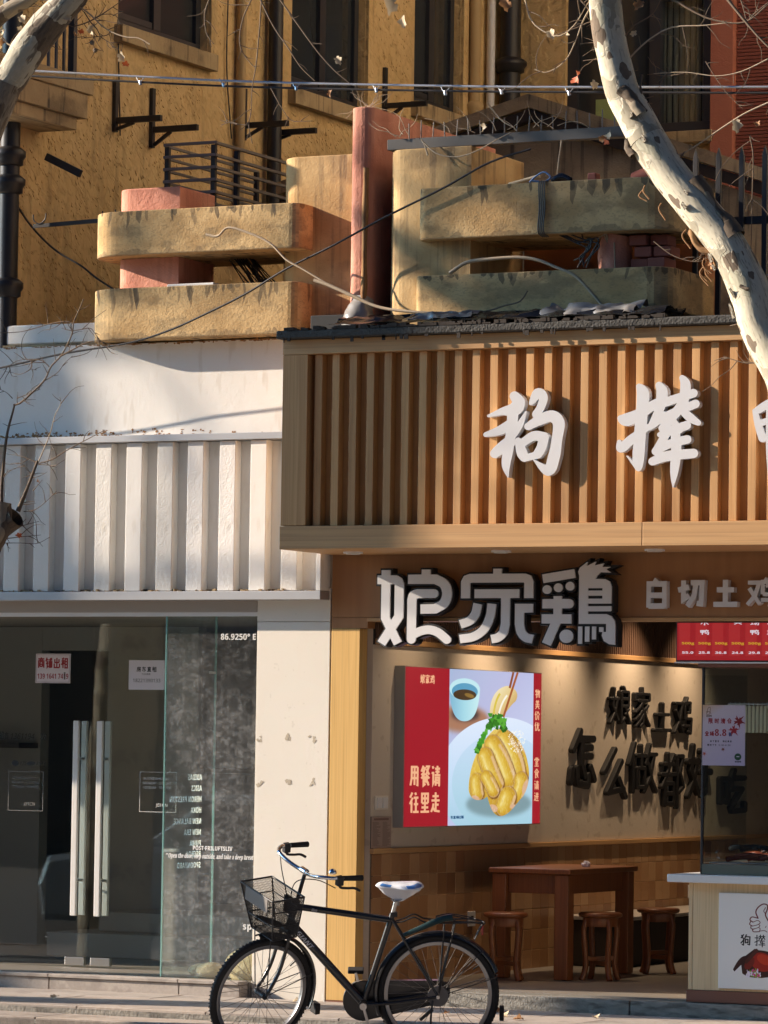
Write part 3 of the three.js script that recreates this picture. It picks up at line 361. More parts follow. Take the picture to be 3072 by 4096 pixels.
const TWB = [
  [0.005,[[2.880,5.638,3.50],[2.929,5.497,3.50],[3.011,5.430,3.50],[3.093,5.406,3.50],[3.173,5.456,3.50],[3.238,5.551,3.50],[3.271,5.599,3.50]]],
  [0.0045,[[3.454,5.364,3.50],[3.519,5.434,3.50],[3.624,5.488,3.50],[3.675,5.571,3.50]]],
  [0.007,[[3.728,5.567,3.50],[3.846,5.492,3.50],[3.964,5.435,3.50],[4.145,5.411,3.50],[4.272,5.494,3.50]]],
  [0.009,[[4.041,5.546,3.50],[4.145,5.417,3.50],[4.223,5.327,3.50],[4.301,5.249,3.50]]],
  [0.005,[[3.436,5.192,3.50],[3.521,5.286,3.50],[3.625,5.365,3.50],[3.730,5.408,3.50],[3.912,5.408,3.50],[4.068,5.414,3.50]]],
  [0.004,[[4.301,5.219,3.50],[4.122,5.151,3.50],[3.993,5.137,3.50],[3.811,5.167,3.50],[3.634,5.171,3.50]]],
  [0.005,[[4.303,4.989,3.50],[4.150,4.931,3.50],[4.009,4.854,3.50],[3.854,4.764,3.50],[3.776,4.734,3.50],[3.684,4.773,3.50],[3.579,4.815,3.50]]],
  [0.004,[[3.333,5.434,3.50],[3.279,5.468,3.50],[3.186,5.443,3.50],[3.059,5.408,3.50]]],
  [0.004,[[3.278,5.561,3.50],[3.226,5.478,3.50],[3.187,5.381,3.50],[3.121,5.267,3.50],[3.014,5.215,3.50],[2.946,5.235,3.50]]],
  [0.004,[[3.454,5.364,3.50],[3.441,5.340,3.50],[3.362,5.277,3.50],[3.228,5.264,3.50]]],
  [0.003,[[3.321,5.354,3.50],[3.254,5.358,3.50],[3.207,5.355,3.50]]],
  [0.011,[[3.286,5.511,3.50],[3.334,5.384,3.50],[3.395,5.257,3.50],[3.456,5.117,3.50],[3.551,4.952,3.50]]],
  [0.003,[[3.785,5.159,3.50],[3.693,5.155,3.50],[3.627,5.171,3.50]]],
  [0.003,[[3.927,5.218,3.50],[3.980,5.135,3.50],[4.046,5.046,3.50],[4.137,4.956,3.50]]],
  [0.004,[[3.211,5.590,3.50],[3.265,5.525,3.50],[3.320,5.397,3.50]]],
  [0.0035,[[4.177,4.817,3.50],[4.196,4.720,3.50],[4.194,4.514,3.50],[4.190,4.240,3.50],[4.188,4.034,3.50]]],
  [0.003,[[3.645,4.283,3.50],[3.690,4.247,3.50],[3.742,4.210,3.50],[3.816,4.179,3.50],[3.898,4.166,3.50],[3.956,4.188,3.50],[3.978,4.207,3.50]]],
  [0.004,[[4.271,3.632,3.50],[4.173,3.626,3.50],[4.095,3.647,3.50],[4.041,3.667,3.50]]],
  [0.004,[[4.077,3.822,3.50],[4.136,3.831,3.50],[4.157,3.823,3.50],[4.172,3.775,3.50],[4.217,3.719,3.50],[4.275,3.635,3.50]]],
  [0.007,[[3.567,5.171,3.50],[3.561,5.073,3.50],[3.622,4.979,3.50],[3.645,4.901,3.50]]],
  [0.004,[[4.118,5.541,3.50],[4.138,5.478,3.50],[4.158,5.416,3.50],[4.196,5.450,3.50],[4.272,5.506,3.50]]],
];
const LEAVES = [
  [-0.226,5.711,0.035],
  [-0.237,5.655,0.022],
  [-0.140,5.597,0.030],
  [0.075,5.694,0.030],
  [-0.372,5.653,0.030],
  [0.124,5.606,0.022],
  [0.159,5.614,0.022],
  [0.212,5.626,0.030],
  [0.236,5.604,0.020],
  [0.421,5.453,0.035],
  [0.451,5.411,0.025],
  [-0.359,5.585,0.025],
  [1.791,5.349,0.032],
  [1.744,5.170,0.025],
  [2.786,5.594,0.051],
  [3.059,5.414,0.038],
  [3.146,5.409,0.018],
  [3.210,5.169,0.051],
  [3.310,5.126,0.030],
  [2.180,5.541,0.043],
  [3.564,5.535,0.038],
  [3.533,5.384,0.023],
  [2.087,5.642,0.070],
  [4.111,4.866,0.043],
  [4.235,4.866,0.025],
  [3.982,4.152,0.029],
  [-0.059,3.078,0.015],
  [-0.178,2.773,0.023],
  [-0.305,2.944,0.025],
];
const MISC = {
  cable: [[1.513,5.316,0.350],[1.239,5.250,0.343],[0.920,5.107,0.337],[0.500,4.937,0.330],[0.140,4.777,0.323],[-0.192,4.643,0.317],[-0.493,4.492,0.310],[-0.798,4.369,0.303],[-1.039,4.282,0.297],[-1.316,4.213,0.290],[-1.876,4.148,0.283],[-2.339,4.071,0.277],[-2.629,4.027,0.270]],
  wire1: [[-1.052,5.551,3.200],[-0.319,5.470,3.200],[0.348,5.399,3.200],[1.036,5.329,3.200],[1.904,5.258,3.200]],
  wire1b: [[1.904,5.254,3.200],[2.537,5.212,3.200],[3.154,5.173,3.200],[4.161,5.115,3.200],[4.601,5.093,3.200]],
  wire2: [[-1.052,5.524,3.200],[-0.311,5.439,3.200],[0.227,5.380,3.200],[1.066,5.297,3.200],[1.905,5.218,3.200]],
  wire2b: [[1.904,5.216,3.200],[2.537,5.185,3.200],[3.019,5.154,3.200],[4.162,5.083,3.200],[4.601,5.059,3.200]],
  dead1: [[0.072,4.545,0.450],[0.150,4.519,0.450],[0.342,4.438,0.450],[0.533,4.357,0.450],[0.760,4.321,0.450],[0.972,4.302,0.450],[1.158,4.290,0.450],[1.343,4.273,0.450],[1.564,4.232,0.450]],
  dead2: [[0.947,4.573,0.300],[1.059,4.632,0.300],[1.207,4.648,0.300],[1.429,4.651,0.300],[1.552,4.629,0.300],[1.663,4.585,0.300],[1.797,4.524,0.300],[1.895,4.431,0.300],[2.005,4.316,0.300],[2.090,4.266,0.300]],
  dead3: [[0.985,4.229,0.500],[1.132,4.292,0.500],[1.280,4.298,0.500],[1.426,4.332,0.500],[1.524,4.356,0.500],[1.571,4.416,0.500]],
  dead4: [[-0.738,4.875,0.400],[-0.652,4.860,0.400],[-0.587,4.909,0.400],[-0.416,4.867,0.400],[-0.271,4.797,0.400],[-0.152,4.688,0.400],[-0.048,4.632,0.400],[0.147,4.522,0.400],[0.276,4.454,0.400],[0.429,4.386,0.400]],
  vine1: [[1.974,4.733,0.200],[1.938,4.807,0.200],[1.915,4.882,0.200],[1.905,4.997,0.200],[1.922,5.077,0.200]],
  vine2: [[1.974,4.749,0.200],[1.960,4.815,0.200],[1.946,4.938,0.200],[1.944,5.035,0.200],[1.997,5.074,0.200],[2.040,5.108,0.200]],
  vine3: [[1.965,4.790,0.200],[1.891,4.752,0.200],[1.829,4.702,0.200]],
  vine4: [[2.018,4.731,0.200],[2.025,4.552,0.200],[2.031,4.397,0.200]],
  vine5: [[1.657,5.386,0.200],[1.635,5.229,0.200],[1.625,5.038,0.200],[1.663,4.968,0.200]],
  thin1: [[-2.580,6.112,-3.320],[-2.580,6.619,-3.230],[-2.580,7.140,-3.231]],
  wallcable: [[-2.585,6.555,-1.627],[-2.585,6.312,-1.643],[-2.585,5.904,-1.676]],
  leftcable: [[-2.614,5.240,-0.350],[-2.520,5.118,-0.350],[-2.404,5.002,-0.350],[-2.289,4.912,-0.350],[-2.099,4.807,-0.350],[-1.986,4.725,-0.350],[-1.835,4.635,-0.350]],
  pole: [[-2.486,5.076,-0.300],[-1.920,5.092,-0.300]],
  pipeL: [[-2.754,5.728,-0.450],[-2.747,5.067,-0.450],[-2.740,4.442,-0.450]],
  stick: [[-2.591,5.607,-0.450],[-2.392,5.511,-0.450]],
  twigL: [[-0.169,5.049,3.400],[-0.174,4.977,3.400],[-0.229,4.870,3.400],[-0.277,4.746,3.400],[-0.327,4.693,3.400],[-0.433,4.576,3.400]],
};
const SEED = [[0.212,5.554],[0.234,5.508]];
// ---------- ground ----------
structure('road', (() => { const g = new THREE.PlaneGeometry(300, 300); g.rotateX(-Math.PI / 2); g.translate(0, -0.25, 60); return muv(g); })(), M.asphalt);
{
  const p = structure('pavement', bx(-40, 30, -0.3, -0.125, 1.9, 5.2), M.granite);
  const k = structure('kerb', merge(Array.from({ length: 66 }, (_, i) => bx(-39.5 + i, -38.506 + i, -0.32, -0.118, 5.204, 5.42, 0.012))), M.granite);
  const lim = [-4.2, 4.8], G = [0, 1, 2].map((i) => bx(-0.297, 0.297, -0.02, 0.012, -0.147, 0.147, 0.004));
  const R = rng(5), mats = [M.paver, mat({ map: T.paver, roughness: 0.85, rgb: [1.15, 1.12, 1.08] }), mat({ map: T.paver, roughness: 0.85, rgb: [0.86, 0.85, 0.86] })];
  for (let j = 0; j < 5; j++) for (let i = 0; i < 15; i++) piece('paving_stone', G[0], mats[Math.floor(R() * 3)], p, lim[0] + i * 0.6 + (j % 2) * 0.3, -0.125 + (R() - 0.5) * 0.004, 2.06 + j * 0.3);
  // raised forecourt: two shallow treads with stone edges
  const f = structure('forecourt', bx(-40, 30, -0.3, -0.016, -0.05, 1.5), M.greyStone);
  const s2 = structure('forecourt_step', bx(-40, 30, -0.3, -0.062, 1.504, 1.9), M.greyStone);
  const S1 = bx(-0.447, 0.447, -0.02, 0.014, -0.227, 0.227, 0.005), gm = [M.granite, mat({ map: T.granite, roughness: 0.75, rgb: [1.1, 1.07, 1.04] }), mat({ map: T.granite, roughness: 0.75, rgb: [0.87, 0.86, 0.86] })];
  for (let j = 0; j < 3; j++) for (let i = 0; i < 10; i++) piece('paving_stone', S1, gm[Math.floor(R() * 3)], f, -4.1 + i * 0.9 + (j % 2) * 0.43, -0.014 + (R() - 0.5) * 0.003, 0.345 + j * 0.46);
  const S2 = bx(-0.597, 0.597, -0.05, 0.012, -0.19, 0.19, 0.006);
  for (let i = 0; i < 8; i++) piece('paving_stone', S2, gm[Math.floor(R() * 3)], s2, -4 + i * 1.2, -0.06, 1.71);
}
// ---------- vacant shop on the left ----------
{
  const o = [-2.5, 0, -1];
  const sh = thing('vacant_shop', 'vacant shop with white plaster upper wall, cream pillar and glass entrance', 'shop', o);
  part('plaster_band', bx(-6, -0.002, 3.62, 4.235, -0.35, 0, 0.006), M.white, sh);
  part('upper_wall', bx(-6, -0.002, 2.62, 3.618, -0.35, -0.02), M.greige, sh);
  part('roof', bx(-6, 0.0, 4.0, 4.19, -4.6, -0.352), M.bitumen, sh);
  part('parapet', (() => { const p = []; const R = rng(9); const g = bx(-6, -1.62, 4.262, 4.395, -0.4, -0.1, 0.015); return g; })(), M.white, sh);
  part('parapet_ledge', bx(-6, -1.6, 4.236, 4.26, -0.38, -0.09), M.coping, sh);
  // flaking paint along the top of the plaster: chips of coat standing off the edge
  const R = rng(31), chip = [];
  const scab = (cx, cy, rx, ry, z) => { const n = 6 + Math.floor(R() * 4), P = []; for (let k = 0; k < n; k++) { const a = (k + R() * 0.8) / n * 6.283, r = 0.45 + R() * 0.6; P.push([cx + Math.cos(a) * rx * r, cy + Math.sin(a) * ry * r]); } chip.push(prism(P, z, z + 0.0008 + R() * 0.0012)); };
  for (let i = 0; i < 110; i++) scab(-2.6 + R() * 2.3, 4.225 + R() * 0.008, 0.006 + R() * 0.024, 0.003 + R() * R() * 0.012, 0.0004 + R() * 0.0004);
  for (let i = 0; i < 230; i++) scab(-2.6 + R() * R() * 2.2, 3.626 + R() * R() * 0.045, 0.004 + R() * 0.014, 0.003 + R() * 0.009, 0.0004 + R() * 0.0004);
  const ch = part('paint_flakes', merge(chip), M.rust, sh); ch.userData.kind = 'stuff';
  part('lintel', bx(-6, -0.537, 2.467, 2.618, -0.5, 0, 0.003), M.greige, sh);
  part('pillar_head', bx(-0.533, -0.006, 2.405, 2.618, -0.5, 0.002, 0.002), M.pillar, sh);
  part('pillar', bx(-0.533, -0.006, -0.012, 2.402, -0.5, 0, 0.003), M.pillar, sh);
  part('ceiling', bx(-6, -0.537, 2.47, 2.6, -4.4, -0.502), M.greige, sh);
  part('soffit_trim', bx(-6, -0.54, 2.44, 2.466, -0.06, -0.012), M.white2, sh);
  part('back_wall', bx(-6, 0, 0.1, 2.468, -4.4, -4.2), M.grey, sh);
  part('side_wall', bx(-0.35, -0.01, 0.1, 2.468, -4.198, -0.502), M.grey, sh);
  part('side_wall', bx(-6, -5.8, 0.1, 2.468, -4.198, -0.1), M.grey, sh);
  part('partition', bx(-5.7, -3.93, 0.1, 2.466, -3.1, -2.98), M.grey, sh); part('partition', bx(-3.36, -2.6, 0.1, 2.466, -3.1, -2.98), M.grey, sh); part('partition_head', bx(-3.928, -3.362, 2.29, 2.466, -3.1, -2.98), M.grey, sh);
  for (let i = 0; i < 3; i++) for (let j = 0; j < 2; j++) part('wall_panel', bx(-2.58 + i * 0.62, -1.98 + i * 0.62, 0.45 + j * 0.98, 1.4 + j * 0.98, -3.06, -2.99, 0.006), M.greyDark, sh);
  part('shop_floor', bx(-6, -0.54, -0.1, 0.092, -4.2, 0.02), M.floor, sh);
  part('floor_step', bx(-3.2, -0.55, 0.094, 0.26, -2.9, -1.9, 0.005), M.grey, sh); part('floor_step', bx(-2.95, -0.55, 0.262, 0.40, -2.9, -2.2, 0.005), M.grey, sh);
  part('shelf', bx(-4.4, -3.95, 1.56, 1.60, -2.98, -2.7), M.greyDark, sh);
  // granite doorstep: blocks with joints
  const st = thing('doorstep', 'pale granite doorstep of separate blocks along the vacant shop', 'step', [-2.5, 0, 0.08]);
  const bl = [-4.6, -3.3, -1.96, -0.99, -0.545];
  for (let i = 0; i < 4; i++) { part('step_block', bx(bl[i] + 0.003, bl[i + 1] - 0.003, -0.012, 0.074, 0.022, 0.135, 0.005), M.granite, st); part('step_slab', bx(bl[i] + 0.002, bl[i + 1] - 0.002, 0.076, 0.1, 0.022, 0.15, 0.005), M.granite, st); }
  // torn tape marks on the pillar, six
  const tm = mat({ rgb: [0.50, 0.43, 0.33], roughness: 0.8 }), R2 = rng(77);
  for (const [x, y] of [[-0.495, 1.655], [-0.3, 1.66], [-0.115, 1.66], [-0.49, 1.375], [-0.295, 1.375], [-0.11, 1.385]]) {
    const gs = []; for (let k = 0; k < 3; k++) { const n = 5, P = []; const cx = x + (R2() - 0.5) * 0.05, cy = y + (R2() - 0.5) * 0.045; for (let i = 0; i < n; i++) { const a = i / n * 6.28 + R2(), r = 0.006 + R2() * 0.017; P.push([cx + Math.cos(a) * r, cy + Math.sin(a) * r]); } P.sort((p, q) => Math.atan2(p[1] - cy, p[0] - cx) - Math.atan2(q[1] - cy, q[0] - cx)); gs.push(prism(P, 0.0004 + k * 0.0006, 0.0008 + k * 0.0006)); }
    part('tape_remnant', merge(gs), tm, sh);
  }
  // slatted sign box
  const sb = thing('slatted_fascia', 'white slatted signboard with grey metal rails above the vacant entrance', 'signboard', [-2, 2.54, 0.06]);
  part('backboard', bx(-6, -0.02, 2.6, 3.57, -0.018, 0.03), M.white, sb);
  part('upper_rail', bx(-6, -0.02, 3.573, 3.618, -0.018, 0.135, 0.004), M.rail, sb);
  part('lower_rail', bx(-6, -0.012, 2.54, 2.597, -0.018, 0.135, 0.004), M.rail, sb);
  part('end_plate', bx(-0.045, -0.014, 2.599, 3.571, 0.032, 0.132, 0.003), M.white, sb);
  const SG = bx(-0.059, 0.059, 2.6, 3.57, -0.04, 0.04, 0.005);
  const WV = [M.white, mat({ map: T.white, bumpMap: T.plasterB, bumpScale: 0.003, roughness: 0.8, rgb: [0.96, 0.95, 0.93] }), mat({ map: T.white, bumpMap: T.plasterB, bumpScale: 0.003, roughness: 0.75, rgb: [1.02, 1.02, 1.03] })], RW = rng(14);
  for (let i = 0; i < 16; i++) { const q = piece('slat', SG, WV[Math.floor(RW() * 3)], sb, -0.252 - i * 0.2305 + (RW() - 0.5) * 0.006, 0, 0.072 + (RW() - 0.5) * 0.004); q.rotation.y = (RW() - 0.5) * 0.02; }
  const gr = []; for (let i = 0; i < 190; i++) { const x = -3 + RW() * 2.9; gr.push(bx(x, x + 0.004 + RW() * 0.02, 2.5975, 2.6 + RW() * 0.014, 0.03 + RW() * 0.075, 0.036 + RW() * 0.085 + 0.006)); } part('grime', merge(gr), M.coping, sb).userData.kind = 'stuff';
}
// glass of the vacant shop
{
  const fp = thing('front_window', 'tall dusty front glass pane between the entrance corner and cream pillar', 'window', [-0.87, 0.1, -0.02]);
  part('pane', bx(-1.206, -0.536, 0.102, 2.464, -0.026, -0.016), M.glass, fp);
  part('glass_edge', bx(-1.216, -1.207, 0.102, 2.464, -0.027, -0.015), M.glassEdge, fp);
  // dust on the outside: grains, smears and wiped streaks
  const dust = rep(tex(768, 1024, (u, v) => { const a = 0.5 * fbm(u, v, 90, 180, 301, 2) + 0.5 * fbm(u, v, 24, 60, 302, 2), b = fbm(u, v, 5, 8, 303, 4), st = fbm(u, v, 60, 3, 305, 3), wipe = S(fbm((u + v * 0.3) % 1, v, 3, 5, 307, 4), 0.35, 0.6); return Math.min(0.5, (0.13 + 0.26 * S(a, 0.35, 0.95)) * (0.35 + 0.9 * b) * (0.55 + 0.8 * st) * (0.4 + 0.6 * wipe)); }, false), 1.4, 2.4);
  const dm = mat({ rgb: [0.66, 0.67, 0.67], roughness: 0.9, alphaMap: dust, transparent: true }); dm.side = THREE.DoubleSide;
  const dg = new THREE.PlaneGeometry(0.66, 2.34); dg.translate(-0.871, 1.28, -0.0145); const df = part('dust_film', muv(dg), dm, fp); df.userData.kind = 'stuff';
  const text = (w, h, fn) => { const c = cnv(w, h), g = c.getContext('2d'); g.fillStyle = '#000'; g.fillRect(0, 0, w, h); g.fillStyle = g.strokeStyle = '#fff'; fn(g); return c; };
  const decal = (name, c, x0, x1, y0, y1, z, rgb, parent) => { const g = new THREE.PlaneGeometry(x1 - x0, y1 - y0); g.translate((x0 + x1) / 2, (y0 + y1) / 2, z); return part(name, g, signMat(c, rgb), parent); };
  decal('lettering', text(512, 80, (g) => { g.font = 'bold 66px sans-serif'; g.fillText('POST·FRILUFTSLIV', 4, 62, 500); }), -0.99, -0.69, 0.916, 0.962, -0.0105, [0.92, 0.92, 0.92], fp);
  decal('lettering', text(1024, 72, (g) => { g.font = 'italic bold 60px serif'; g.fillText('" Open the door, step outside, and take a deep breat', 6, 52, 1012); }), -1.19, -0.539, 0.860, 0.908, -0.0105, [0.92, 0.92, 0.92], fp);
  decal('lettering', text(512, 128, (g) => { g.font = 'bold 104px sans-serif'; g.fillText('86.9250° E', 6, 104, 500); }), -0.81, -0.541, 2.275, 2.342, -0.0105, [0.72, 0.72, 0.70], fp);
  decal('lettering', text(128, 128, (g) => { g.font = 'bold 110px sans-serif'; g.fillText('sp', 6, 90); }), -0.615, -0.541, 0.405, 0.475, -0.0105, [0.72, 0.72, 0.70], fp);

  const rp = thing('return_window', 'glass side pane of the entrance recess with a reversed list of shop brands', 'window', [-1.21, 0.1, -0.36]);
  part('pane', bx(-1.216, -1.206, 0.102, 2.464, -0.69, -0.03), M.glass, rp);
  part('glass_edge', bx(-1.217, -1.205, 0.102, 2.464, -0.70, -0.691), M.glassEdge, rp);
  const names = ['ADIDAS', 'ASICS', 'HERON PRESTON', 'HOKA', 'NEW BALANCE', 'NEW ERA', 'PUMA', 'REEBOK', 'SPOONYARD'];
  names.forEach((n, i) => {   // read from the recess side, so reversed from the street
    const c = text(512, 64, (g) => { g.font = 'bold 60px sans-serif'; g.fillText(n, 4, 54); });
    const g = new THREE.PlaneGeometry(0.46, 0.054); g.rotateY(-Math.PI / 2); g.translate(-1.2185, 1.392 - i * 0.0722, -0.549 + 0.23);
    part('lettering', g, signMat(c, [0.92, 0.92, 0.92], { phys: true, transmission: 0.55, thickness: 0, roughness: 1 }), rp);
  });
  const tp = thing('paper_tape', 'small white strip of tape stuck high on the entrance glass', 'tape', [-1.2, 2.08, -0.66]); part('strip', bx(-1.2045, -1.2035, 2.078, 2.095, -0.685, -0.595), M.paper, tp);
  // yellow stones inside the window
  const rock = (x, y, z, rx, ry, rz, seed) => { const g = new THREE.IcosahedronGeometry(1, 4); const p = g.attributes.position; for (let i = 0; i < p.count; i++) { const a = p.getX(i), b = p.getY(i), c = p.getZ(i); const k = 0.86 + 0.25 * vn(a * 2.2 + 9, b * 2.2 + c * 1.7 + 9, 99, 99, seed); p.setXYZ(i, a * k * rx, Math.max(-0.72, b) * k * ry, c * k * rz); } g.computeVertexNormals(); g.translate(x, y + 0.72 * ry * 0.9, z); return muv(g); };
  single('decorative_stone', rock(-1.06, 0.095, -0.30, 0.085, 0.055, 0.07, 3), M.stoneYellow, 'smaller round yellow stone behind the front glass near the entrance corner', 'stone', 'yellow stones inside the window');
  single('decorative_stone', rock(-0.95, 0.095, -0.24, 0.105, 0.062, 0.08, 5), M.stoneYellow, 'flatter yellow stone leaning against the smaller round one behind the glass', 'stone', 'yellow stones inside the window');
  single('decorative_stone', rock(-0.66, 0.095, -0.26, 0.19, 0.135, 0.14, 8), M.stoneYellow, 'largest yellow stone behind the front glass next to the cream pillar', 'stone', 'yellow stones inside the window');
  const pl = thing('display_plinth', 'tall white display plinth inside the front window', 'plinth', [-0.66, 0.1, -0.75]); part('body', bx(-0.79, -0.5, 0.1, 0.88, -0.95, -0.62, 0.004), M.greige, pl); part('top_board', bx(-0.8, -0.49, 0.882, 0.905, -0.96, -0.61, 0.003), M.white2, pl);

  // doors
  const zz = -0.76;
  for (const [x0, x1, hx, lab, n] of [[-3.03, -2.195, -2.28, 'glass door leaf with the red for-rent notice and marker writing', 0], [-2.185, -1.35, -2.095, 'glass door leaf with the plain white for-rent paper', 1]]) {
    const d = thing('glass_door', lab, 'door', [(x0 + x1) / 2, 0.1, zz], 'double glass doors of the vacant shop');
    part('pane', bx(x0, x1, 0.115, 2.45, zz - 0.006, zz + 0.006), M.glass, d);
    part('patch_fitting', bx(n ? x0 + 0.02 : x1 - 0.17, n ? x0 + 0.17 : x1 - 0.02, 0.105, 0.16, zz - 0.018, zz + 0.018, 0.004), M.steel, d);
    for (const [dx, dz] of [[0, 0.055], [0, -0.055]]) { const h = part('handle', bx(hx - 0.021, hx + 0.021, 0.44, 1.757, zz + dz - 0.013, zz + dz + 0.013, 0.004), M.brushed, d); for (const y of [0.68, 1.5]) part('handle_post', rod([hx, y, zz + (dz > 0 ? 0.007 : -0.007)], [hx, y, zz + dz * 0.8], 0.011, 10), M.steel, h); }
    const hr = text(512, 512, (g) => { g.lineWidth = 6; g.strokeRect(8, 8, 496, 496); g.font = '44px sans-serif'; ['BUSINESS HOURS', 'MONDAY - SUNDAY', '10:00AM - 10:00PM'].forEach((s, i) => g.fillText(s, 54, 104 + i * 56, 410)); g.font = '60px sans-serif'; g.fillText('J01CN', 232, 440, 220); });
    if (n) decal('opening_hours', hr, -1.812, -1.524, 1.147, 1.422, zz + 0.0085, [0.62, 0.62, 0.62], d); else decal('opening_hours', hr, -2.844, -2.561, 1.136, 1.41, zz + 0.0085, [0.2, 0.2, 0.2], d);
    if (!n) {
      decal('marker_writing', text(1024, 200, (g) => { glyph(g, '招', 20, 20, 90, 130, 9, 'round'); glyph(g, '商', 118, 40, 80, 120, 8, 'round'); g.font = 'italic 120px sans-serif'; g.fillText('1361194   78', 220, 140, 780); }), -2.93, -2.5, 1.6, 1.69, zz + 0.0085, [0.004, 0.004, 0.006], d);
      decal('marker_writing', text(1024, 160, (g) => { g.beginPath(); g.ellipse(100, 80, 90, 70, 0.2, 0, 7); g.fill(); g.font = 'italic 110px sans-serif'; g.fillText('175', 200, 118); g.beginPath(); g.ellipse(500, 80, 110, 44, -0.1, 0, 7); g.fill(); g.fillText('8543', 620, 118); }), -2.82, -2.5, 1.44, 1.485, zz + 0.0085, [0.004, 0.004, 0.006], d);
    }
  }
  const c1 = cnv(512, 400), g1 = c1.getContext('2d'); g1.fillStyle = '#d9cfd4'; g1.fillRect(0, 0, 512, 400); g1.strokeStyle = '#8a7f86'; g1.lineWidth = 5; g1.strokeRect(14, 14, 484, 372); g1.strokeStyle = '#96101f'; line(g1, '商铺出租', 30, 50, 102, 150, 14, 19); g1.fillStyle = '#96101f'; g1.font = 'bold 96px sans-serif'; g1.fillText('139 1641 7419', 24, 340, 464); g1.fillStyle = 'rgba(60,60,60,.6)'; g1.fillRect(418, 250, 26, 100);
  const n1 = new THREE.Mesh(sheet(0.273, 0.2, 0.004), printMats(canvasTex(c1), M.paper)); n1.name = 'rent_notice'; n1.position.set(-2.501, 2.111, -0.748); n1.userData = { label: 'white for-rent notice with large red Chinese lettering on the glass door', category: 'notice' }; scene.add(shadowed(n1));
  const c2 = cnv(512, 400), g2 = c2.getContext('2d'); g2.fillStyle = '#d8d3dc'; g2.fillRect(0, 0, 512, 400); g2.strokeStyle = g2.fillStyle = '#1c1c22'; line(g2, '房东直租', 112, 86, 64, 72, 10, 9); g2.globalAlpha = 0.45; line(g2, '下全东限用', 184, 176, 22, 26, 4, 4); g2.globalAlpha = 1; g2.font = '66px sans-serif'; g2.fillText('18221390133', 58, 298, 400);
  const n2 = new THREE.Mesh(sheet(0.276, 0.198, 0.003), printMats(canvasTex(c2), M.paper)); n2.name = 'rent_notice_001'; n2.position.set(-1.768, 2.07, -0.748); n2.userData = { label: 'plain white for-rent paper with small black lettering on the glass door', category: 'notice' }; scene.add(shadowed(n2)); taken.set('rent_notice', 2);
}
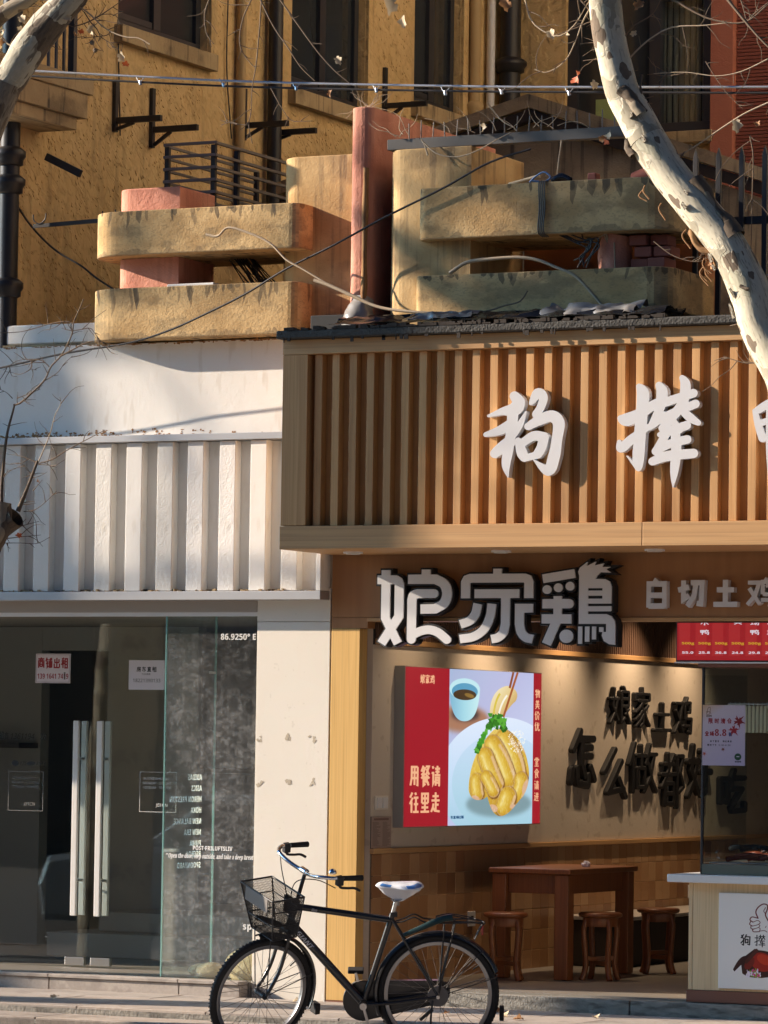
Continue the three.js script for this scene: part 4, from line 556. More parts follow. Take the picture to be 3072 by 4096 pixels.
// ---------- roast-meat shop on the right ----------
{
  const sh = thing('eatery', 'small open-fronted eatery with oak column, beige inner wall and tiled dado', 'shop', [2.5, 0, -3]);
  part('column', bx(0.004, 0.207, 0.0, 2.36, -0.11, 0, 0.003), M.oakY, sh);
  part('column_plinth', bx(0.003, 0.208, -0.014, -0.001, -0.112, 0.001), M.brown, sh);
  part('jamb', bx(0.209, 0.25, 0.1, 2.40, -0.15, -0.113, 0.002), M.darkMetal, sh);
  part('fascia_board', bx(0.004, 7, 2.43, 4.09, -0.12, 0, 0.002), M.fascia, sh);
  part('fascia_leg', bx(0.004, 0.26, 2.362, 2.428, -0.11, 0.0), M.fascia, sh);
  part('fascia_trim', bx(0.26, 7, 2.405, 2.428, -0.13, 0.012, 0.002), M.oakH, sh);
  part('roof', bx(0.004, 7, 4.03, 4.19, -7.2, -0.122), M.bitumen, sh);
  part('ceiling', bx(0.004, 7, 2.86, 2.95, -7.2, -0.122), M.greyDark, sh);
  part('back_wall', bx(0.004, 7, 0, 2.858, -7.35, -7.202), M.beige, sh);
  part('side_wall', bx(6.85, 7, 0, 2.858, -7.2, -0.122), M.beige, sh);
  const sw = part('side_wall', bx(0.006, 0.245, 0.0, 2.858, -7.2, -0.112), M.beige, sh);
  part('wall_plaster', bx(0.245, 0.252, 0.965, 2.262, -7.2, -0.10), M.beige, sh);
  part('chair_rail', bx(0.246, 0.275, 0.93, 0.962, -7.2, -0.102, 0.004), M.oakH, sh);
  part('cornice', bx(0.246, 0.272, 2.265, 2.30, -7.2, -0.135, 0.004), M.oakH, sh);
  const RB = bx(0, 0.018, 2.302, 2.85, -0.009, 0.009);
  const rg = []; for (let i = 0; i < 200; i++) { const g = RB.clone(); g.translate(0.246, 0, -0.15 - i * 0.035); rg.push(g); }
  part('ribbed_cladding', merge(rg), M.ribs, sh);
  // dado tiles, one by one
  const tm = [[0.46, 0.26, 0.13], [0.38, 0.20, 0.095], [0.52, 0.31, 0.16], [0.42, 0.225, 0.105], [0.335, 0.165, 0.08]].map((c) => mat({ rgb: c, roughness: 0.32, bumpMap: T.fineB, bumpScale: 0.0008 }));
  const TG = bx(-0.004, 0.006, -0.0685, 0.0685, -0.068, 0.068, 0.003), R = rng(12);
  for (let j = 0; j < 6; j++) for (let i = 0; i < 46; i++) piece('dado_tile', TG, tm[Math.floor(R() * 5)], sw, 0.249 + R() * 0.0012, 0.857 - j * 0.1405, -0.19 - i * 0.1395);
  part('grout_bed', bx(0.2453, 0.2495, 0.1, 0.928, -7.2, -0.113), mat({ rgb: [0.60, 0.43, 0.25], roughness: 0.9 }), sh);
  part('shop_floor', bx(0.006, 7, -0.1, 0.098, -7.2, -0.06), M.floor, sh);
  part('bench', bx(0.28, 0.75, 0.1, 0.42, -6.9, -3.1, 0.01), M.soot, sh); part('bench_top', bx(0.277, 0.77, 0.422, 0.45, -6.9, -3.05, 0.006), M.greige, sh);
  // threshold of dark stone blocks
  const th = thing('threshold', 'dark worn grey stone threshold in front of the open eatery', 'step', [2.5, 0, 0.03]);
  for (let i = 0; i < 7; i++) part('step_block', bx(0.215 + i * 0.95, 1.16 + i * 0.95, -0.014, 0.085, -0.058, 0.05, 0.008), M.greyStone, th);

  // sign box
  const sg = thing('slatted_sign_box', 'oak signboard box of vertical slats projecting over the eatery', 'signboard', [2.4, 2.83, 0.4]);
  part('backboard', bx(0.03, 4.9, 2.98, 4.04, 0.64, 0.672), M.oak, sg);
  part('top_trim', bx(0.024, 4.92, 4.042, 4.135, 0.62, 0.77, 0.004), M.oakH, sg);
  part('end_stile', bx(0.026, 0.2, 2.975, 4.04, 0.674, 0.768, 0.003), M.oak, sg);
  part('bottom_band', bx(0.022, 2.46, 2.828, 2.972, 0.02, 0.772, 0.004), M.oakH, sg); part('bottom_band', bx(2.463, 4.92, 2.828, 2.972, 0.02, 0.772, 0.004), M.oakH, sg);
  part('side_panel', bx(0.028, 0.05, 2.975, 4.04, 0.004, 0.638), M.oak, sg);
  const mats = [M.oak, mat({ map: T.oak, roughness: 0.55, rgb: [1.12, 1.1, 1.06] }), mat({ map: T.oak, roughness: 0.55, rgb: [0.9, 0.86, 0.82] })], R2 = rng(88);
  for (let v = 0; v < 3; v++) { const SG = bx(-0.025, 0.025, 2.974, 4.04, -0.034, 0.034, 0.002); const u = SG.attributes.uv; for (let i = 0; i < u.count; i++) u.setXY(i, u.getX(i) + v * 0.21, u.getY(i) + v * 0.7); for (let i = v; i < 39; i += 3) piece('slat', SG, mats[Math.floor(R2() * 3)], sg, 0.264 + i * 0.12, 0, 0.707); }
  // downlights in the soffit
  for (let i = 0; i < 4; i++) { const x = 0.35 + i * 1.02, d = thing('soffit_downlight', 'round recessed downlight in the soffit under the oak signboard', 'downlight', [x, 2.82, 0.4], 'downlights under the signboard'); const g = new THREE.CylinderGeometry(0.062, 0.062, 0.012, 20); g.translate(x, 2.823, 0.4); part('bezel', g, M.white2, d); const l = new THREE.CylinderGeometry(0.045, 0.045, 0.006, 20); l.translate(x, 2.8145, 0.4); part('lens', l, mat({ rgb: [0.7, 0.68, 0.62], roughness: 0.3 }), d); }

  // brush lettering on the sign
  const ink = (box, list) => { const [a, b, c, d] = box, k = 1, C = cnv(Math.round((c - a) * k), Math.round((d - b) * k)), g = C.getContext('2d'); g.translate(-a, -b); g.fillStyle = '#000'; list.forEach((s) => brush(g, s)); return C; };
  const letter = (box, list, w, lab) => { const pad = 12; const B = [box[0] - pad, box[1] - pad, box[2] + pad, box[3] + pad], sx = (w[1] - w[0]) / (box[2] - box[0]), sy = (w[3] - w[2]) / (box[3] - box[1]); const C = ink(B, list.map((s) => s.map(([x, y, q]) => [x, y, q > 12 ? q * 1.14 : q]))); single('sign_character', solid(C, w[0] - pad * sx, w[1] + pad * sx, w[2] - pad * sy, w[3] + pad * sy, 0.744, 0.79, 0), M.acrylic, lab, 'letter', 'brush characters on the signboard'); };
  letter([58, 300, 500, 790], [
    [[222, 335, 46], [246, 372, 62], [222, 410, 66], [160, 418, 38], [78, 442, 14]], [[215, 425, 56], [208, 520, 50], [190, 640, 50], [180, 720, 40], [192, 784, 8]], [[205, 490, 50], [140, 525, 44], [64, 546, 24]], [[198, 590, 60], [150, 625, 56], [116, 652, 46]], [[288, 424, 10], [252, 500, 34], [205, 570, 34]],
    [[315, 378, 20], [352, 326, 52], [384, 348, 44], [370, 400, 40], [345, 440, 40]], [[300, 506, 36], [360, 474, 50], [430, 452, 56], [470, 490, 58], [462, 580, 52], [446, 680, 58], [415, 752, 52], [336, 694, 8]],
    [[246, 584, 32], [268, 650, 52], [282, 682, 36]], [[262, 604, 40], [330, 560, 46], [388, 568, 50]], [[388, 566, 48], [378, 620, 48], [356, 660, 46]], [[284, 682, 34], [356, 664, 36]]],
  [1.428, 1.953, 3.247, 3.782], 'large white brush character for dog, beside the plain left slats');
  letter([808, 225, 1275, 848], [
    [[928, 280, 28], [950, 320, 60], [946, 420, 58], [936, 560, 58], [928, 690, 56], [926, 738, 22], [866, 668, 8]], [[824, 454, 26], [860, 464, 62], [930, 436, 56], [1010, 386, 46], [1060, 364, 44]], [[820, 586, 20], [832, 622, 44], [890, 574, 46], [980, 508, 30]],
    [[1040, 276, 34], [1058, 320, 56], [1044, 410, 46], [990, 512, 26]], [[1168, 238, 26], [1188, 280, 50], [1176, 370, 50], [1130, 440, 46], [1060, 516, 36]], [[1000, 396, 44], [1110, 362, 44], [1232, 326, 42]], [[990, 510, 28], [1090, 446, 40], [1244, 386, 42]], [[1170, 420, 34], [1216, 462, 42], [1262, 492, 26]], [[1070, 440, 30], [1120, 480, 34], [1160, 530, 30]],
    [[1046, 552, 24], [1100, 534, 42], [1196, 504, 44]], [[1096, 520, 42], [1060, 590, 42], [1030, 640, 40]], [[1026, 644, 40], [1100, 606, 42], [1200, 582, 42]], [[1008, 700, 40], [1090, 672, 50], [1236, 660, 46]], [[1132, 520, 44], [1140, 640, 50], [1130, 760, 40], [1124, 844, 5]]],
  [2.3, 2.837, 3.172, 3.84], 'large white brush character with a long pointed tail, between dog and the cut-off one');
  letter([1575, 300, 2010, 848], [
    [[1586, 402, 26], [1604, 480, 36], [1630, 564, 40]], [[1606, 396, 40], [1680, 356, 46], [1742, 366, 46]], [[1742, 364, 46], [1730, 450, 44], [1716, 540, 42]], [[1622, 474, 34], [1716, 444, 36]], [[1630, 566, 38], [1716, 540, 40]], [[1674, 372, 44], [1676, 620, 46], [1670, 838, 8]],
    [[1870, 306, 40], [1840, 356, 36]], [[1812, 370, 44], [1806, 560, 44]], [[1812, 372, 44], [1920, 356, 46], [1906, 460, 40]], [[1860, 410, 30], [1880, 450, 30]], [[1806, 560, 44], [1960, 540, 46], [1960, 720, 50], [1900, 770, 12]], [[1780, 660, 30], [1900, 640, 40]]],
  [3.166, 3.65, 3.17, 3.72], 'large white brush character for duck, partly behind the leaning trunk');
  // geometric lettering: white face on a black outline
  const geo = (box, w, draw, lab) => {
    const pad = 24, k = 0.8, W = (box[2] - box[0] + pad * 2) * k, H = (box[3] - box[1] + pad * 2) * k, mk = (extra) => { const C = cnv(Math.round(W), Math.round(H)), g = C.getContext('2d'); g.scale(k, k); g.translate(pad - box[0], pad - box[1]); g.lineJoin = 'miter'; draw(g, extra); return C; };
    const sx = (w[1] - w[0]) / (box[2] - box[0]), sy = (w[3] - w[2]) / (box[3] - box[1]), b = [w[0] - pad * sx, w[1] + pad * sx, w[2] - pad * sy, w[3] + pad * sy];
    const t = thing('block_character', lab, 'letter', [(w[0] + w[1]) / 2, w[2], 0.08], 'block characters over the counter');
    part('backing', solid(mk(13), ...b, 0.03, 0.098, 0), M.blackPaint, t); part('face', solid(mk(0), ...b, 0.0985, 0.11, 0), M.acrylic, t);
  };
  const pen = (g, e, lw, pts, cap = 'butt') => { g.lineWidth = lw + 2 * e; g.lineCap = e ? (cap === 'round' ? 'round' : 'square') : cap; if (e && cap !== 'round') g.lineCap = 'butt'; g.beginPath(); if (e && cap !== 'round') { const [p, q] = pts, L = Math.hypot(q[0] - p[0], q[1] - p[1]) || 1; pts = [[p[0] - (q[0] - p[0]) / L * e, p[1] - (q[1] - p[1]) / L * e], ...pts.slice(1)]; const n = pts.length, a = pts[n - 2], z = pts[n - 1], M2 = Math.hypot(z[0] - a[0], z[1] - a[1]) || 1; pts[n - 1] = [z[0] + (z[0] - a[0]) / M2 * e, z[1] + (z[1] - a[1]) / M2 * e]; } pts.forEach(([x, y], i) => (i ? g.lineTo(x, y) : g.moveTo(x, y))); g.stroke(); };
  const cur = (p, n = 10) => { const c = new THREE.CatmullRomCurve3(p.map(([x, y]) => new THREE.Vector3(x, y, 0)), false, 'centripetal'); return c.getPoints(n * p.length).map((q) => [q.x, q.y]); };
  geo([443, 310, 960, 830], [0.378, 0.902, 2.261, 2.73], (g, e) => {
    pen(g, e, 60, [[503, 314], [503, 650], [592, 828]]); pen(g, e, 62, [[445, 382], [570, 382], [588, 392], [596, 412], [596, 640], [478, 828]]);
    pen(g, e, 60, [[780, 312], [780, 360]]); pen(g, e, 66, [[657, 380], ...cur([[845, 380], [905, 415], [926, 482], [905, 548], [845, 586]]), [745, 588]]); pen(g, e, 62, [[835, 480], ...cur([[725, 480], [695, 492], [685, 525]]), [685, 798]], 'round'); pen(g, e, 60, cur([[690, 770], [745, 742], [810, 732], [870, 752], [928, 800]]), 'round');
  }, 'black-edged white block character for mother, half in sunlight');
  geo([1025, 305, 1530, 830], [0.96, 1.461, 2.262, 2.731], (g, e) => {
    pen(g, e, 58, [[1280, 306], [1280, 360]]); pen(g, e, 62, [[1060, 512], [1060, 400], [1070, 380], [1092, 372], [1466, 372], [1488, 380], [1497, 402], [1497, 512]]); pen(g, e, 62, [[1123, 480], [1432, 480]]); pen(g, e, 60, [[1338, 480], ...cur([[1338, 690], [1322, 755], [1285, 788], [1243, 797]])]);
    pen(g, e, 60, cur([[1146, 550], [1130, 620], [1090, 670], [1027, 694]])); pen(g, e, 60, cur([[1244, 550], [1232, 640], [1190, 730], [1120, 780], [1025, 797]])); pen(g, e, 62, [[1527, 582], [1435, 582], ...cur([[1435, 690], [1448, 748], [1480, 785], [1527, 797]])]);
  }, 'black-edged white block character for home, middle of the three');
  geo([108, 165, 606, 735], [1.518, 2.014, 2.255, 2.771], (g, e) => {
    pen(g, e, 60, [[113, 281], [330, 246]]); for (const [x, y, r] of [[142, 355, 30], [219, 343, 30], [298, 333, 30], [277, 675, 46]]) { g.beginPath(); g.arc(x, y, r + e, 0, 7); g.fill(); }
    pen(g, e, 56, [[216, 400], [216, 560]]); pen(g, e, 64, [[112, 452], [292, 452]]); pen(g, e, 64, [[108, 556], [310, 556]]); pen(g, e, 62, [[222, 540], [142, 728]]); g.beginPath(); g.arc(292, 452, 32 + e, 0, 7); g.fill();
    const P = [[360, 590], [360, 262], [352, 236], [365, 205], [415, 168], [410, 196], [472, 166], [462, 192], [526, 178], [514, 203], [572, 203], [540, 217], [574, 242], [505, 239], [480, 262], [470, 284], [535, 286], [566, 302], [578, 336], [578, 500], [545, 524], [580, 538], [600, 566], [606, 600], [606, 733], [565, 728], [530, 706], [516, 670], [520, 645], [545, 645], [545, 590]];
    g.beginPath(); P.forEach(([x, y], i) => (i ? g.lineTo(x, y) : g.moveTo(x, y))); g.closePath(); g.fill(); if (e) { g.lineWidth = 2 * e; g.stroke(); }
    for (const [x0, y0, x1, y1] of [[357, 608, 383, 726], [403, 608, 432, 712], [450, 608, 476, 696], [498, 612, 526, 645]]) g.fillRect(x0 - e, y0 - e, x1 - x0 + 2 * e, y1 - y0 + 2 * e);
    if (!e) for (const [x0, y0, x1, y1] of [[420, 347, 518, 364], [420, 398, 518, 418], [420, 452, 582, 470], [420, 505, 582, 523]]) g.clearRect(x0, y0, x1 - x0, y1 - y0);
  }, 'black-edged white block character for chicken with flame-like crest');
  [['白', 2.176, 2.35, 2.47, 2.675, 'grey-white character shaped like a box with a top tick'], ['切', 2.391, 2.584, 2.476, 2.676, 'grey-white character for cut, with peeling film'], ['土', 2.614, 2.815, 2.485, 2.677, 'grey-white character shaped like a cross on a bar'], ['鸡', 2.841, 3.05, 2.476, 2.68, 'grey-white character for chicken at the end of the small row']].forEach(([ch, x0, x1, y0, y1, lab]) => {
    const C = cnv(200, 200), g = C.getContext('2d'); g.strokeStyle = '#000'; glyph(g, ch, 16, 16, 168, 168, ch === '鸡' ? 22 : 30);
    const t = thing('small_character', lab + ' above the menu screen', 'letter', [(x0 + x1) / 2, y0, 0.03], 'small row of characters above the menu'); part('body', solid(C, x0 - 0.01, x1 + 0.01, y0 - 0.01, y1 + 0.01, 0.004, 0.056, 0), M.acrylic, t);
  });

  // menu screen
  const c = cnv(1024, 384), g = c.getContext('2d'); g.fillStyle = '#a51c22'; g.fillRect(0, 0, 1024, 384); g.fillStyle = '#b32a2c'; for (let i = 0; i < 12; i++) g.fillRect(10 + i * 90, 0, 60, 340);
  const price = ['55.0', '25.8', '36.8', '24.8', '29.8', '29.8', '29.8', '88.8', '68.8', '24.8', '65.0', '32.8'], nm = ['', '水鸭', '', '美', '场鸭', '水鸡', '', '堂', '物', '红肠', '食肠', ''];
  price.forEach((p, i) => { g.strokeStyle = '#f4e9f4'; [...nm[i]].forEach((ch, k) => glyph(g, ch, 34 + i * 90, (nm[i].length > 1 ? -28 : -34) + k * 98, 50, 54, 6)); g.fillStyle = '#e0b52a'; g.font = 'bold 34px sans-serif'; g.fillText('500g', 24 + i * 90, 222, 70); g.fillStyle = '#f6ecf8'; g.fillText(p, 26 + i * 90, 318, 64); });
  const t = thing('menu_screen', 'red lit menu screen listing prices below the small characters', 'screen', [3.0, 2.16, 0.0]);
  part('housing', bx(2.377, 3.63, 2.158, 2.4, -0.05, 0.012, 0.004), M.darkMetal, t);
  const mt = canvasTex(c); const pg = new THREE.PlaneGeometry(1.235, 0.228); pg.translate(3.003, 2.281, 0.0135); part('display', pg, mat({ rgb: [0.03, 0.03, 0.03], emissive: 0xffffff, emissiveMap: mt, emissiveIntensity: 0.36, roughness: 0.25 }), t);
  part('ledge', bx(2.37, 3.64, 2.148, 2.157, -0.05, 0.02), M.white2, t);
  const ml = new THREE.RectAreaLight(0xff5548, 0.15, 1.2, 0.22); ml.name = 'menu_glow'; ml.position.set(3.003, 2.281, 0.02); ml.lookAt(3.003, 2.281, 2); scene.add(ml);
}
// lightbox on the inner wall
{
  const W = 1100, H = 1040, c = cnv(W, H), g = c.getContext('2d');   // 2.165 m x 1.04 m seen along the wall
  const x1 = 0.308 * W, x2 = 0.938 * W; const grad = (x0, y0, xe, ye, a) => { const q = g.createLinearGradient(x0, y0, xe, ye); a.forEach(([t, s]) => q.addColorStop(t, s)); return q; };
  g.fillStyle = '#a01726'; g.fillRect(0, 0, W, H);
  g.save(); g.beginPath(); g.rect(x1, 0, x2 - x1, H); g.clip();
  g.fillStyle = grad(x1, 0, x2, H * 0.5, [[0, '#a9b8d8'], [0.5, '#b9bbe0'], [1, '#c8d0ee']]); g.fillRect(x1, 0, x2 - x1, H); g.fillStyle = '#a9795f'; g.filter = 'blur(16px)'; g.beginPath(); g.ellipse(x1 + 110, 330, 210, 90, 0, 0, 7); g.fill(); g.fillStyle = '#3c3136'; g.beginPath(); g.ellipse(x1 + 130, 300, 110, 40, 0, 0, 7); g.fill(); g.filter = 'none';
  // plate
  g.fillStyle = grad(0, 300, 0, H, [[0, '#dfeafc'], [0.6, '#c4dcf5'], [1, '#a9cfe2']]); g.beginPath(); g.ellipse(x1 + 440, 740, 520, 430, 0, 0, 7); g.fill(); g.fillStyle = grad(0, 400, 0, H, [[0, '#c9def6'], [1, '#a6d0e0']]); g.beginPath(); g.ellipse(x1 + 440, 760, 410, 340, 0, 0, 7); g.fill();
  // cup of sauce
  g.fillStyle = grad(x1, 0, x1 + 240, 0, [[0, '#7fb4cf'], [0.5, '#a5d8e6'], [1, '#c7ecf0']]); g.beginPath(); g.moveTo(x1 + 2, 130); g.bezierCurveTo(x1 + 10, 300, x1 + 60, 345, x1 + 120, 345); g.bezierCurveTo(x1 + 190, 345, x1 + 235, 290, x1 + 245, 130); g.closePath(); g.fill(); g.fillStyle = '#bfe6ee'; g.beginPath(); g.ellipse(x1 + 123, 130, 122, 72, 0, 0, 7); g.fill(); g.fillStyle = '#5a9dc0'; g.beginPath(); g.ellipse(x1 + 123, 146, 104, 56, 0, 0, 7); g.fill(); g.fillStyle = '#46331f'; g.beginPath(); g.ellipse(x1 + 123, 168, 92, 36, 0, 0, 7); g.fill(); g.fillStyle = '#8a6b33'; g.beginPath(); g.ellipse(x1 + 160, 172, 40, 14, 0.2, 0, 7); g.fill();
  // steamed chicken: a mound cut into slices
  const R = rng(3), CX = x1 + 425, TOP = 395;
  const mound = () => { g.beginPath(); g.moveTo(CX - 60, TOP); g.bezierCurveTo(CX - 190, 500, CX - 260, 640, CX - 262, 800); g.bezierCurveTo(CX - 250, 880, CX - 170, 890, CX - 110, 850); g.bezierCurveTo(CX - 90, 900, CX - 70, 985, CX + 10, 985); g.bezierCurveTo(CX + 90, 970, CX + 130, 900, CX + 180, 860); g.bezierCurveTo(CX + 240, 800, CX + 250, 690, CX + 225, 620); g.bezierCurveTo(CX + 200, 500, CX + 120, 420, CX + 30, 385); g.closePath(); };
  g.filter = 'blur(14px)'; g.fillStyle = 'rgba(90,110,110,.55)'; g.beginPath(); g.ellipse(CX - 10, 900, 270, 90, 0, 0, 7); g.fill(); g.filter = 'none';
  mound(); g.fillStyle = grad(CX - 260, 400, CX + 240, 980, [[0, '#f0dc92'], [0.35, '#dcb640'], [0.7, '#c99d35'], [1, '#8d6128']]); g.fill(); g.save(); mound(); g.clip();
  const strip = (x, y, cx, cy, xe, ye, w) => { const run = (dw, dx, dy, col, bl = 0) => { g.filter = bl ? `blur(${bl}px)` : 'none'; g.strokeStyle = col; g.lineWidth = dw; g.beginPath(); g.moveTo(CX + x + dx, y + dy); g.quadraticCurveTo(CX + cx + dx, cy + dy, CX + xe + dx, ye + dy); g.stroke(); }; g.lineCap = 'round'; run(w + 9, 5, 6, 'rgba(96,52,26,.75)', 4); run(w, 0, 0, '#c29a63'); run(w * 0.9, -2, -3, '#c7992f'); run(w * 0.66, -w * 0.08, -4, '#d6ae3a', 9); run(w * 0.34, -w * 0.16, -6, 'rgba(236,210,110,.75)', 12); run(w * 0.1, -w * 0.2, -8, 'rgba(255,250,220,.45)', 6); run(w * 0.16, w * 0.42, 3, 'rgba(226,190,150,.85)', 3); g.filter = 'none'; g.lineCap = 'butt'; };
  for (const q of [[170, 570, 235, 660, 205, 740, 110], [90, 480, 200, 590, 215, 660, 130], [20, 460, 120, 560, 140, 700, 140], [-70, 500, 10, 590, 60, 730, 140], [-130, 580, -90, 670, -40, 760, 130], [-200, 740, -205, 780, -190, 830, 100], [-120, 720, -80, 770, -60, 810, 96], [170, 740, 185, 790, 130, 850, 120], [60, 850, 50, 880, 30, 920, 140]]) strip(...q);
  g.fillStyle = '#d9b08e'; g.filter = 'blur(2px)'; for (const [x, y, w, h2] of [[-60, 930, 40, 26], [-205, 860, 34, 18], [205, 790, 22, 50], [120, 925, 40, 18]]) { g.beginPath(); g.ellipse(CX + x, y, w, h2, 0.3, 0, 7); g.fill(); } g.filter = 'none';
  for (let i = 0; i < 1500; i++) { const xx = CX - 270 + R() * 520, yy = 390 + R() * 600; g.strokeStyle = ['rgba(255,246,200,.28)', 'rgba(120,72,30,.22)', 'rgba(246,214,110,.3)', 'rgba(255,255,240,.35)'][i % 4]; g.lineWidth = 1 + R() * 2.4; g.beginPath(); g.moveTo(xx, yy); g.lineTo(xx + (R() - 0.5) * 16, yy + 5 + R() * 20); g.stroke(); }
  g.restore();
  g.fillStyle = 'rgba(255,252,236,.85)'; for (let i = 0; i < 170; i++) { const a = R() * 6.3, r = Math.sqrt(R()); g.beginPath(); g.ellipse(CX + 130 + Math.cos(a) * r * 75, 470 + Math.sin(a) * r * 80, 1.5 + R() * 6, 1 + R() * 3, R() * 3, 0, 7); g.fill(); }
  // piece held by chopsticks
  g.fillStyle = grad(x1 + 330, 100, x1 + 560, 300, [[0, '#f6efd2'], [0.5, '#e2c98c'], [1, '#b98a4c']]); g.beginPath(); g.moveTo(x1 + 330, 300); g.bezierCurveTo(x1 + 320, 200, x1 + 370, 110, x1 + 470, 95); g.bezierCurveTo(x1 + 560, 110, x1 + 570, 160, x1 + 540, 200); g.bezierCurveTo(x1 + 480, 240, x1 + 460, 300, x1 + 400, 320); g.closePath(); g.fill(); g.strokeStyle = '#d8c14a'; g.lineWidth = 16; g.beginPath(); g.moveTo(x1 + 360, 290); g.quadraticCurveTo(x1 + 370, 200, x1 + 410, 150); g.stroke(); g.strokeStyle = 'rgba(255,255,250,.8)'; g.lineWidth = 14; g.beginPath(); g.moveTo(x1 + 400, 300); g.quadraticCurveTo(x1 + 420, 210, x1 + 470, 160); g.stroke();
  g.lineWidth = 17; g.strokeStyle = '#8f4a26'; g.beginPath(); g.moveTo(x1 + 520, 0); g.lineTo(x1 + 490, 110); g.stroke(); g.strokeStyle = '#a6592f'; g.beginPath(); g.moveTo(x1 + 556, 0); g.lineTo(x1 + 440, 310); g.stroke();
  // coriander
  for (let i = 0; i < 70; i++) { const t = R(), bx0 = x1 + (i < 46 ? 330 + R() * 130 : 225 + t * 110), by0 = i < 46 ? 300 + R() * 100 : 540 - t * 190; g.fillStyle = ['#2f7a1e', '#3f9428', '#246016', '#58ab35'][Math.floor(R() * 4)]; g.beginPath(); for (let k = 0; k < 7; k++) { const a = k / 7 * 6.28 + R(), r = 10 + R() * 20; g.lineTo(bx0 + Math.cos(a) * r, by0 + Math.sin(a) * r); } g.fill(); }
  g.restore();
  g.strokeStyle = '#f2b48a'; line(g, '娘家鸡', 112, 44, 34, 62, 4, 7); line(g, '用餐请', 42, 640, 72, 140, 10, 15); line(g, '往里走', 42, 815, 72, 140, 10, 15); line(g, '物美价优', 1046, 108, 42, 66, 10, 7, true); line(g, '堂食请进', 1046, 582, 42, 66, 14, 7, true);
  g.strokeStyle = '#1d4e7a'; line(g, '东直场红肠', x1 + 22, 975, 20, 20, 1, 4);
  const z0 = -0.416, z1 = -2.581, y0 = 1.092, y1 = 2.135;
  const t = thing('lightbox_poster', 'lit menu lightbox showing sliced steamed chicken between red lettered strips', 'lightbox', [0.3, 1.09, -1.5]);
  part('case', bx(0.253, 0.328, y0, y1, z1, z0, 0.003), M.grey, t);
  const pg = new THREE.PlaneGeometry(z0 - z1 - 0.012, y1 - y0 - 0.012); pg.rotateY(Math.PI / 2); pg.translate(0.3295, (y0 + y1) / 2, (z0 + z1) / 2);
  part('lit_print', pg, mat({ rgb: [0.04, 0.04, 0.04], emissive: 0xffffff, emissiveMap: canvasTex(c), emissiveIntensity: 0.47, roughness: 0.3 }), t);
  const l = new THREE.RectAreaLight(0xdfd8ff, 0.22, 2.1, 1.0); l.name = 'lightbox_glow'; l.position.set(0.335, 1.61, -1.5); l.lookAt(3, 1.61, -1.5); scene.add(l);
  // wall-washing ceiling spots
  for (const [z, k] of [[-3.05, 1], [-4.3, 1], [-5.35, 0.9], [-1.75, 0.8], [-0.6, 0.3]]) {
    const d = thing('ceiling_spot', 'small round ceiling spotlight washing the beige inner wall', 'spotlight', [0.62, 2.84, z], 'ceiling spotlights of the eatery'); const q = new THREE.CylinderGeometry(0.045, 0.045, 0.02, 16); q.translate(0.62, 2.849, z); part('bezel', q, M.white2, d); const le = new THREE.CylinderGeometry(0.03, 0.03, 0.006, 16); le.translate(0.62, 2.835, z); part('lens', le, mat({ rgb: [0.8, 0.7, 0.5], emissive: 0xffd9a0, emissiveIntensity: 1.2 }), d);
    const s = new THREE.SpotLight(0xffdcb4, 3.0 * k, 0, 0.8, 1, 2); s.name = 'ceiling_spot_beam'; s.position.set(0.62, 2.825, z); s.target.position.set(0.33, 1.2, z); s.castShadow = true; scene.add(s, s.target);
  }
  // raised calligraphy on the wall
  const CB = { 娘: [-3.864, -4.326, 1.767, 2.088], 家: [-4.317, -4.705, 1.75, 2.086], 土: [-4.699, -5.112, 1.733, 1.983], 鸡: [-5.096, -5.536, 1.7, 2.037], 怎: [-3.143, -3.715, 1.284, 1.79], 么: [-3.712, -4.289, 1.221, 1.662], 做: [-4.21, -4.858, 1.255, 1.702], 都: [-4.835, -5.41, 1.148, 1.635], 好: [-5.367, -5.95, 1.2, 1.704], 吃: [-6.0, -6.7, 1.095, 1.5] };
  const say = { 娘: 'first of the small upper row', 家: 'second of the small upper row', 土: 'third of the small upper row, cross on bar', 鸡: 'last of the small upper row', 怎: 'first of the large lower row', 么: 'second of the large lower row, a looping form', 做: 'third of the large lower row', 都: 'fourth of the large lower row, lowest hanging', 好: 'fifth of the large lower row', 吃: 'last of the large lower row, behind the glass case' };
  for (const [ch, [za, zb, ya, yb]] of Object.entries(CB)) {
    const C = cnv(220, 220), q = C.getContext('2d'); q.strokeStyle = '#000'; glyph(q, ch, 26, 22, 168, 176, '娘家鸡做都'.includes(ch) ? 14 : 21, 'round', 'round');
    const w = za - zb, geo = solid(C, -w * 0.56, w * 0.56, ya - 0.02, yb + 0.02, 0, 0.036, 0.004); geo.rotateY(Math.PI / 2); geo.translate(0.2535, 0, (za + zb) / 2);
    single('wall_character', geo, M.blackPaint, 'raised black brush character, ' + say[ch], 'letter', 'black characters on the inner wall');
  }
}
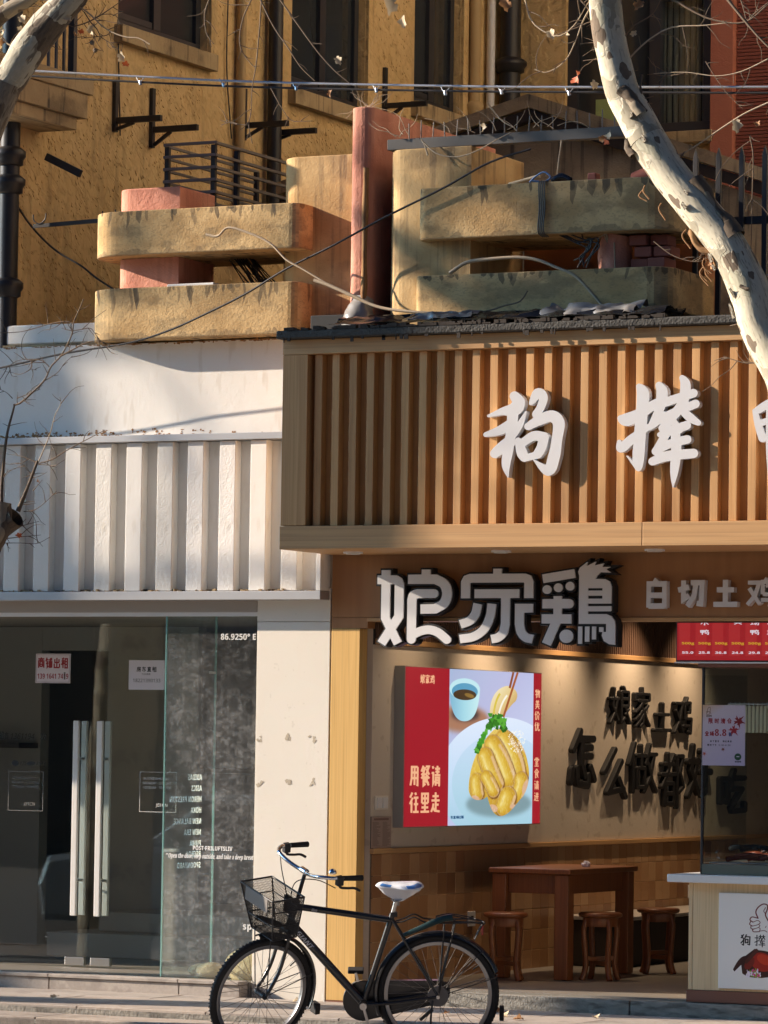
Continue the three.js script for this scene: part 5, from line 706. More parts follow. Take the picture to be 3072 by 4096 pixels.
// small things and furniture inside
{
  const sw = thing('light_switch', 'double white light switch on the beige wall left of the lightbox', 'switch', [0.255, 1.2, -0.24]); part('plate', bx(0.2525, 0.26, 1.208, 1.299, -0.337, -0.148, 0.003), M.pillar, sw); part('rocker', bx(0.26, 0.266, 1.22, 1.287, -0.238, -0.17, 0.002), M.white2, sw); part('rocker', bx(0.26, 0.266, 1.22, 1.287, -0.322, -0.252, 0.002), M.white2, sw);
  const c = cnv(300, 400), g = c.getContext('2d'); g.fillStyle = '#a8958c'; g.fillRect(0, 0, 300, 400); g.fillStyle = '#7c5f56'; g.fillRect(40, 20, 220, 26); g.fillStyle = 'rgba(60,50,50,.75)'; const R = rng(6); for (let y = 70; y < 370; y += 13) for (let x = 20; x < 270; x += 150) g.fillRect(x, y, 60 + R() * 60, 4);
  const n = new THREE.Mesh(sheet(0.29, 0.2, 0.006, 'z'), printMats(canvasTex(c), M.darkMetal)); n.rotation.y = Math.PI / 2; n.position.set(0.2562, 1.065, -0.241); n.name = 'framed_notice'; n.userData = { label: 'small framed notice with dense print under the light switch', category: 'notice' }; scene.add(shadowed(n));
  const socket = (z, y, lab) => { const s = thing('wall_socket', lab, 'socket', [0.257, y, z]); part('plate', bx(0.257, 0.268, y, y + 0.1, z - 0.055, z + 0.055, 0.003), M.white2, s); part('slot', bx(0.268, 0.2695, y + 0.06, y + 0.07, z - 0.02, z + 0.02), M.darkMetal, s); };
  socket(-1.62, 0.42, 'white wall socket on the tiles beside the first stool'); socket(-5.55, 0.5, 'white wall socket on the tiles above the dark bench');
  // table
  const t = thing('wooden_table', 'dark reddish wooden table with thick square legs against the tiled wall', 'table', [0.8, 0.1, -1.95]);
  part('table_top', bx(0.5, 1.09, 0.79, 0.825, -2.52, -1.36, 0.008), M.redwood, t);
  for (const [x, z] of [[0.57, -1.43], [1.02, -1.43], [0.57, -2.45], [1.02, -2.45]]) part('leg', bx(x - 0.05, x + 0.05, 0.1, 0.788, z - 0.05, z + 0.05, 0.008), M.redwood, t);
  part('apron', bx(0.622, 0.968, 0.66, 0.788, -1.45, -1.42, 0.003), M.redwood, t); part('apron', bx(1.0, 1.03, 0.66, 0.788, -2.398, -1.482, 0.003), M.redwood, t); part('apron', bx(0.56, 0.59, 0.66, 0.788, -2.398, -1.482, 0.003), M.redwood, t); part('apron', bx(0.622, 0.968, 0.66, 0.788, -2.46, -2.43, 0.003), M.redwood, t);
  const stool = (x, z, turn, lab) => {
    const s = thing('wooden_stool', lab, 'stool', [x, 0.1, z], 'round wooden stools at the table'); s.rotation.y = turn; const o = [0, 0, 0]; ORG.set(s, o);
    const seat = new THREE.LatheGeometry([[0, 0.408], [0.128, 0.408], [0.143, 0.414], [0.147, 0.426], [0.141, 0.438], [0.128, 0.442], [0, 0.442]].map((p) => new THREE.Vector2(...p)), 28); part('seat', muv(seat), M.redwood, s);
    const ap = new THREE.LatheGeometry([[0.104, 0.355], [0.113, 0.35], [0.118, 0.407], [0.1, 0.407]].map((p) => new THREE.Vector2(...p)), 24); part('apron', muv(ap), M.redwood, s);
    for (let k = 0; k < 4; k++) { const a = k * Math.PI / 2 + 0.78, C = Math.cos(a), D = Math.sin(a); part('leg', limb([[C * 0.104, 0.40, D * 0.104], [C * 0.124, 0.33, D * 0.124], [C * 0.113, 0.2, D * 0.113], [C * 0.107, 0.1, D * 0.107], [C * 0.122, 0.03, D * 0.122], [C * 0.138, 0.0, D * 0.138]], 0.018, 0.021, 40 + k, 8, 0.03, 0.03), M.redwood, s); }
    for (let k = 0; k < 2; k++) { const a = k * Math.PI / 2 + 0.78; part('stretcher', bar([Math.cos(a) * 0.125, 0.11 + k * 0.03, Math.sin(a) * 0.125], [-Math.cos(a) * 0.125, 0.11 + k * 0.03, -Math.sin(a) * 0.125], 0.022, 0.028), M.redwood, s); }
  };
  stool(0.72, -1.17, 0.35, 'round wooden stool at the end of the table nearest the bicycle'); stool(1.2, -1.62, 0.1, 'round wooden stool in front of the near table leg'); stool(1.2, -2.62, 0.5, 'round wooden stool in the dark behind the other two');
  const tis = thing('crumpled_tissue', 'small crumpled white tissue lying on the wooden table', 'tissue', [0.93, 0.825, -2.0]); { const q = new THREE.IcosahedronGeometry(0.022, 2), p = q.attributes.position, R2 = rng(2); for (let i = 0; i < p.count; i++) { const k = 0.6 + hash(Math.round(p.getX(i) * 900), Math.round(p.getY(i) * 900), 3) * 0.7; p.setXYZ(i, p.getX(i) * k * 1.3, Math.max(0, p.getY(i) + 0.014) * k, p.getZ(i) * k); } q.computeVertexNormals(); q.translate(0.93, 0.826, -2.0); part('paper', q, M.paper, tis); }

  // counter
  const k = thing('serving_counter', 'pale wooden serving counter with thick white top and reddish plinth', 'counter', [3, 0.1, -0.4]);
  part('worktop', bx(2.358, 4.6, 0.814, 0.863, -0.85, 0.072, 0.006), M.white2, k); part('front_panel', bx(2.502, 4.5, 0.164, 0.812, -0.75, 0, 0.002), M.pale, k); part('corner_stile', bx(2.474, 2.499, 0.164, 0.812, -0.75, 0.0, 0.002), M.pale, k); part('plinth', bx(2.466, 4.52, 0.09, 0.162, -0.76, 0.012, 0.003), M.brown, k);
  const cc = cnv(1000, 700), q = cc.getContext('2d'); q.fillStyle = '#f1ede8'; q.fillRect(0, 0, 1000, 700);
  q.save(); q.translate(222, 96); q.scale(0.87, 0.87); q.strokeStyle = '#6d2018'; q.lineWidth = 7; q.lineJoin = q.lineCap = 'round';
  const path = (p, w = 7) => { q.lineWidth = w; q.beginPath(); const s = cur2(p); s.forEach(([x, y], i) => (i ? q.lineTo(x, y) : q.moveTo(x, y))); q.stroke(); };
  function cur2(p) { return new THREE.CatmullRomCurve3(p.map(([x, y]) => new THREE.Vector3(x, y, 0)), false, 'centripetal').getPoints(40).map((v) => [v.x, v.y]); }
  path([[30, 92], [14, 40], [30, 0], [70, -30], [96, -22], [98, 10], [84, 60], [104, 110]], 9); path([[84, 0], [72, 30], [82, 50]], 5); path([[30, 92], [-16, 84], [-28, 108], [-8, 126]], 8); path([[-24, 122], [-30, 146], [-10, 160]]); path([[-20, 156], [-20, 180], [0, 186]]); path([[-10, 184], [-4, 206], [40, 206]]); path([[-6, 126], [30, 112], [46, 128], [30, 146], [-8, 160]], 5); path([[0, 184], [36, 168], [44, 152], [36, 146]], 5); path([[40, 206], [46, 180], [36, 170]], 5); path([[44, 200], [80, 196], [96, 206]], 5); path([[90, 156], [84, 170]], 4);
  q.restore(); q.strokeStyle = '#15110f'; glyph(q, '狗', 138, 298, 64, 87, 8, 'round', 'round'); glyph(q, '撵', 228, 298, 66, 90, 6, 'round', 'round'); glyph(q, '鸭', 320, 298, 64, 87, 7, 'round', 'round');
  q.save(); q.translate(92 - 170 * 0.655, 402 - 512 * 1.24); q.scale(0.655, 1.24);
  // roast duck dish print
  q.fillStyle = '#3b1912'; q.beginPath(); q.moveTo(170, 640); q.bezierCurveTo(210, 590, 240, 560, 290, 556); q.lineTo(380, 512); q.lineTo(420, 520); q.bezierCurveTo(560, 520, 640, 560, 640, 640); q.bezierCurveTo(560, 690, 330, 700, 260, 660); q.lineTo(250, 610); q.lineTo(184, 652); q.closePath(); q.fill(); q.fillStyle = '#a62414'; q.beginPath(); q.ellipse(450, 590, 110, 56, 0.1, 0, 7); q.fill(); q.fillStyle = '#c93a1d'; q.beginPath(); q.ellipse(470, 575, 70, 30, 0.2, 0, 7); q.fill(); q.fillStyle = '#7c2012'; q.beginPath(); q.ellipse(330, 600, 54, 30, -0.5, 0, 7); q.fill(); q.strokeStyle = '#52241a'; q.lineWidth = 26; q.beginPath(); q.moveTo(300, 590); q.lineTo(398, 524); q.stroke();
  const R3 = rng(4); for (let i = 0; i < 60; i++) { q.fillStyle = ['#86a52a', '#b7c83c', '#d9367a', '#f3e9f4', '#e7d9ea'][Math.floor(R3() * 5)]; q.beginPath(); q.ellipse(300 + R3() * 130, 640 + R3() * 40, 4 + R3() * 12, 3 + R3() * 6, R3() * 3, 0, 7); q.fill(); }
  q.restore();
  const bd = thing('printed_board', 'white counter board printed with a raised thumb and roast duck dish', 'sign', [3.1, 0.18, 0.01]); part('board', bx(2.678, 3.7, 0.18, 0.757, 0.002, 0.022, 0.003), M.white2, bd);
  const pg = new THREE.PlaneGeometry(1.016, 0.571); pg.translate(3.189, 0.4685, 0.0232); part('print', pg, mat({ map: canvasTex(cc), roughness: 0.35 }), bd);
  // glass case on the counter
  const gc = thing('display_case', 'tall glass display case with grey metal base rail on the white worktop', 'display case', [3.3, 0.863, -0.3]);
  part('base_rail', bx(2.548, 4.4, 0.865, 0.928, -0.05, 0.0, 0.003), mat({ rgb: [0.22, 0.24, 0.20], roughness: 0.3, metalness: 0.6 }), gc); part('front_glass', bx(2.562, 4.4, 0.93, 2.124, -0.006, 0.0), M.glass, gc); part('corner_post', bx(2.546, 2.56, 0.865, 2.124, -0.02, 0.0, 0.002), M.darkMetal, gc); part('side_glass', bx(2.548, 2.554, 0.93, 2.124, -0.75, -0.021), M.glass, gc); part('lintel', bx(2.523, 4.4, 2.126, 2.147, -0.5, 0.01, 0.002), M.brown, gc); part('back_panel', bx(2.95, 4.4, 0.93, 2.124, -2.6, -2.55), M.black, gc); part('tray', bx(2.58, 4.4, 0.93, 0.94, -0.74, -0.06, 0.003), M.steel, gc);
  // poster on the case
  const pc = cnv(420, 600), p = pc.getContext('2d'); const pgd = p.createLinearGradient(0, 0, 420, 600); pgd.addColorStop(0, '#c9a583'); pgd.addColorStop(0.2, '#c3b6c0'); pgd.addColorStop(1, '#a79cb8'); p.fillStyle = pgd; p.fillRect(0, 0, 420, 600);
  p.strokeStyle = '#5c3a22'; p.lineWidth = 4; p.beginPath(); p.moveTo(48, 80); p.bezierCurveTo(40, 40, 60, 16, 74, 24); p.bezierCurveTo(80, 60, 66, 60, 84, 92); p.stroke(); p.strokeRect(40, 64, 26, 30); p.lineWidth = 3; p.strokeStyle = '#3d2a22'; line(p, '狗撵鸭', 36, 100, 16, 20, 3, 2.4); p.strokeStyle = '#8d1a22'; line(p, '限时清仓', 58, 132, 42, 52, 20, 7, false, 'round'); line(p, '全场', 24, 262, 40, 46, 8, 9); p.fillStyle = '#8d1a22'; p.font = 'bold 92px sans-serif'; p.fillText('8.8', 118, 306, 122); p.strokeStyle = '#1f2c63'; glyph(p, '折', 258, 268, 38, 42, 8);
  const mp = (x, y, s, a, col) => { p.save(); p.translate(x, y); p.rotate(a); p.scale(s, s); p.fillStyle = col; p.beginPath(); for (let i = 0; i < 22; i++) { const t = i / 22 * 6.283, r = (i % 2 ? 0.55 : 1) * (0.75 + 0.3 * Math.cos(t * 5)); p.lineTo(Math.cos(t) * r, Math.sin(t) * r); } p.fill(); p.restore(); }; mp(360, 160, 74, 0.3, '#7d1a20'); mp(310, 250, 66, 0.9, '#96222b'); mp(205, 440, 24, 0.3, '#6f3320'); mp(20, 485, 26, 0.2, '#a9482e'); p.fillStyle = '#26202a'; p.font = 'bold 22px monospace'; p.fillText('日：', 50, 368); p.strokeStyle = '#26202a'; line(p, '折下里东', 76, 350, 18, 20, 6, 3); line(p, '物红美食', 200, 350, 18, 20, 6, 3); line(p, '限时下午', 50, 388, 18, 20, 6, 3); p.fillText('5:30-8:30', 160, 406, 150); p.fillStyle = '#17402a'; p.beginPath(); p.arc(352, 512, 34, 0, 7); p.fill(); p.fillStyle = '#c9c0d0'; p.fillRect(338, 506, 28, 8); p.strokeStyle = '#22202a'; line(p, '狗撵鸭', 322, 552, 18, 18, 4, 3);
  const ps = new THREE.Mesh(sheet(0.277, 0.367, 0.003), printMats(canvasTex(pc), M.paper, { roughness: 0.35 })); ps.name = 'sale_poster'; ps.position.set(2.693, 1.711, 0.004); ps.userData = { label: 'lilac sale poster with red maple leaves and 8.8 taped on the glass case', category: 'poster' }; scene.add(shadowed(ps));
  // hanging cards and hooks behind the glass
  const rail = thing('hanging_rail', 'thin metal rail with bright hooks behind the glass case front', 'rail', [3.2, 1.9, -0.3]); part('bar', rod([2.6, 1.905, -0.3], [4.3, 1.905, -0.3], 0.005), M.steel, rail); for (let i = 0; i < 26; i++) part('hook', tube([[2.62 + i * 0.03, 1.912, -0.3], [2.62 + i * 0.03, 1.918, -0.288], [2.625 + i * 0.03, 1.9, -0.282], [2.62 + i * 0.03, 1.886, -0.29]], 0.0018, 10, 5), M.steel, rail);
  const cm = mat({ rgb: [0.66, 0.55, 0.37], roughness: 0.7 }), CG = bx(-0.0105, 0.0105, -0.082, 0.082, -0.003, 0.003, 0.001);
  for (let i = 0; i < 16; i++) { const s = thing('hanging_tag', 'narrow cream tag hanging in a row beside the sale poster', 'tag', [2.715 + i * 0.026, 1.73, -0.3], 'cream tags on the rail'); const q2 = CG.clone(); q2.translate(2.715 + i * 0.026, 1.812, -0.3); part('card', q2, cm, s); part('cord', rod([2.715 + i * 0.026, 1.893, -0.3], [2.715 + i * 0.026, 1.905, -0.3], 0.0015, 5), M.steel, s); }
  // roast ducks and necks in the tray
  const R4 = rng(15); for (let i = 0; i < 15; i++) { const x = 2.64 + R4() * 0.85, z = -0.12 - R4() * 0.3, y = 0.955 + (i % 4) * 0.022 + Math.max(0, x - 2.85) * 0.06, a = (R4() - 0.5) * 0.9, L = 0.05 + R4() * 0.07, r = 0.009 + R4() * 0.008; const q3 = limb([[x - Math.cos(a) * L, y, z + Math.sin(a) * L], [x - Math.cos(a) * L * 0.3, y + 0.012, z], [x + Math.cos(a) * L * 0.4, y + 0.006, z - Math.sin(a) * L * 0.3], [x + Math.cos(a) * L, y + 0.002, z - Math.sin(a) * L]], r * 1.3, r * 0.8, 200 + i, 8, 0.35, 0.015); single('roast_duck_neck', q3, i % 4 === 3 ? M.soot : M.meat, 'glossy brown roast duck piece heaped in the glass case tray', 'meat', 'roast meat in the glass case'); }
}
// ---------- old house behind the shops ----------
{
  const X = -2.6, Y1 = 9.6;
  const h = thing('ochre_house', 'old ochre rough-cast house rising behind the shops', 'building', [-4, 4, -5]);
  // side wall towards the lane with window openings
  const wins = [[-1.64, -2.96, 6.69, 8.6], [-4.3, -5.56, 6.64, 8.6], [-6.46, -7.34, 6.86, 8.6]];
  const s = new THREE.Shape([[8.2, 3.9], [8.2, Y1], [0.25, Y1], [0.25, 3.9]].map((p) => new THREE.Vector2(...p)));
  for (const [a, b, c, d] of wins) s.holes.push(new THREE.Path([[-a, c], [-b, c], [-b, d], [-a, d]].map((p) => new THREE.Vector2(...p))));
  const wg = new THREE.ExtrudeGeometry(s, { depth: 0.3, bevelEnabled: false }); wg.rotateY(Math.PI / 2); wg.translate(X - 0.3, 0, 0);   // shape x is -z
  part('side_wall', muv(wg), M.stucco, h);
  part('front_wall', bx(-9, X - 0.302, 3.9, Y1, -0.55, -0.25), M.stucco, h); part('inner_block', bx(-9, X - 0.75, 3.9, Y1, -8.2, -0.6), M.black, h);
  // trowel flakes of the rough-cast: thin wedges standing off the wall
  { const R = rng(611), P = []; for (let k = 0; k < 9500; k++) { const z = -0.3 - R() * 7.8, y = 4.3 + R() * 3.9; if (fbm((z + 9) / 9, y / 9, 14, 14, 617, 3) < 0.44 || wins.some(([a, b, c]) => z < a + 0.1 && z > b - 0.12 && y > c - 0.16)) continue; const L = 0.009 + R() * 0.024, w = 0.004 + R() * 0.009, h = 0.003 + R() * 0.006, an = -0.75 + (R() - 0.5) * 1.1, c = Math.cos(an), s3 = Math.sin(an), q = (u, v, n) => [X + n, y + u * s3 + v * c, z - u * c + v * s3]; const A = q(-L, 0, -0.001), B = q(0, w, -0.001), C = q(L, 0, -0.001), D = q(0.1 * L, -w, h), E = q(-0.3 * L, -w * 1.05, -0.002), F = q(0.5 * L, -w, -0.002); P.push(...A, ...D, ...B, ...B, ...D, ...C, ...A, ...E, ...D, ...D, ...E, ...F, ...D, ...F, ...C); }
    const g = new THREE.BufferGeometry(); g.setAttribute('position', new THREE.Float32BufferAttribute(P, 3)); g.computeVertexNormals(); const fm = M.stucco.clone(); fm.bumpMap = null; fm.side = THREE.DoubleSide; part('plaster_flakes', muv(g), fm, h).userData.kind = 'stuff'; }
  wins.forEach(([a, b, y0, y1], i) => {
    const w = part('window', merge([bx(X - 0.12, X - 0.06, y0, y0 + 0.07, b, a), bx(X - 0.12, X - 0.06, y0 + 0.071, y1, a - 0.07, a), bx(X - 0.12, X - 0.06, y0 + 0.071, y1, b, b + 0.07), bx(X - 0.12, X - 0.055, y0 + 0.071, y1, (a + b) / 2 - 0.05, (a + b) / 2 + 0.05)]), M.frame, h);
    part('pane', bx(X - 0.1, X - 0.09, y0 + 0.071, y1, (a + b) / 2 + 0.051, a - 0.071), M.windowGlass, w); part('pane', bx(X - 0.1, X - 0.09, y0 + 0.071, y1, b + 0.071, (a + b) / 2 - 0.051), M.windowGlass, w);
    part('sash', merge([bx(X - 0.088, X - 0.065, y0 + 0.075, y0 + 0.12, (a + b) / 2 + 0.052, a - 0.072), bx(X - 0.088, X - 0.065, y0 + 0.121, y1, a - 0.115, a - 0.072)]), M.frame, w);
    part('sill', bx(X - 0.1, X + 0.07, y0 - 0.125, y0 - 0.002, b - 0.05, a + 0.05, 0.006), M.coping, h);
    part('window_jamb', bx(X - 0.02, X + 0.03, y0, y1, b - 0.1, b - 0.005, 0.004), M.stucco, h);
  });
  // moulded balcony at the front corner
  part('balcony_slab', bx(X + 0.001, X + 0.345, 6.03, 6.14, -0.735, 0.5, 0.006), M.coping, h); part('balcony_slab', bx(X + 0.001, X + 0.325, 5.862, 6.028, -0.69, 0.45, 0.006), M.coping, h); part('balcony_slab', bx(X + 0.001, X + 0.295, 5.775, 5.86, -0.6, 0.38, 0.006), M.coping, h);
  for (let i = 0; i < 4; i++) part('railing_bar', bx(X + 0.27, X + 0.285 + (i === 0 ? 0.03 : 0), 6.141, 7.0, -0.55 + i * 0.1, -0.53 + i * 0.1 + (i === 0 ? 0.025 : 0)), M.frame, h);
  // rear wing facing the street
  const Z = -8.2;
  const s2 = new THREE.Shape([[X, 3.9], [3.5, 3.9], [3.5, Y1 + 0.6], [X, Y1 + 0.6]].map((p) => new THREE.Vector2(...p))); s2.holes.push(new THREE.Path([[-2.02, 6.76], [-0.7, 6.76], [-0.7, 9.2], [-2.02, 9.2]].map((p) => new THREE.Vector2(...p))));
  const rw = new THREE.ExtrudeGeometry(s2, { depth: 0.3, bevelEnabled: false }); rw.translate(0, 0, Z - 0.3); part('rear_wall', muv(rw), M.stucco, h); part('rear_block', bx(X, 3.5, 3.9, Y1 + 0.6, Z - 1.1, Z - 0.8), M.black, h);
  const bw = part('window', merge([bx(-2.02, -0.7, 6.76, 6.86, Z - 0.14, Z - 0.05), bx(-2.02, -1.93, 6.861, 9.2, Z - 0.14, Z - 0.05), bx(-0.78, -0.7, 6.861, 9.2, Z - 0.14, Z - 0.05), bx(-1.27, -1.17, 6.861, 9.2, Z - 0.14, Z - 0.045), bx(-1.168, -0.782, 7.9, 7.98, Z - 0.14, Z - 0.05)]), M.frame, h);
  part('pane', bx(-1.929, -1.271, 6.861, 9.2, Z - 0.1, Z - 0.09), M.windowGlass, bw); part('pane', bx(-1.169, -0.781, 6.861, 7.899, Z - 0.1, Z - 0.09), M.glass, bw);
  const R = rng(19), fold = []; for (let i = 0; i < 22; i++) { const q = new THREE.CylinderGeometry(0.022, 0.024, 2.3, 8); q.translate(-1.9 + i * 0.053, 8.0, Z - 0.24 + R() * 0.02); fold.push(q); } part('curtain', merge(fold), M.curtain, h);
  part('sill', bx(-2.08, -0.64, 6.66, 6.758, Z, Z + 0.12, 0.005), M.coping, h);
  part('red_pilaster', bx(-0.66, -0.46, 3.9, Y1 + 0.6, Z + 0.001, Z + 0.1, 0.004), M.pinkWall, h);
  const rr = []; for (let i = 0; i < 180; i++) rr.push(bx(-0.455, 3.4, 4.4 + i * 0.03, 4.424 + i * 0.03, Z + 0.001, Z + 0.03)); part('ribbed_panel', merge(rr), M.redWall, h);
  // pipes
  const pipe = (name, lab, r, m, pts, collars = []) => { const t = thing(name, lab, 'pipe', [pts[0][0], Math.min(pts[0][1], pts[1][1]), pts[0][2]]); part('pipe', tube(pts, r, 24, 12), m, t); for (const y of collars) { const q = new THREE.LatheGeometry([[r * 1.02, -0.07], [r * 1.35, -0.06], [r * 1.35, -0.03], [r * 1.6, -0.005], [r * 1.6, 0.03], [r * 1.25, 0.05], [r * 1.02, 0.06]].map((p) => new THREE.Vector2(...p)), 16); q.translate(pts[0][0], y, pts[0][2]); part('collar', q, m, t); } };
  pipe('downpipe', 'thick black cast-iron downpipe at the front corner of the ochre house', 0.068, M.blackPipe, [[-2.56, 4.2, -0.155], [-2.56, 7, -0.155], [-2.56, 9, -0.155]], [4.66, 5.36, 5.55]);
  pipe('downpipe', 'ochre painted downpipe between the first two lane windows', 0.035, M.ochrePipe, [[X + 0.05, 5.2, -3.4], [X + 0.05, 7, -3.4], [X + 0.05, 9.5, -3.4]]);
  pipe('downpipe', 'black iron downpipe beside the second lane window', 0.055, M.blackPipe, [[X + 0.08, 5.6, -3.89], [X + 0.08, 7, -3.89], [X + 0.08, 9.5, -3.89]]);
  pipe('downpipe', 'thin white plastic pipe in the corner of the rear wing', 0.035, M.whitePipe, [[X + 0.06, 6, -7.82], [X + 0.06, 7, -7.82], [X + 0.06, 9.6, -7.82]]);
  pipe('downpipe', 'wide black downpipe in the corner of the rear wing', 0.09, M.blackPipe, [[X + 0.13, 6, -8.06], [X + 0.13, 7, -8.06], [X + 0.13, 9.6, -8.06]], [7.4]);
  pipe('downpipe', 'ochre painted square duct beside the third lane window', 0.05, M.ochrePipe, [[X + 0.06, 6, -7.5], [X + 0.06, 7, -7.5], [X + 0.06, 9.6, -7.5]], [6.95]);
  // steel shelf brackets
  const bracket = (z, y0, y1, y2, lab) => { const b = thing('wall_bracket', lab, 'bracket', [X, y0, z], 'steel brackets on the lane wall'); part('upright', bx(X + 0.002, X + 0.03, y0, y1, z - 0.022, z + 0.022, 0.002), M.darkMetal, b); part('arm', bx(X + 0.031, X + 0.39, y2 - 0.022, y2 + 0.02, z - 0.018, z + 0.018, 0.002), M.darkMetal, b); part('brace', bar([X + 0.035, y0 + 0.02, z], [X + 0.17, y2 - 0.02, z], 0.022, 0.022), M.darkMetal, b); };
  bracket(-1.6, 5.92, 6.29, 6.0, 'black steel wall bracket below the first lane window sill'); bracket(-2.13, 5.88, 6.31, 6.01, 'black steel wall bracket with the lowest foot on the lane wall'); bracket(-3.52, 6.13, 6.52, 6.24, 'black steel wall bracket left of the black downpipe'); bracket(-3.98, 6.17, 6.58, 6.25, 'black steel wall bracket right of the black downpipe'); bracket(-5.9, 6.62, 7.05, 6.74, 'black steel wall bracket beyond the second lane window');
  // pole with hooks, loose stick
  const p = thing('hook_pole', 'dark rod with two upturned hooks beside the rounded balcony', 'rod', [-2.1, 5.07, -0.3]); part('rod', bar([-2.45, 5.087, -0.3], [-1.6, 5.112, -0.3], 0.02, 0.026), M.darkMetal, p); for (const x of [-2.4, -1.86]) part('hook', tube([[x - 0.05, 5.165, -0.29], [x - 0.045, 5.125, -0.29], [x, 5.1, -0.29], [x + 0.045, 5.13, -0.29], [x + 0.05, 5.17, -0.29]], 0.005, 20), M.darkMetal, p);
  single('broken_bracket', merge([bar([-2.45, 5.58, -0.45], [-2.18, 5.45, -0.45], 0.03, 0.05)]), M.darkMetal, 'short slanting black metal stub on the ochre wall near the black downpipe', 'bracket');
}
// ---------- left balcony ----------
{
  const b = thing('rounded_balcony', 'weathered yellow balcony of two rounded concrete bands over the vacant shop', 'balcony', [-0.95, 4.24, -0.1]);
  const band = (x0, x1, zf, zb, r, r2) => [[x1, zb], ...arc(x1 - r2, zf - r2, r2, 0, Math.PI / 2, 5).map(([x, z]) => [x, z]), ...arc(x0 + r, zf - r, r, Math.PI / 2, Math.PI, 10), [x0, zb]];
  part('upper_band', plan(band(-1.79, -0.2, 0.15, -0.62, 0.24, 0.07), 4.797, 5.09), bandMat(801, 5.09, 0.3, 0.1), b);
  part('lower_band', plan(band(-1.8, -0.2, 0.15, -0.62, 0.24, 0.07), 4.245, 4.583), bandMat(811, 4.583, 0.345, 0.4), b);
  part('inner_floor', bx(-1.5, 0.1, 4.20, 4.243, -1.4, -0.1), M.coping, b);
  const post = [[-1.17, -0.02], ...arc(-1.54, -0.14, 0.12, Math.PI / 2, Math.PI, 8), [-1.66, -0.5], [-1.17, -0.5]];
  part('post', plan(post, 4.584, 4.796, 0.002), M.pink, b); part('post_stub', plan(post.map(([x, z]) => [x, z]), 5.091, 5.262, 0.01), M.pink, b);
  part('pier', plan([[0.17, -0.05], ...arc(-0.31, -0.2, 0.15, Math.PI / 2, Math.PI, 8), [-0.46, -0.8], [0.17, -0.8]], 4.2, 5.415), M.balcony, b);
  part('coping_chip', bx(-1.2, -0.85, 4.584, 4.606, 0.0, 0.08, 0.008), M.white2, b);
  // steel cage
  const c = thing('steel_rack', 'open rack of grey steel flats standing behind the yellow balcony', 'rack', [-1.25, 5.1, -0.9]);
  const A = [-1.62, -0.6], B = [-1.225, -0.6], C = [-1.225, -1.95];
  for (let i = 0; i < 6; i++) { const y = 5.636 - i * 0.083; part('rail', bar([A[0], y, A[1]], [B[0] + 0.012, y, B[1]], 0.024, 0.018), M.greyMetal, c); part('rail', bar([B[0], y - 0.003, B[1] - 0.013], [C[0], y - 0.003, C[1]], 0.024, 0.018), M.greyMetal, c); part('rail', bar([A[0], y - 0.003, A[1] - 0.013], [A[0], y - 0.003, C[1]], 0.02, 0.016), M.greyMetal, c); }
  for (const [x, z] of [[-1.605, -0.625], [-1.25, -0.625], [-1.25, -1.9], [-1.25, -0.95], [-1.605, -1.9]]) part('post', bx(x - 0.016, x + 0.016, 4.9, 5.624, z - 0.016, z + 0.016, 0.002), M.darkMetal, c);
  single('broom_bundle', merge(Array.from({ length: 26 }, (_, i) => { const R = rng(300 + i), x = -0.9 + R() * 0.16; return rod([x, 4.79, -0.3 + R() * 0.1], [x + 0.12 + R() * 0.14, 4.6, -0.25 + R() * 0.1], 0.004, 5); })), M.soot, 'dark bundle of sticks lying in the gap between the yellow balcony bands', 'bundle');
}
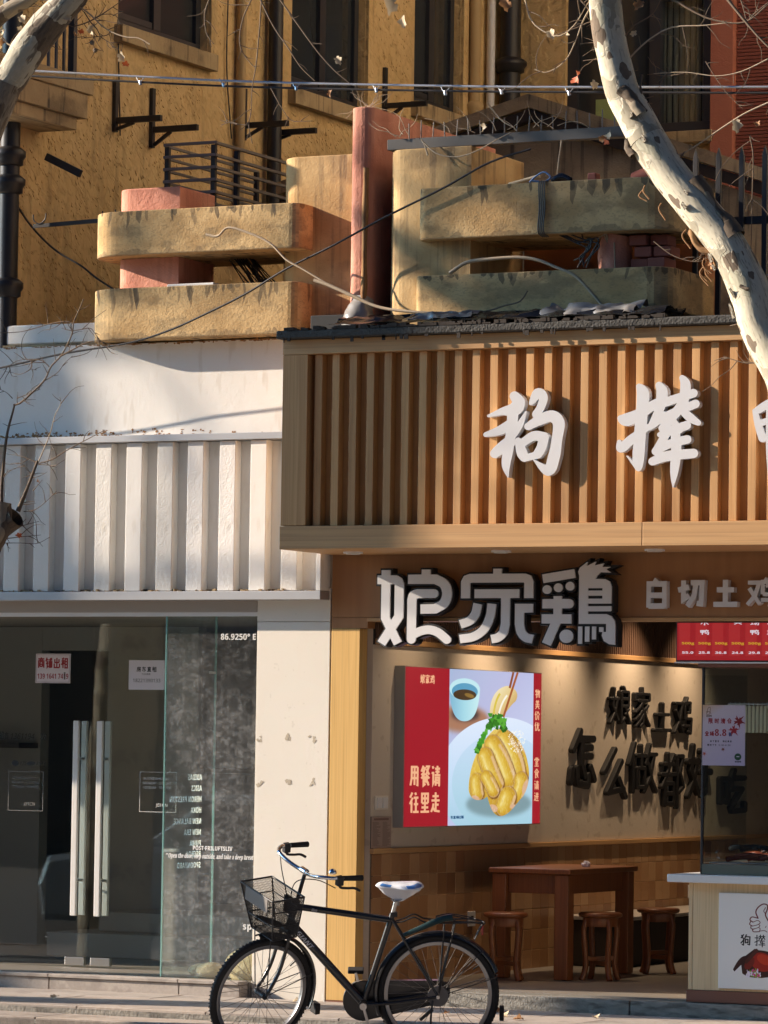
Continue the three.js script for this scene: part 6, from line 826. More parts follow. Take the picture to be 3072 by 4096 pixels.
// ---------- pink fin and right balcony ----------
{
  const f = thing('pink_fin_wall', 'tall salmon-pink fin wall with rounded nose between the two balconies', 'wall', [0.25, 4.2, -0.6]);
  part('fin', plan([[0.333, 0.13], ...arc(0.265, 0.13, 0.068, 0, Math.PI / 2, 5), ...arc(0.24, 0.138, 0.06, Math.PI / 2, Math.PI, 8), [0.18, -0.4], [0.333, -0.4]], 4.2, 5.672), M.pink, f);
  part('fin_rear', prism([[0.402, 4.2], [0.402, 5.668], [1.7, 5.66], [1.7, 4.2]], 0.19, 0.331).rotateY(Math.PI / 2), M.pink, f);
  const rp = thing('rusty_pipe', 'rusty flaking pipe on the nose of the pink fin wall', 'pipe', [0.3, 4.3, 0.2]); part('pipe', limb([[0.298, 4.28, 0.2], [0.30, 4.8, 0.2], [0.302, 5.28, 0.198]], 0.019, 0.018, 7, 10, 0.35, 0.02), M.rust, rp);
  const b = thing('shaded_balcony', 'grey-stained concrete balcony of two bands above the oak signboard', 'balcony', [1.4, 4.3, 0]);
  const band = (x0, x1, zf, zb, r, r2) => [[x1, zb], ...arc(x1 - r2, zf - r2, r2, 0, Math.PI / 2, 5), ...arc(x0 + r, zf - r, r, Math.PI / 2, Math.PI, 10), [x0, zb]];
  part('upper_band', plan(band(0.71, 2.42, 0.3, -0.45, 0.07, 0.14), 4.788, 5.115), bandMat(821, 5.115, 0.335, 0.2), b);
  part('lower_band', plan(band(0.70, 2.42, 0.3, -0.45, 0.05, 0.14), 4.3, 4.562), bandMat(831, 4.562, 0.27, 0.7), b);
  part('pier', plan([[1.04, 0.2], ...arc(0.57, 0.07, 0.13, Math.PI / 2, Math.PI, 8), [0.44, -0.6], [1.04, -0.6]], 4.2, 5.385), M.balcony, b);
  part('pink_post', limb([[1.99, 4.56, 0.1], [1.98, 4.68, 0.1], [2.0, 4.787, 0.1]], 0.105, 0.1, 5, 12, 0.1), M.pink, b);
  const br = rng(44); for (let j = 0; j < 3; j++) for (let i = 0; i < 2; i++) part('brick', bx(2.11 + i * 0.125 + (j % 2) * 0.03, 2.225 + i * 0.125 + (j % 2) * 0.03, 4.566 + j * 0.072, 4.63 + j * 0.072, 0.0 + br() * 0.02, 0.15 + br() * 0.05, 0.008), M.redWall, b);
  part('back_wall', bx(1.05, 2.3, 4.2, 4.95, -0.8, -0.6), M.orangeWall, b);
  const be = thing('steel_beam', 'grey painted steel beam with a row of thin spikes above the stained balcony', 'beam', [1.2, 5.42, 0]); part('beam', bx(0.44, 2.12, 5.388, 5.455, 0.11, 0.18, 0.003), M.beam, be); for (let i = 0; i < 19; i++) { const R = rng(60 + i), x = 0.58 + i * 0.083; part('spike', rod([x, 5.455, 0.15], [x + (R() - 0.5) * 0.02, 5.55 + R() * 0.03, 0.15], 0.004, 5), M.greyMetal, be); }
  // gable
  const g = thing('gabled_wall', 'stained gable wall with sloping concrete coping behind the right balcony', 'wall', [0.6, 4, -3.1]);
  part('wall', prism([[-2.0, 4], [3.6, 4], [3.6, 4.72], [-0.01, 6.1], [-2.0, 5.56]], -3.3, -3.08), M.coping, g);
  part('coping', prism([[-2.02, 5.622], [-2.02, 5.712], [-0.01, 6.25], [-0.01, 6.155]], -3.4, -2.98), M.coping, g); part('coping', prism([[-0.008, 6.155], [-0.008, 6.25], [3.62, 4.99], [3.62, 4.9]], -3.4, -2.98), M.coping, g);
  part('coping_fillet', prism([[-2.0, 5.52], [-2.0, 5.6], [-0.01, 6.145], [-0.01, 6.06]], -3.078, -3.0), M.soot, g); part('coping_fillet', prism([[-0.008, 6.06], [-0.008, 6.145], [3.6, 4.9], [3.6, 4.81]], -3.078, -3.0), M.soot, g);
  const lw = thing('lime_wall', 'small pale green wall patch standing behind the gable', 'wall', [0.75, 4, -4]); part('wall', bx(0.074, 0.42, 4.5, 6.355, -4.1, -4.0), M.lime, lw);
  // picket fence
  const fe = thing('picket_fence', 'black iron fence with spear-headed pickets beside the stained balcony', 'fence', [2.8, 4.25, -0.3]); part('rail', bx(2.09, 4.2, 4.875, 4.925, -0.32, -0.3, 0.002), M.darkMetal, fe); part('rail', bx(2.15, 4.2, 4.27, 4.3, -0.32, -0.3, 0.002), M.darkMetal, fe);
  for (let i = 0; i < 12; i++) { const x = 2.205 + i * 0.153; part('picket', prism([[x - 0.016, 4.22], [x + 0.016, 4.22], [x + 0.016, 5.3], [x, 5.36], [x - 0.016, 5.3]], -0.299, -0.275, 0.002), M.darkMetal, fe); }
  // tarp heap, plastic sheet, flashing
  const crumple = (w, d, seed, amp, nx = 34, ny = 14) => { const q = new THREE.PlaneGeometry(w, d, nx, ny); q.rotateX(-Math.PI / 2); const p = q.attributes.position; for (let i = 0; i < p.count; i++) { const u = p.getX(i) / w + 0.5, v = p.getZ(i) / d + 0.5, a = fbm(u, v, Math.round(w * 7), Math.round(d * 10) + 2, seed, 4), rdg = 1 - Math.abs(2 * fbm(u, v, Math.round(w * 9), Math.round(d * 6) + 2, seed + 9, 3) - 1); p.setY(i, amp * (0.6 * a + 0.6 * rdg) * (0.3 + 0.7 * S(v, 1, 0.55))); p.setX(i, p.getX(i) + (a - 0.5) * amp * 0.6); p.setZ(i, p.getZ(i) + (rdg - 0.7) * amp * 0.7); } q.computeVertexNormals(); return q; };
  const cs = (name, q, x, y, z, m, lab, cat) => { q.translate(x, y, z); return single(name, q, m, lab, cat); };
  cs('plastic_sheet', crumple(2.2, 0.5, 3, 0.1), 1.45, 4.195, 0.55, M.plastic, 'crumpled black plastic sheeting along the roof below the stained balcony', 'sheeting'); cs('plastic_sheet', crumple(0.42, 0.22, 13, 0.1, 20, 10), 1.05, 4.22, 0.58, M.film, 'torn grey plastic film under the dead branch on the roof', 'sheeting'); cs('plastic_sheet', crumple(0.62, 0.24, 23, 0.11, 20, 10), 2.05, 4.215, 0.58, M.film, 'wrinkled silvery plastic film near the leaning trunk on the roof', 'sheeting');
  const wrap = limb([[0.22, 4.19, 0.24], [0.25, 4.28, 0.21], [0.26, 4.38, 0.18], [0.26, 4.44, 0.15]], 0.12, 0.075, 17, 26, 0.6, 0.01); single('plastic_wrap', wrap, M.film, 'crumpled clear plastic wrapped round the foot of the pink fin wall', 'wrapping');
  cs('tarpaulin', crumple(0.6, 0.4, 31, 0.18, 18, 12), 2.75, 4.42, -0.75, M.paleTarp, 'pale blue tarpaulin heaped behind the iron fence', 'tarpaulin'); cs('tarpaulin', crumple(0.5, 0.3, 37, 0.12, 16, 10), 2.85, 4.6, -1.0, M.blueTarp, 'deep blue tarpaulin edge behind the iron fence', 'tarpaulin');
  const fl = thing('roof_edge', 'black bitumen roof edge along the top of the oak signboard', 'roof edge', [2.4, 4.14, 0.4]); { const q = bx(0.0, 4.95, 4.137, 4.19, 0.0, 0.82, 0.012); part('sheet_edge', q, M.bitumen, fl); const R = rng(41), gs = []; for (let i = 0; i < 150; i++) { const x = R() * 2.6, w = 0.01 + R() * 0.05; gs.push(bx(x, x + w, 4.188, 4.194 + R() * 0.02, 0.76 + R() * 0.03, 0.815 + R() * 0.01)); if (i < 26) gs.push(bx(x, x + w * 0.5, 4.125 - R() * 0.02, 4.139, 0.815, 0.822)); } const de = part('debris', merge(gs), M.soot, fl); de.userData.kind = 'stuff'; }
  single('roof_upstand', bx(-0.12, 0.17, 4.2, 4.36, 0.02, 0.12, 0.006), M.black, 'black membrane upstand between yellow balcony and pink fin wall', 'roofing');
  const clut = thing('junk_pile', 'small heap of blue cord and bent tubes on the stained balcony', 'rubbish', [1.35, 5.13, 0]); part('tube', rod([1.30, 5.125, 0.2], [1.52, 5.165, 0.22], 0.012, 8), M.leafPale, clut); part('cord', tube([[1.46, 5.125, 0.24], [1.5, 5.16, 0.24], [1.56, 5.185, 0.24], [1.6, 5.15, 0.24], [1.57, 5.125, 0.25], [1.49, 5.13, 0.26]], 0.006, 40), M.blueTarp, clut); part('bag', limb([[1.6, 5.13, 0.2], [1.66, 5.15, 0.2], [1.72, 5.13, 0.2]], 0.03, 0.02, 31, 10, 0.4, 0.02), M.plastic, clut);
  single('cable_bundle', merge([0, 1, 2, 3].map((i) => tube([[1.55 + i * 0.014, 5.124, 0.25], [1.555 + i * 0.013, 5.112, 0.308], [1.56 + i * 0.012, 4.95, 0.311], [1.555 + i * 0.012, 4.80, 0.311], [1.56 + i * 0.012, 4.78, 0.25]], 0.005, 30))), M.beam, 'bundle of grey cables hanging over the upper band of the stained balcony', 'cable');
  single('cable_tangle', merge([0, 1, 2, 3, 4, 5].map((i) => { const R = rng(500 + i), x = 1.76 + R() * 0.08; return tube([[x - 0.12 * R(), 4.79, 0.22], [x, 4.72 + R() * 0.04, 0.23], [x + 0.1, 4.68 + R() * 0.08, 0.24], [x + 0.04, 4.65, 0.23], [x - 0.05 + R() * 0.1, 4.58 + R() * 0.05, 0.22]], 0.005, 24); })), M.blackPipe, 'tangle of black cable hanging between the stained balcony bands', 'cable');
  single('broken_brick', bx(1.84, 1.9, 5.116, 5.17, 0.15, 0.22, 0.01), M.redWall, 'orange broken brick standing on the stained balcony', 'brick'); single('rubble_lump', limb([[2.1, 5.12, 0.05], [2.2, 5.17, 0.06], [2.3, 5.2, 0.08], [2.36, 5.14, 0.1]], 0.06, 0.05, 91, 10, 0.4, 0.03), M.redWall, 'red lump of broken masonry behind the leaning trunk', 'rubble');
}
// ---------- trees, twigs, wires ----------
const LEAFG = (() => { const P = []; const n = 26; for (let i = 0; i < n; i++) { const t = i / n * Math.PI * 2, r = 0.62 + 0.38 * Math.abs(Math.cos(t * 2.5)) - (i % 2 ? 0.12 : 0); P.push(new THREE.Vector2(Math.cos(t) * r, Math.sin(t) * r)); } const g = new THREE.ShapeGeometry(new THREE.Shape(P)); const p = g.attributes.position; for (let i = 0; i < p.count; i++) { const x = p.getX(i), y = p.getY(i); p.setZ(i, 0.55 * x * x - 0.3 * y * y + 0.2 * x * y); } g.computeVertexNormals(); return g; })();
function leaves(list, parent, seed, z = 3.52) { const R = rng(seed); for (const [x, y, s] of list) { const m = piece('leaf', LEAFG, [M.leaf, M.leafPale, M.leafPale, M.leafRed][Math.floor(R() * 4)], parent, x, y, z + R() * 0.03); m.scale.set(s * 0.75, s, s); m.rotation.set(R() * 1.6 - 0.8, R() * 2 - 1, R() * 6.3); } }
{
  const A = thing('plane_tree', 'plane tree with mottled pale limb crossing the ochre house and pruned lower branch', 'tree', [-0.95, -0.11, 3.5]);
  const la = TR.limbA;
  part('trunk', limb([[-0.98, -0.2, 3.5], [-0.95, 0.6, 3.5], [-0.9, 1.6, 3.5], [-0.82, 2.6, 3.5], [-0.72, 3.6, 3.5], la[0], la[1], la[2], la[3]], 0.17, 0.098, 1, 24, 0.2), M.barkOld, A);
  part('limb', limb([la[3], la[4], la[5], la[6], [la[7][0] + 0.1, la[7][1] + 0.25, 3.5], [0.6, 7.2, 3.6]], 0.098, 0.06, 2, 22, 0.2), M.barkOld, A);
  part('limb', limb([[-0.7, 4.9, 3.5], [-0.55, 5.3, 3.55], ...TR.limbA2, [0.1, 6.3, 3.6]], 0.06, 0.035, 4, 14, 0.15), M.barkDark, A);
  part('pruned_limb', limb([[-0.86, 2.15, 3.5], [-0.66, 2.5, 3.5], [-0.47, 2.68, 3.5], [-0.36, 2.8, 3.5], [-0.23, 2.88, 3.5]], 0.095, 0.06, 5, 16, 0.35, 0.03), M.barkDark, A);
  part('knot', limb([[-0.37, 2.68, 3.53], [-0.31, 2.82, 3.53], [-0.29, 2.96, 3.52]], 0.07, 0.05, 6, 12, 0.5, 0.015), M.barkDark, A);
  const dark = [], pale = []; TWA.forEach(([r, p], i) => { const g = limb(p, r, r * 0.5, 50 + i, r > 0.01 ? 9 : 6, 0.25, 0.02); (i === 0 || i === 2 || i === 25 ? pale : dark).push(g); });
  TWA.forEach(([r, p], i) => part('branch', (i === 0 || i === 2 || i === 25 ? pale.shift() : dark.shift()), r > 0.01 ? M.barkDark : (i === 0 || i === 2 || i === 25) ? M.twigPale : M.twig, A));
  // side twigs with buds
  const R = rng(71), sprig = (list, out, dens, lmax) => { for (const [r, p] of list) for (let k = 0; k + 1 < p.length; k++) for (let m = 0; m < 2; m++) if (R() < dens) { const t = R(); let q = [0, 1, 2].map((j) => p[k][j] + (p[k + 1][j] - p[k][j]) * t), a = Math.atan2(p[k + 1][1] - p[k][1], p[k + 1][0] - p[k][0]) + (R() < 0.5 ? 1 : -1) * (0.4 + R() * 0.7); const n = 2 + Math.floor(R() * R() * 5), L = 0.018 + R() * R() * lmax, P = [q]; for (let i = 0; i < n; i++) { a += (R() - 0.5) * 0.9; q = [q[0] + Math.cos(a) * L, q[1] + Math.sin(a) * L, q[2] + (R() - 0.5) * L * 0.5]; P.push(q); } out.push(limb(P, 0.0028, 0.0011, 7, 5, 0.2, 0.02)); } };
  const tw = []; sprig(TWA, tw, 0.62, 0.06);
  const s = part('twigs', merge(tw), M.twig, A); s.userData.kind = 'stuff';
  leaves(LEAVES.slice(0, 14).concat(LEAVES.slice(26)), A, 5);
  for (const [x, y] of [[0.045, 5.575], [0.058, 5.497]]) { const g = new THREE.IcosahedronGeometry(0.0135, 3), p = g.attributes.position; for (let i = 0; i < p.count; i++) { const k = 0.9 + 0.2 * hash(Math.round(p.getX(i) * 1e4), Math.round(p.getY(i) * 1e4), 4); p.setXYZ(i, p.getX(i) * k, p.getY(i) * k, p.getZ(i) * k); } g.computeVertexNormals(); g.translate(...SEED[[0.045, 0.058].indexOf(x)], 3.5); part('seed_ball', g, M.twig, A); }

  const B = thing('plane_tree', 'leaning plane tree trunk with peeling cream bark in front of the stained balcony', 'tree', [4.75, -0.11, 3.5]);
  const tb = TR.trunkB, last = tb[tb.length - 1];
  const down = [...tb.slice(3)].concat([[last[0] + 0.12, last[1] - 0.5, 3.5], [last[0] + 0.22, last[1] - 1.2, 3.5], [last[0] + 0.28, last[1] - 2.2, 3.5], [last[0] + 0.3, -0.2, 3.5]]).reverse();
  part('trunk', limb(down, 0.15, 0.098, 11, 28, 0.1, 0.04), M.bark, B);
  part('limb', limb([tb[3], tb[2], tb[1], tb[0], [tb[0][0] - 0.06, tb[0][1] + 0.3, 3.52], [tb[0][0] - 0.05, tb[0][1] + 1.4, 3.6]], 0.098, 0.07, 11, 28, 0.1, 0.04), M.bark, B);
  const mid = (i) => tb[i];
  part('burl', limb([[mid(5)[0] + 0.07, mid(5)[1] + 0.06, 3.53], [mid(6)[0] + 0.055, mid(6)[1] + 0.045, 3.53], [mid(7)[0] + 0.05, mid(7)[1] + 0.03, 3.53]], 0.04, 0.055, 13, 14, 0.75, 0.015), M.barkDark, B);
  part('bark_scar', limb([[mid(1)[0] + 0.01, mid(1)[1], 3.565], [mid(2)[0] + 0.02, mid(2)[1] + 0.04, 3.57], [mid(3)[0] - 0.02, mid(3)[1] + 0.12, 3.56]], 0.04, 0.045, 15, 14, 0.9, 0.012), M.barkDark, B);
  part('bark_scar', limb([[mid(3)[0] - 0.1, mid(3)[1] + 0.0, 3.54], [mid(3)[0] - 0.06, mid(3)[1] - 0.09, 3.55]], 0.022, 0.026, 16, 10, 0.9, 0.01), M.barkDark, B);
  part('bark_scar', limb([[mid(6)[0] - 0.075, mid(6)[1] - 0.06, 3.53], [mid(6)[0] - 0.02, mid(6)[1] - 0.16, 3.54], [mid(7)[0] - 0.06, mid(7)[1] - 0.05, 3.53], [mid(7)[0] - 0.05, mid(7)[1] - 0.12, 3.52]], 0.02, 0.03, 18, 10, 0.9, 0.01), M.rust, B);
  part('bark_scar', limb([[mid(9)[0] - 0.02, mid(9)[1] + 0.05, 3.606], [mid(9)[0] + 0.03, mid(9)[1] + 0.03, 3.606]], 0.012, 0.012, 19, 8, 0.9, 0.01), M.barkDark, B);
  const rr = rng(23), strip = []; for (let i = 0; i < 10; i++) { const k = 4 + Math.floor(rr() * 4), x = mid(k)[0] - 0.09 - rr() * 0.03, y = mid(k)[1] - 0.05 - rr() * 0.08; strip.push(tube([[x, y, 3.54], [x - 0.02 * rr(), y - 0.03, 3.55], [x + 0.03, y - 0.06 - rr() * 0.05, 3.55]], 0.004, 8, 4)); } part('bark_strips', merge(strip), M.rust, B);
  { const rp = rng(57), pl = []; for (let k = 0; k < 9; k++) { const i = 1 + Math.floor(rp() * 9), t = rp(), A0 = tb[i], A1 = tb[i + 1], c = [0, 1].map((j) => A0[j] + (A1[j] - A0[j]) * t), dx = A1[0] - A0[0], dy = A1[1] - A0[1], l = Math.hypot(dx, dy), nx = -dy / l, ny = dx / l, an = (rp() - 0.5) * 2.6, rr0 = 0.105, off = Math.sin(an) * rr0, zz = 3.5 + Math.cos(an) * rr0; const g = new THREE.CylinderGeometry(0.014 + rp() * 0.02, 0.01 + rp() * 0.02, 0.02 + rp() * 0.06, 6, 2, true, 0, 1.4); g.rotateZ(Math.atan2(dy, dx) - Math.PI / 2); g.rotateX((rp() - 0.5) * 0.6); g.translate(c[0] + nx * off, c[1] + ny * off, zz - 0.012); pl.push(g); } const bm = M.barkOld.clone(); bm.side = THREE.DoubleSide; part('loose_bark', merge(pl), bm, B).userData.kind = 'stuff'; }
  TWB.forEach(([r, p], i) => part('branch', limb(p, r, r * 0.5, 90 + i, 7, 0.22, 0.02), [0, 4, 5, 6, 8].includes(i) ? M.twigPale : M.twig, B));
  const tw2 = []; sprig(TWB, tw2, 0.8, 0.08);
  part('twigs', merge(tw2), M.twig, B).userData.kind = 'stuff';
  leaves(LEAVES.slice(14, 26), B, 8);
}
{
  const W = (name, pts, r, m, lab, cat = 'cable', g) => single(name, tube(pts, r, pts.length * 6, 6), m, lab, cat, g);
  W('roof_cable', MISC.cable, 0.007, M.blackPipe, 'black cable sagging diagonally from the steel beam across the yellow balcony');
  const silver = mat({ rgb: [0.72, 0.74, 0.78], roughness: 0.25, metalness: 0.7 });
  for (const [k, r, m, lab] of [['wire1', 0.0065, silver, 'bright twisted overhead wire, the upper of the pair'], ['wire2', 0.006, M.blackPipe, 'black overhead wire slung under the bright twisted one']]) { const t = thing('overhead_wire', lab, 'wire', [1.5, 5.1, 3.2], 'pair of overhead wires'); part('wire', tube([...MISC[k].slice(0, -1), ...MISC[k + 'b'].slice(1)], r, 60, 8), m, t); if (k === 'wire2') for (const [x, y] of [[0.36, 5.38], [0.9, 5.335], [1.36, 5.29], [1.86, 5.25], [2.28, 5.21], [2.62, 5.195], [3.02, 5.165]]) { part('clip', tube([[x - 0.03, y + 0.02, 3.2], [x, y - 0.015, 3.21], [x + 0.025, y + 0.01, 3.2]], 0.0025, 10, 5), silver, t); part('tie', limb([[x - 0.002, y - 0.005, 3.205], [x + 0.004, y - 0.03, 3.205]], 0.007, 0.01, 9, 7, 0.3, 0.01), silver, t); } }
  W('house_cable', MISC.wallcable, 0.006, M.blackPipe, 'thin black cable running down the lane wall beside the first bracket'); W('house_cable', MISC.thin1, 0.006, M.blackPipe, 'thin black cable beside the ochre painted downpipe'); W('house_cable', MISC.leftcable, 0.007, M.blackPipe, 'black cable slanting down from the corner downpipe to the yellow balcony');
  const D = (k, r, m, lab) => { const t = thing('dead_branch', lab, 'branch', MISC[k][0]); part('stem', limb(MISC[k], r, r * 0.55, 33, 8, 0.2, 0.02), m, t); };
  D('dead1', 0.012, M.twigPale, 'long pale dead branch lying on the plastic sheeting'); D('dead2', 0.013, M.twigPale, 'arched dead branch hanging over the lower stained balcony band'); D('dead3', 0.008, M.twig, 'thin dark dead branch on the roof under the stained balcony'); D('dead4', 0.009, M.twigPale, 'forked dead twig reaching from the roof across the yellow balcony');
  for (const [k, lab] of [['vine1', 'straight bare stem in front of the upper stained band'], ['vine2', 'bent bare stem in front of the upper stained band'], ['vine3', 'short side stem by the pink post'], ['vine4', 'thin stem hanging below the brick stub'], ['vine5', 'string-like stem hanging from the spiked beam']]) { const t = thing('dry_vine', lab, 'vine', MISC[k][0], 'dry stems on the stained balcony'); part('stem', limb(MISC[k], 0.0055, 0.003, 35, 6, 0.2, 0.02), M.twigPale, t); }
  // dry climber on the beam and pink fin
  const R = rng(121), tg = []; for (let i = 0; i < 16; i++) { let p = [0.5 + R() * 1.5, 5.46 + R() * 0.02, 0.2], P = [p], a = 0.2 + R() * 2.7; for (let k = 0; k < 4; k++) { a += (R() - 0.5) * 1.1; p = [p[0] + Math.cos(a) * 0.06, p[1] + Math.sin(a) * 0.045, p[2] + (R() - 0.5) * 0.03]; P.push(p); } tg.push(limb(P, 0.003, 0.0014, i, 5, 0.2, 0.02)); } for (let i = 0; i < 12; i++) { let p = [0.2 + R() * 0.1, 5.68, 0.1], P = [p], a = R() * 3.1; for (let k = 0; k < 4; k++) { a += (R() - 0.5) * 1.4; p = [p[0] + Math.cos(a) * 0.05, p[1] + Math.sin(a) * 0.04, p[2]]; P.push(p); } tg.push(limb(P, 0.0028, 0.0012, i, 5, 0.2, 0.02)); }
  for (const p of [[[0.72, 5.42, 0.24], [0.82, 5.34, 0.25], [0.96, 5.31, 0.25], [1.1, 5.34, 0.25], [1.22, 5.4, 0.24], [1.32, 5.45, 0.22]], [[0.76, 5.33, 0.25], [0.73, 5.40, 0.24], [0.7, 5.44, 0.23]], [[1.15, 5.64, 0.2], [1.25, 5.53, 0.21], [1.35, 5.47, 0.22]]]) tg.push(limb(p, 0.006, 0.003, 3, 6, 0.2, 0.02));
  const t = thing('dry_climber', 'tangle of dry climber stems on the spiked beam and pink fin top', 'climber', [1, 5.4, 0]); part('stems', merge(tg), M.twigPale, t).userData.kind = 'stuff'; leaves([[1.12, 5.49, 0.045], [1.98, 5.40, 0.04], [1.93, 5.38, 0.032], [1.96, 5.36, 0.03]], t, 3, 0.2);
}
// ---------- street trees further along the kerb: their shadows fall on the shops ----------
function streetTree(path, r0, r1, seed, lab, k0 = 4, low = []) {
  const [x, , z] = path[0], top = path[path.length - 1];
  const R = rng(seed), t = thing('plane_tree', lab, 'tree', [x, -0.12, z], 'plane trees further along the kerb'), limbs = [], tw = [];
  const grow = (p, d, r, L, lv) => {
    const P = [p]; let q = p, v = d; const n = 4; for (let i = 0; i < n; i++) { v = v.clone().add(new THREE.Vector3((R() - 0.5) * 0.45, (R() - 0.5) * 0.3 + 0.06, (R() - 0.5) * 0.45)).normalize(); q = q.clone().addScaledVector(v, L / n); P.push(q); }
    const g = limb(P.map((a) => a.toArray()), r, r * 0.55, seed + lv * 7, lv < 2 ? 12 : 5, 0.1, lv < 2 ? 0.12 : 0.2); (lv < 3 ? limbs : tw).push(g);
    if (lv < 4) { const k = lv === 0 ? k0 : 3; for (let i = 0; i < k; i++) { const a = R() * 6.28, s = 0.5 + R() * 0.5, nd = v.clone().add(new THREE.Vector3(Math.cos(a) * s, 0.1 + R() * 0.35, Math.sin(a) * s)).normalize(); grow(P[Math.max(1, n - Math.floor(R() * 3))].clone(), nd, r * (0.5 + R() * 0.12), L * (0.66 + R() * 0.2), lv + 1); } }
  };
  part('trunk', limb(path, r0, r1, seed, 18, 0.1, 0.1), M.bark, t);
  grow(v3(top), v3(top).sub(v3(path[path.length - 2])).normalize(), r1 * 0.9, 1.9, 0);
  for (const [i, dx, dz, lr = 0.08, ll = 1] of low) { const a = path[Math.min(i, path.length - 1)], c = path[i - 1], m = R(); grow(new THREE.Vector3(c[0] + (a[0] - c[0]) * (0.5 + m * 0.5), c[1] + (a[1] - c[1]) * (0.5 + m * 0.5), z), new THREE.Vector3(dx, 0.7, dz).normalize(), lr, 1.4, ll); }
  part('limbs', merge(limbs), M.bark, t); part('crown', merge(tw), M.twig, t).userData.kind = 'stuff';
}
streetTree([[-10.0, -0.2, 3.5], [-9.9, 3, 3.5], [-9.72, 6, 3.5], [-9.52, 7.4, 3.5], [-9.15, 8.7, 3.5]], 0.32, 0.2, 21, 'plane tree along the kerb, nearest one left of the vacant shop', 5, [[4, -1, 0], [4, -0.7, 0.2], [4, -1.3, -0.2]]);
streetTree([[-14.7, -0.2, 3.4], [-14.6, 3, 3.4], [-14.3, 6, 3.4], [-14.0, 7.5, 3.4], [-14.5, 9.2, 3.4]], 0.28, 0.15, 35, 'plane tree along the kerb, second one left of the vacant shop', 3, [[3, 1, 0.2, 0.045, 2], [4, 0.9, 0.1, 0.05, 2]]);
streetTree([[-4.3, -0.2, 3.25], [-4.25, 1.5, 3.25], [-4.1, 3.2, 3.25], [-3.8, 4.8, 3.3]], 0.3, 0.2, 52, 'plane tree between the vacant shop and the parked car', 3);
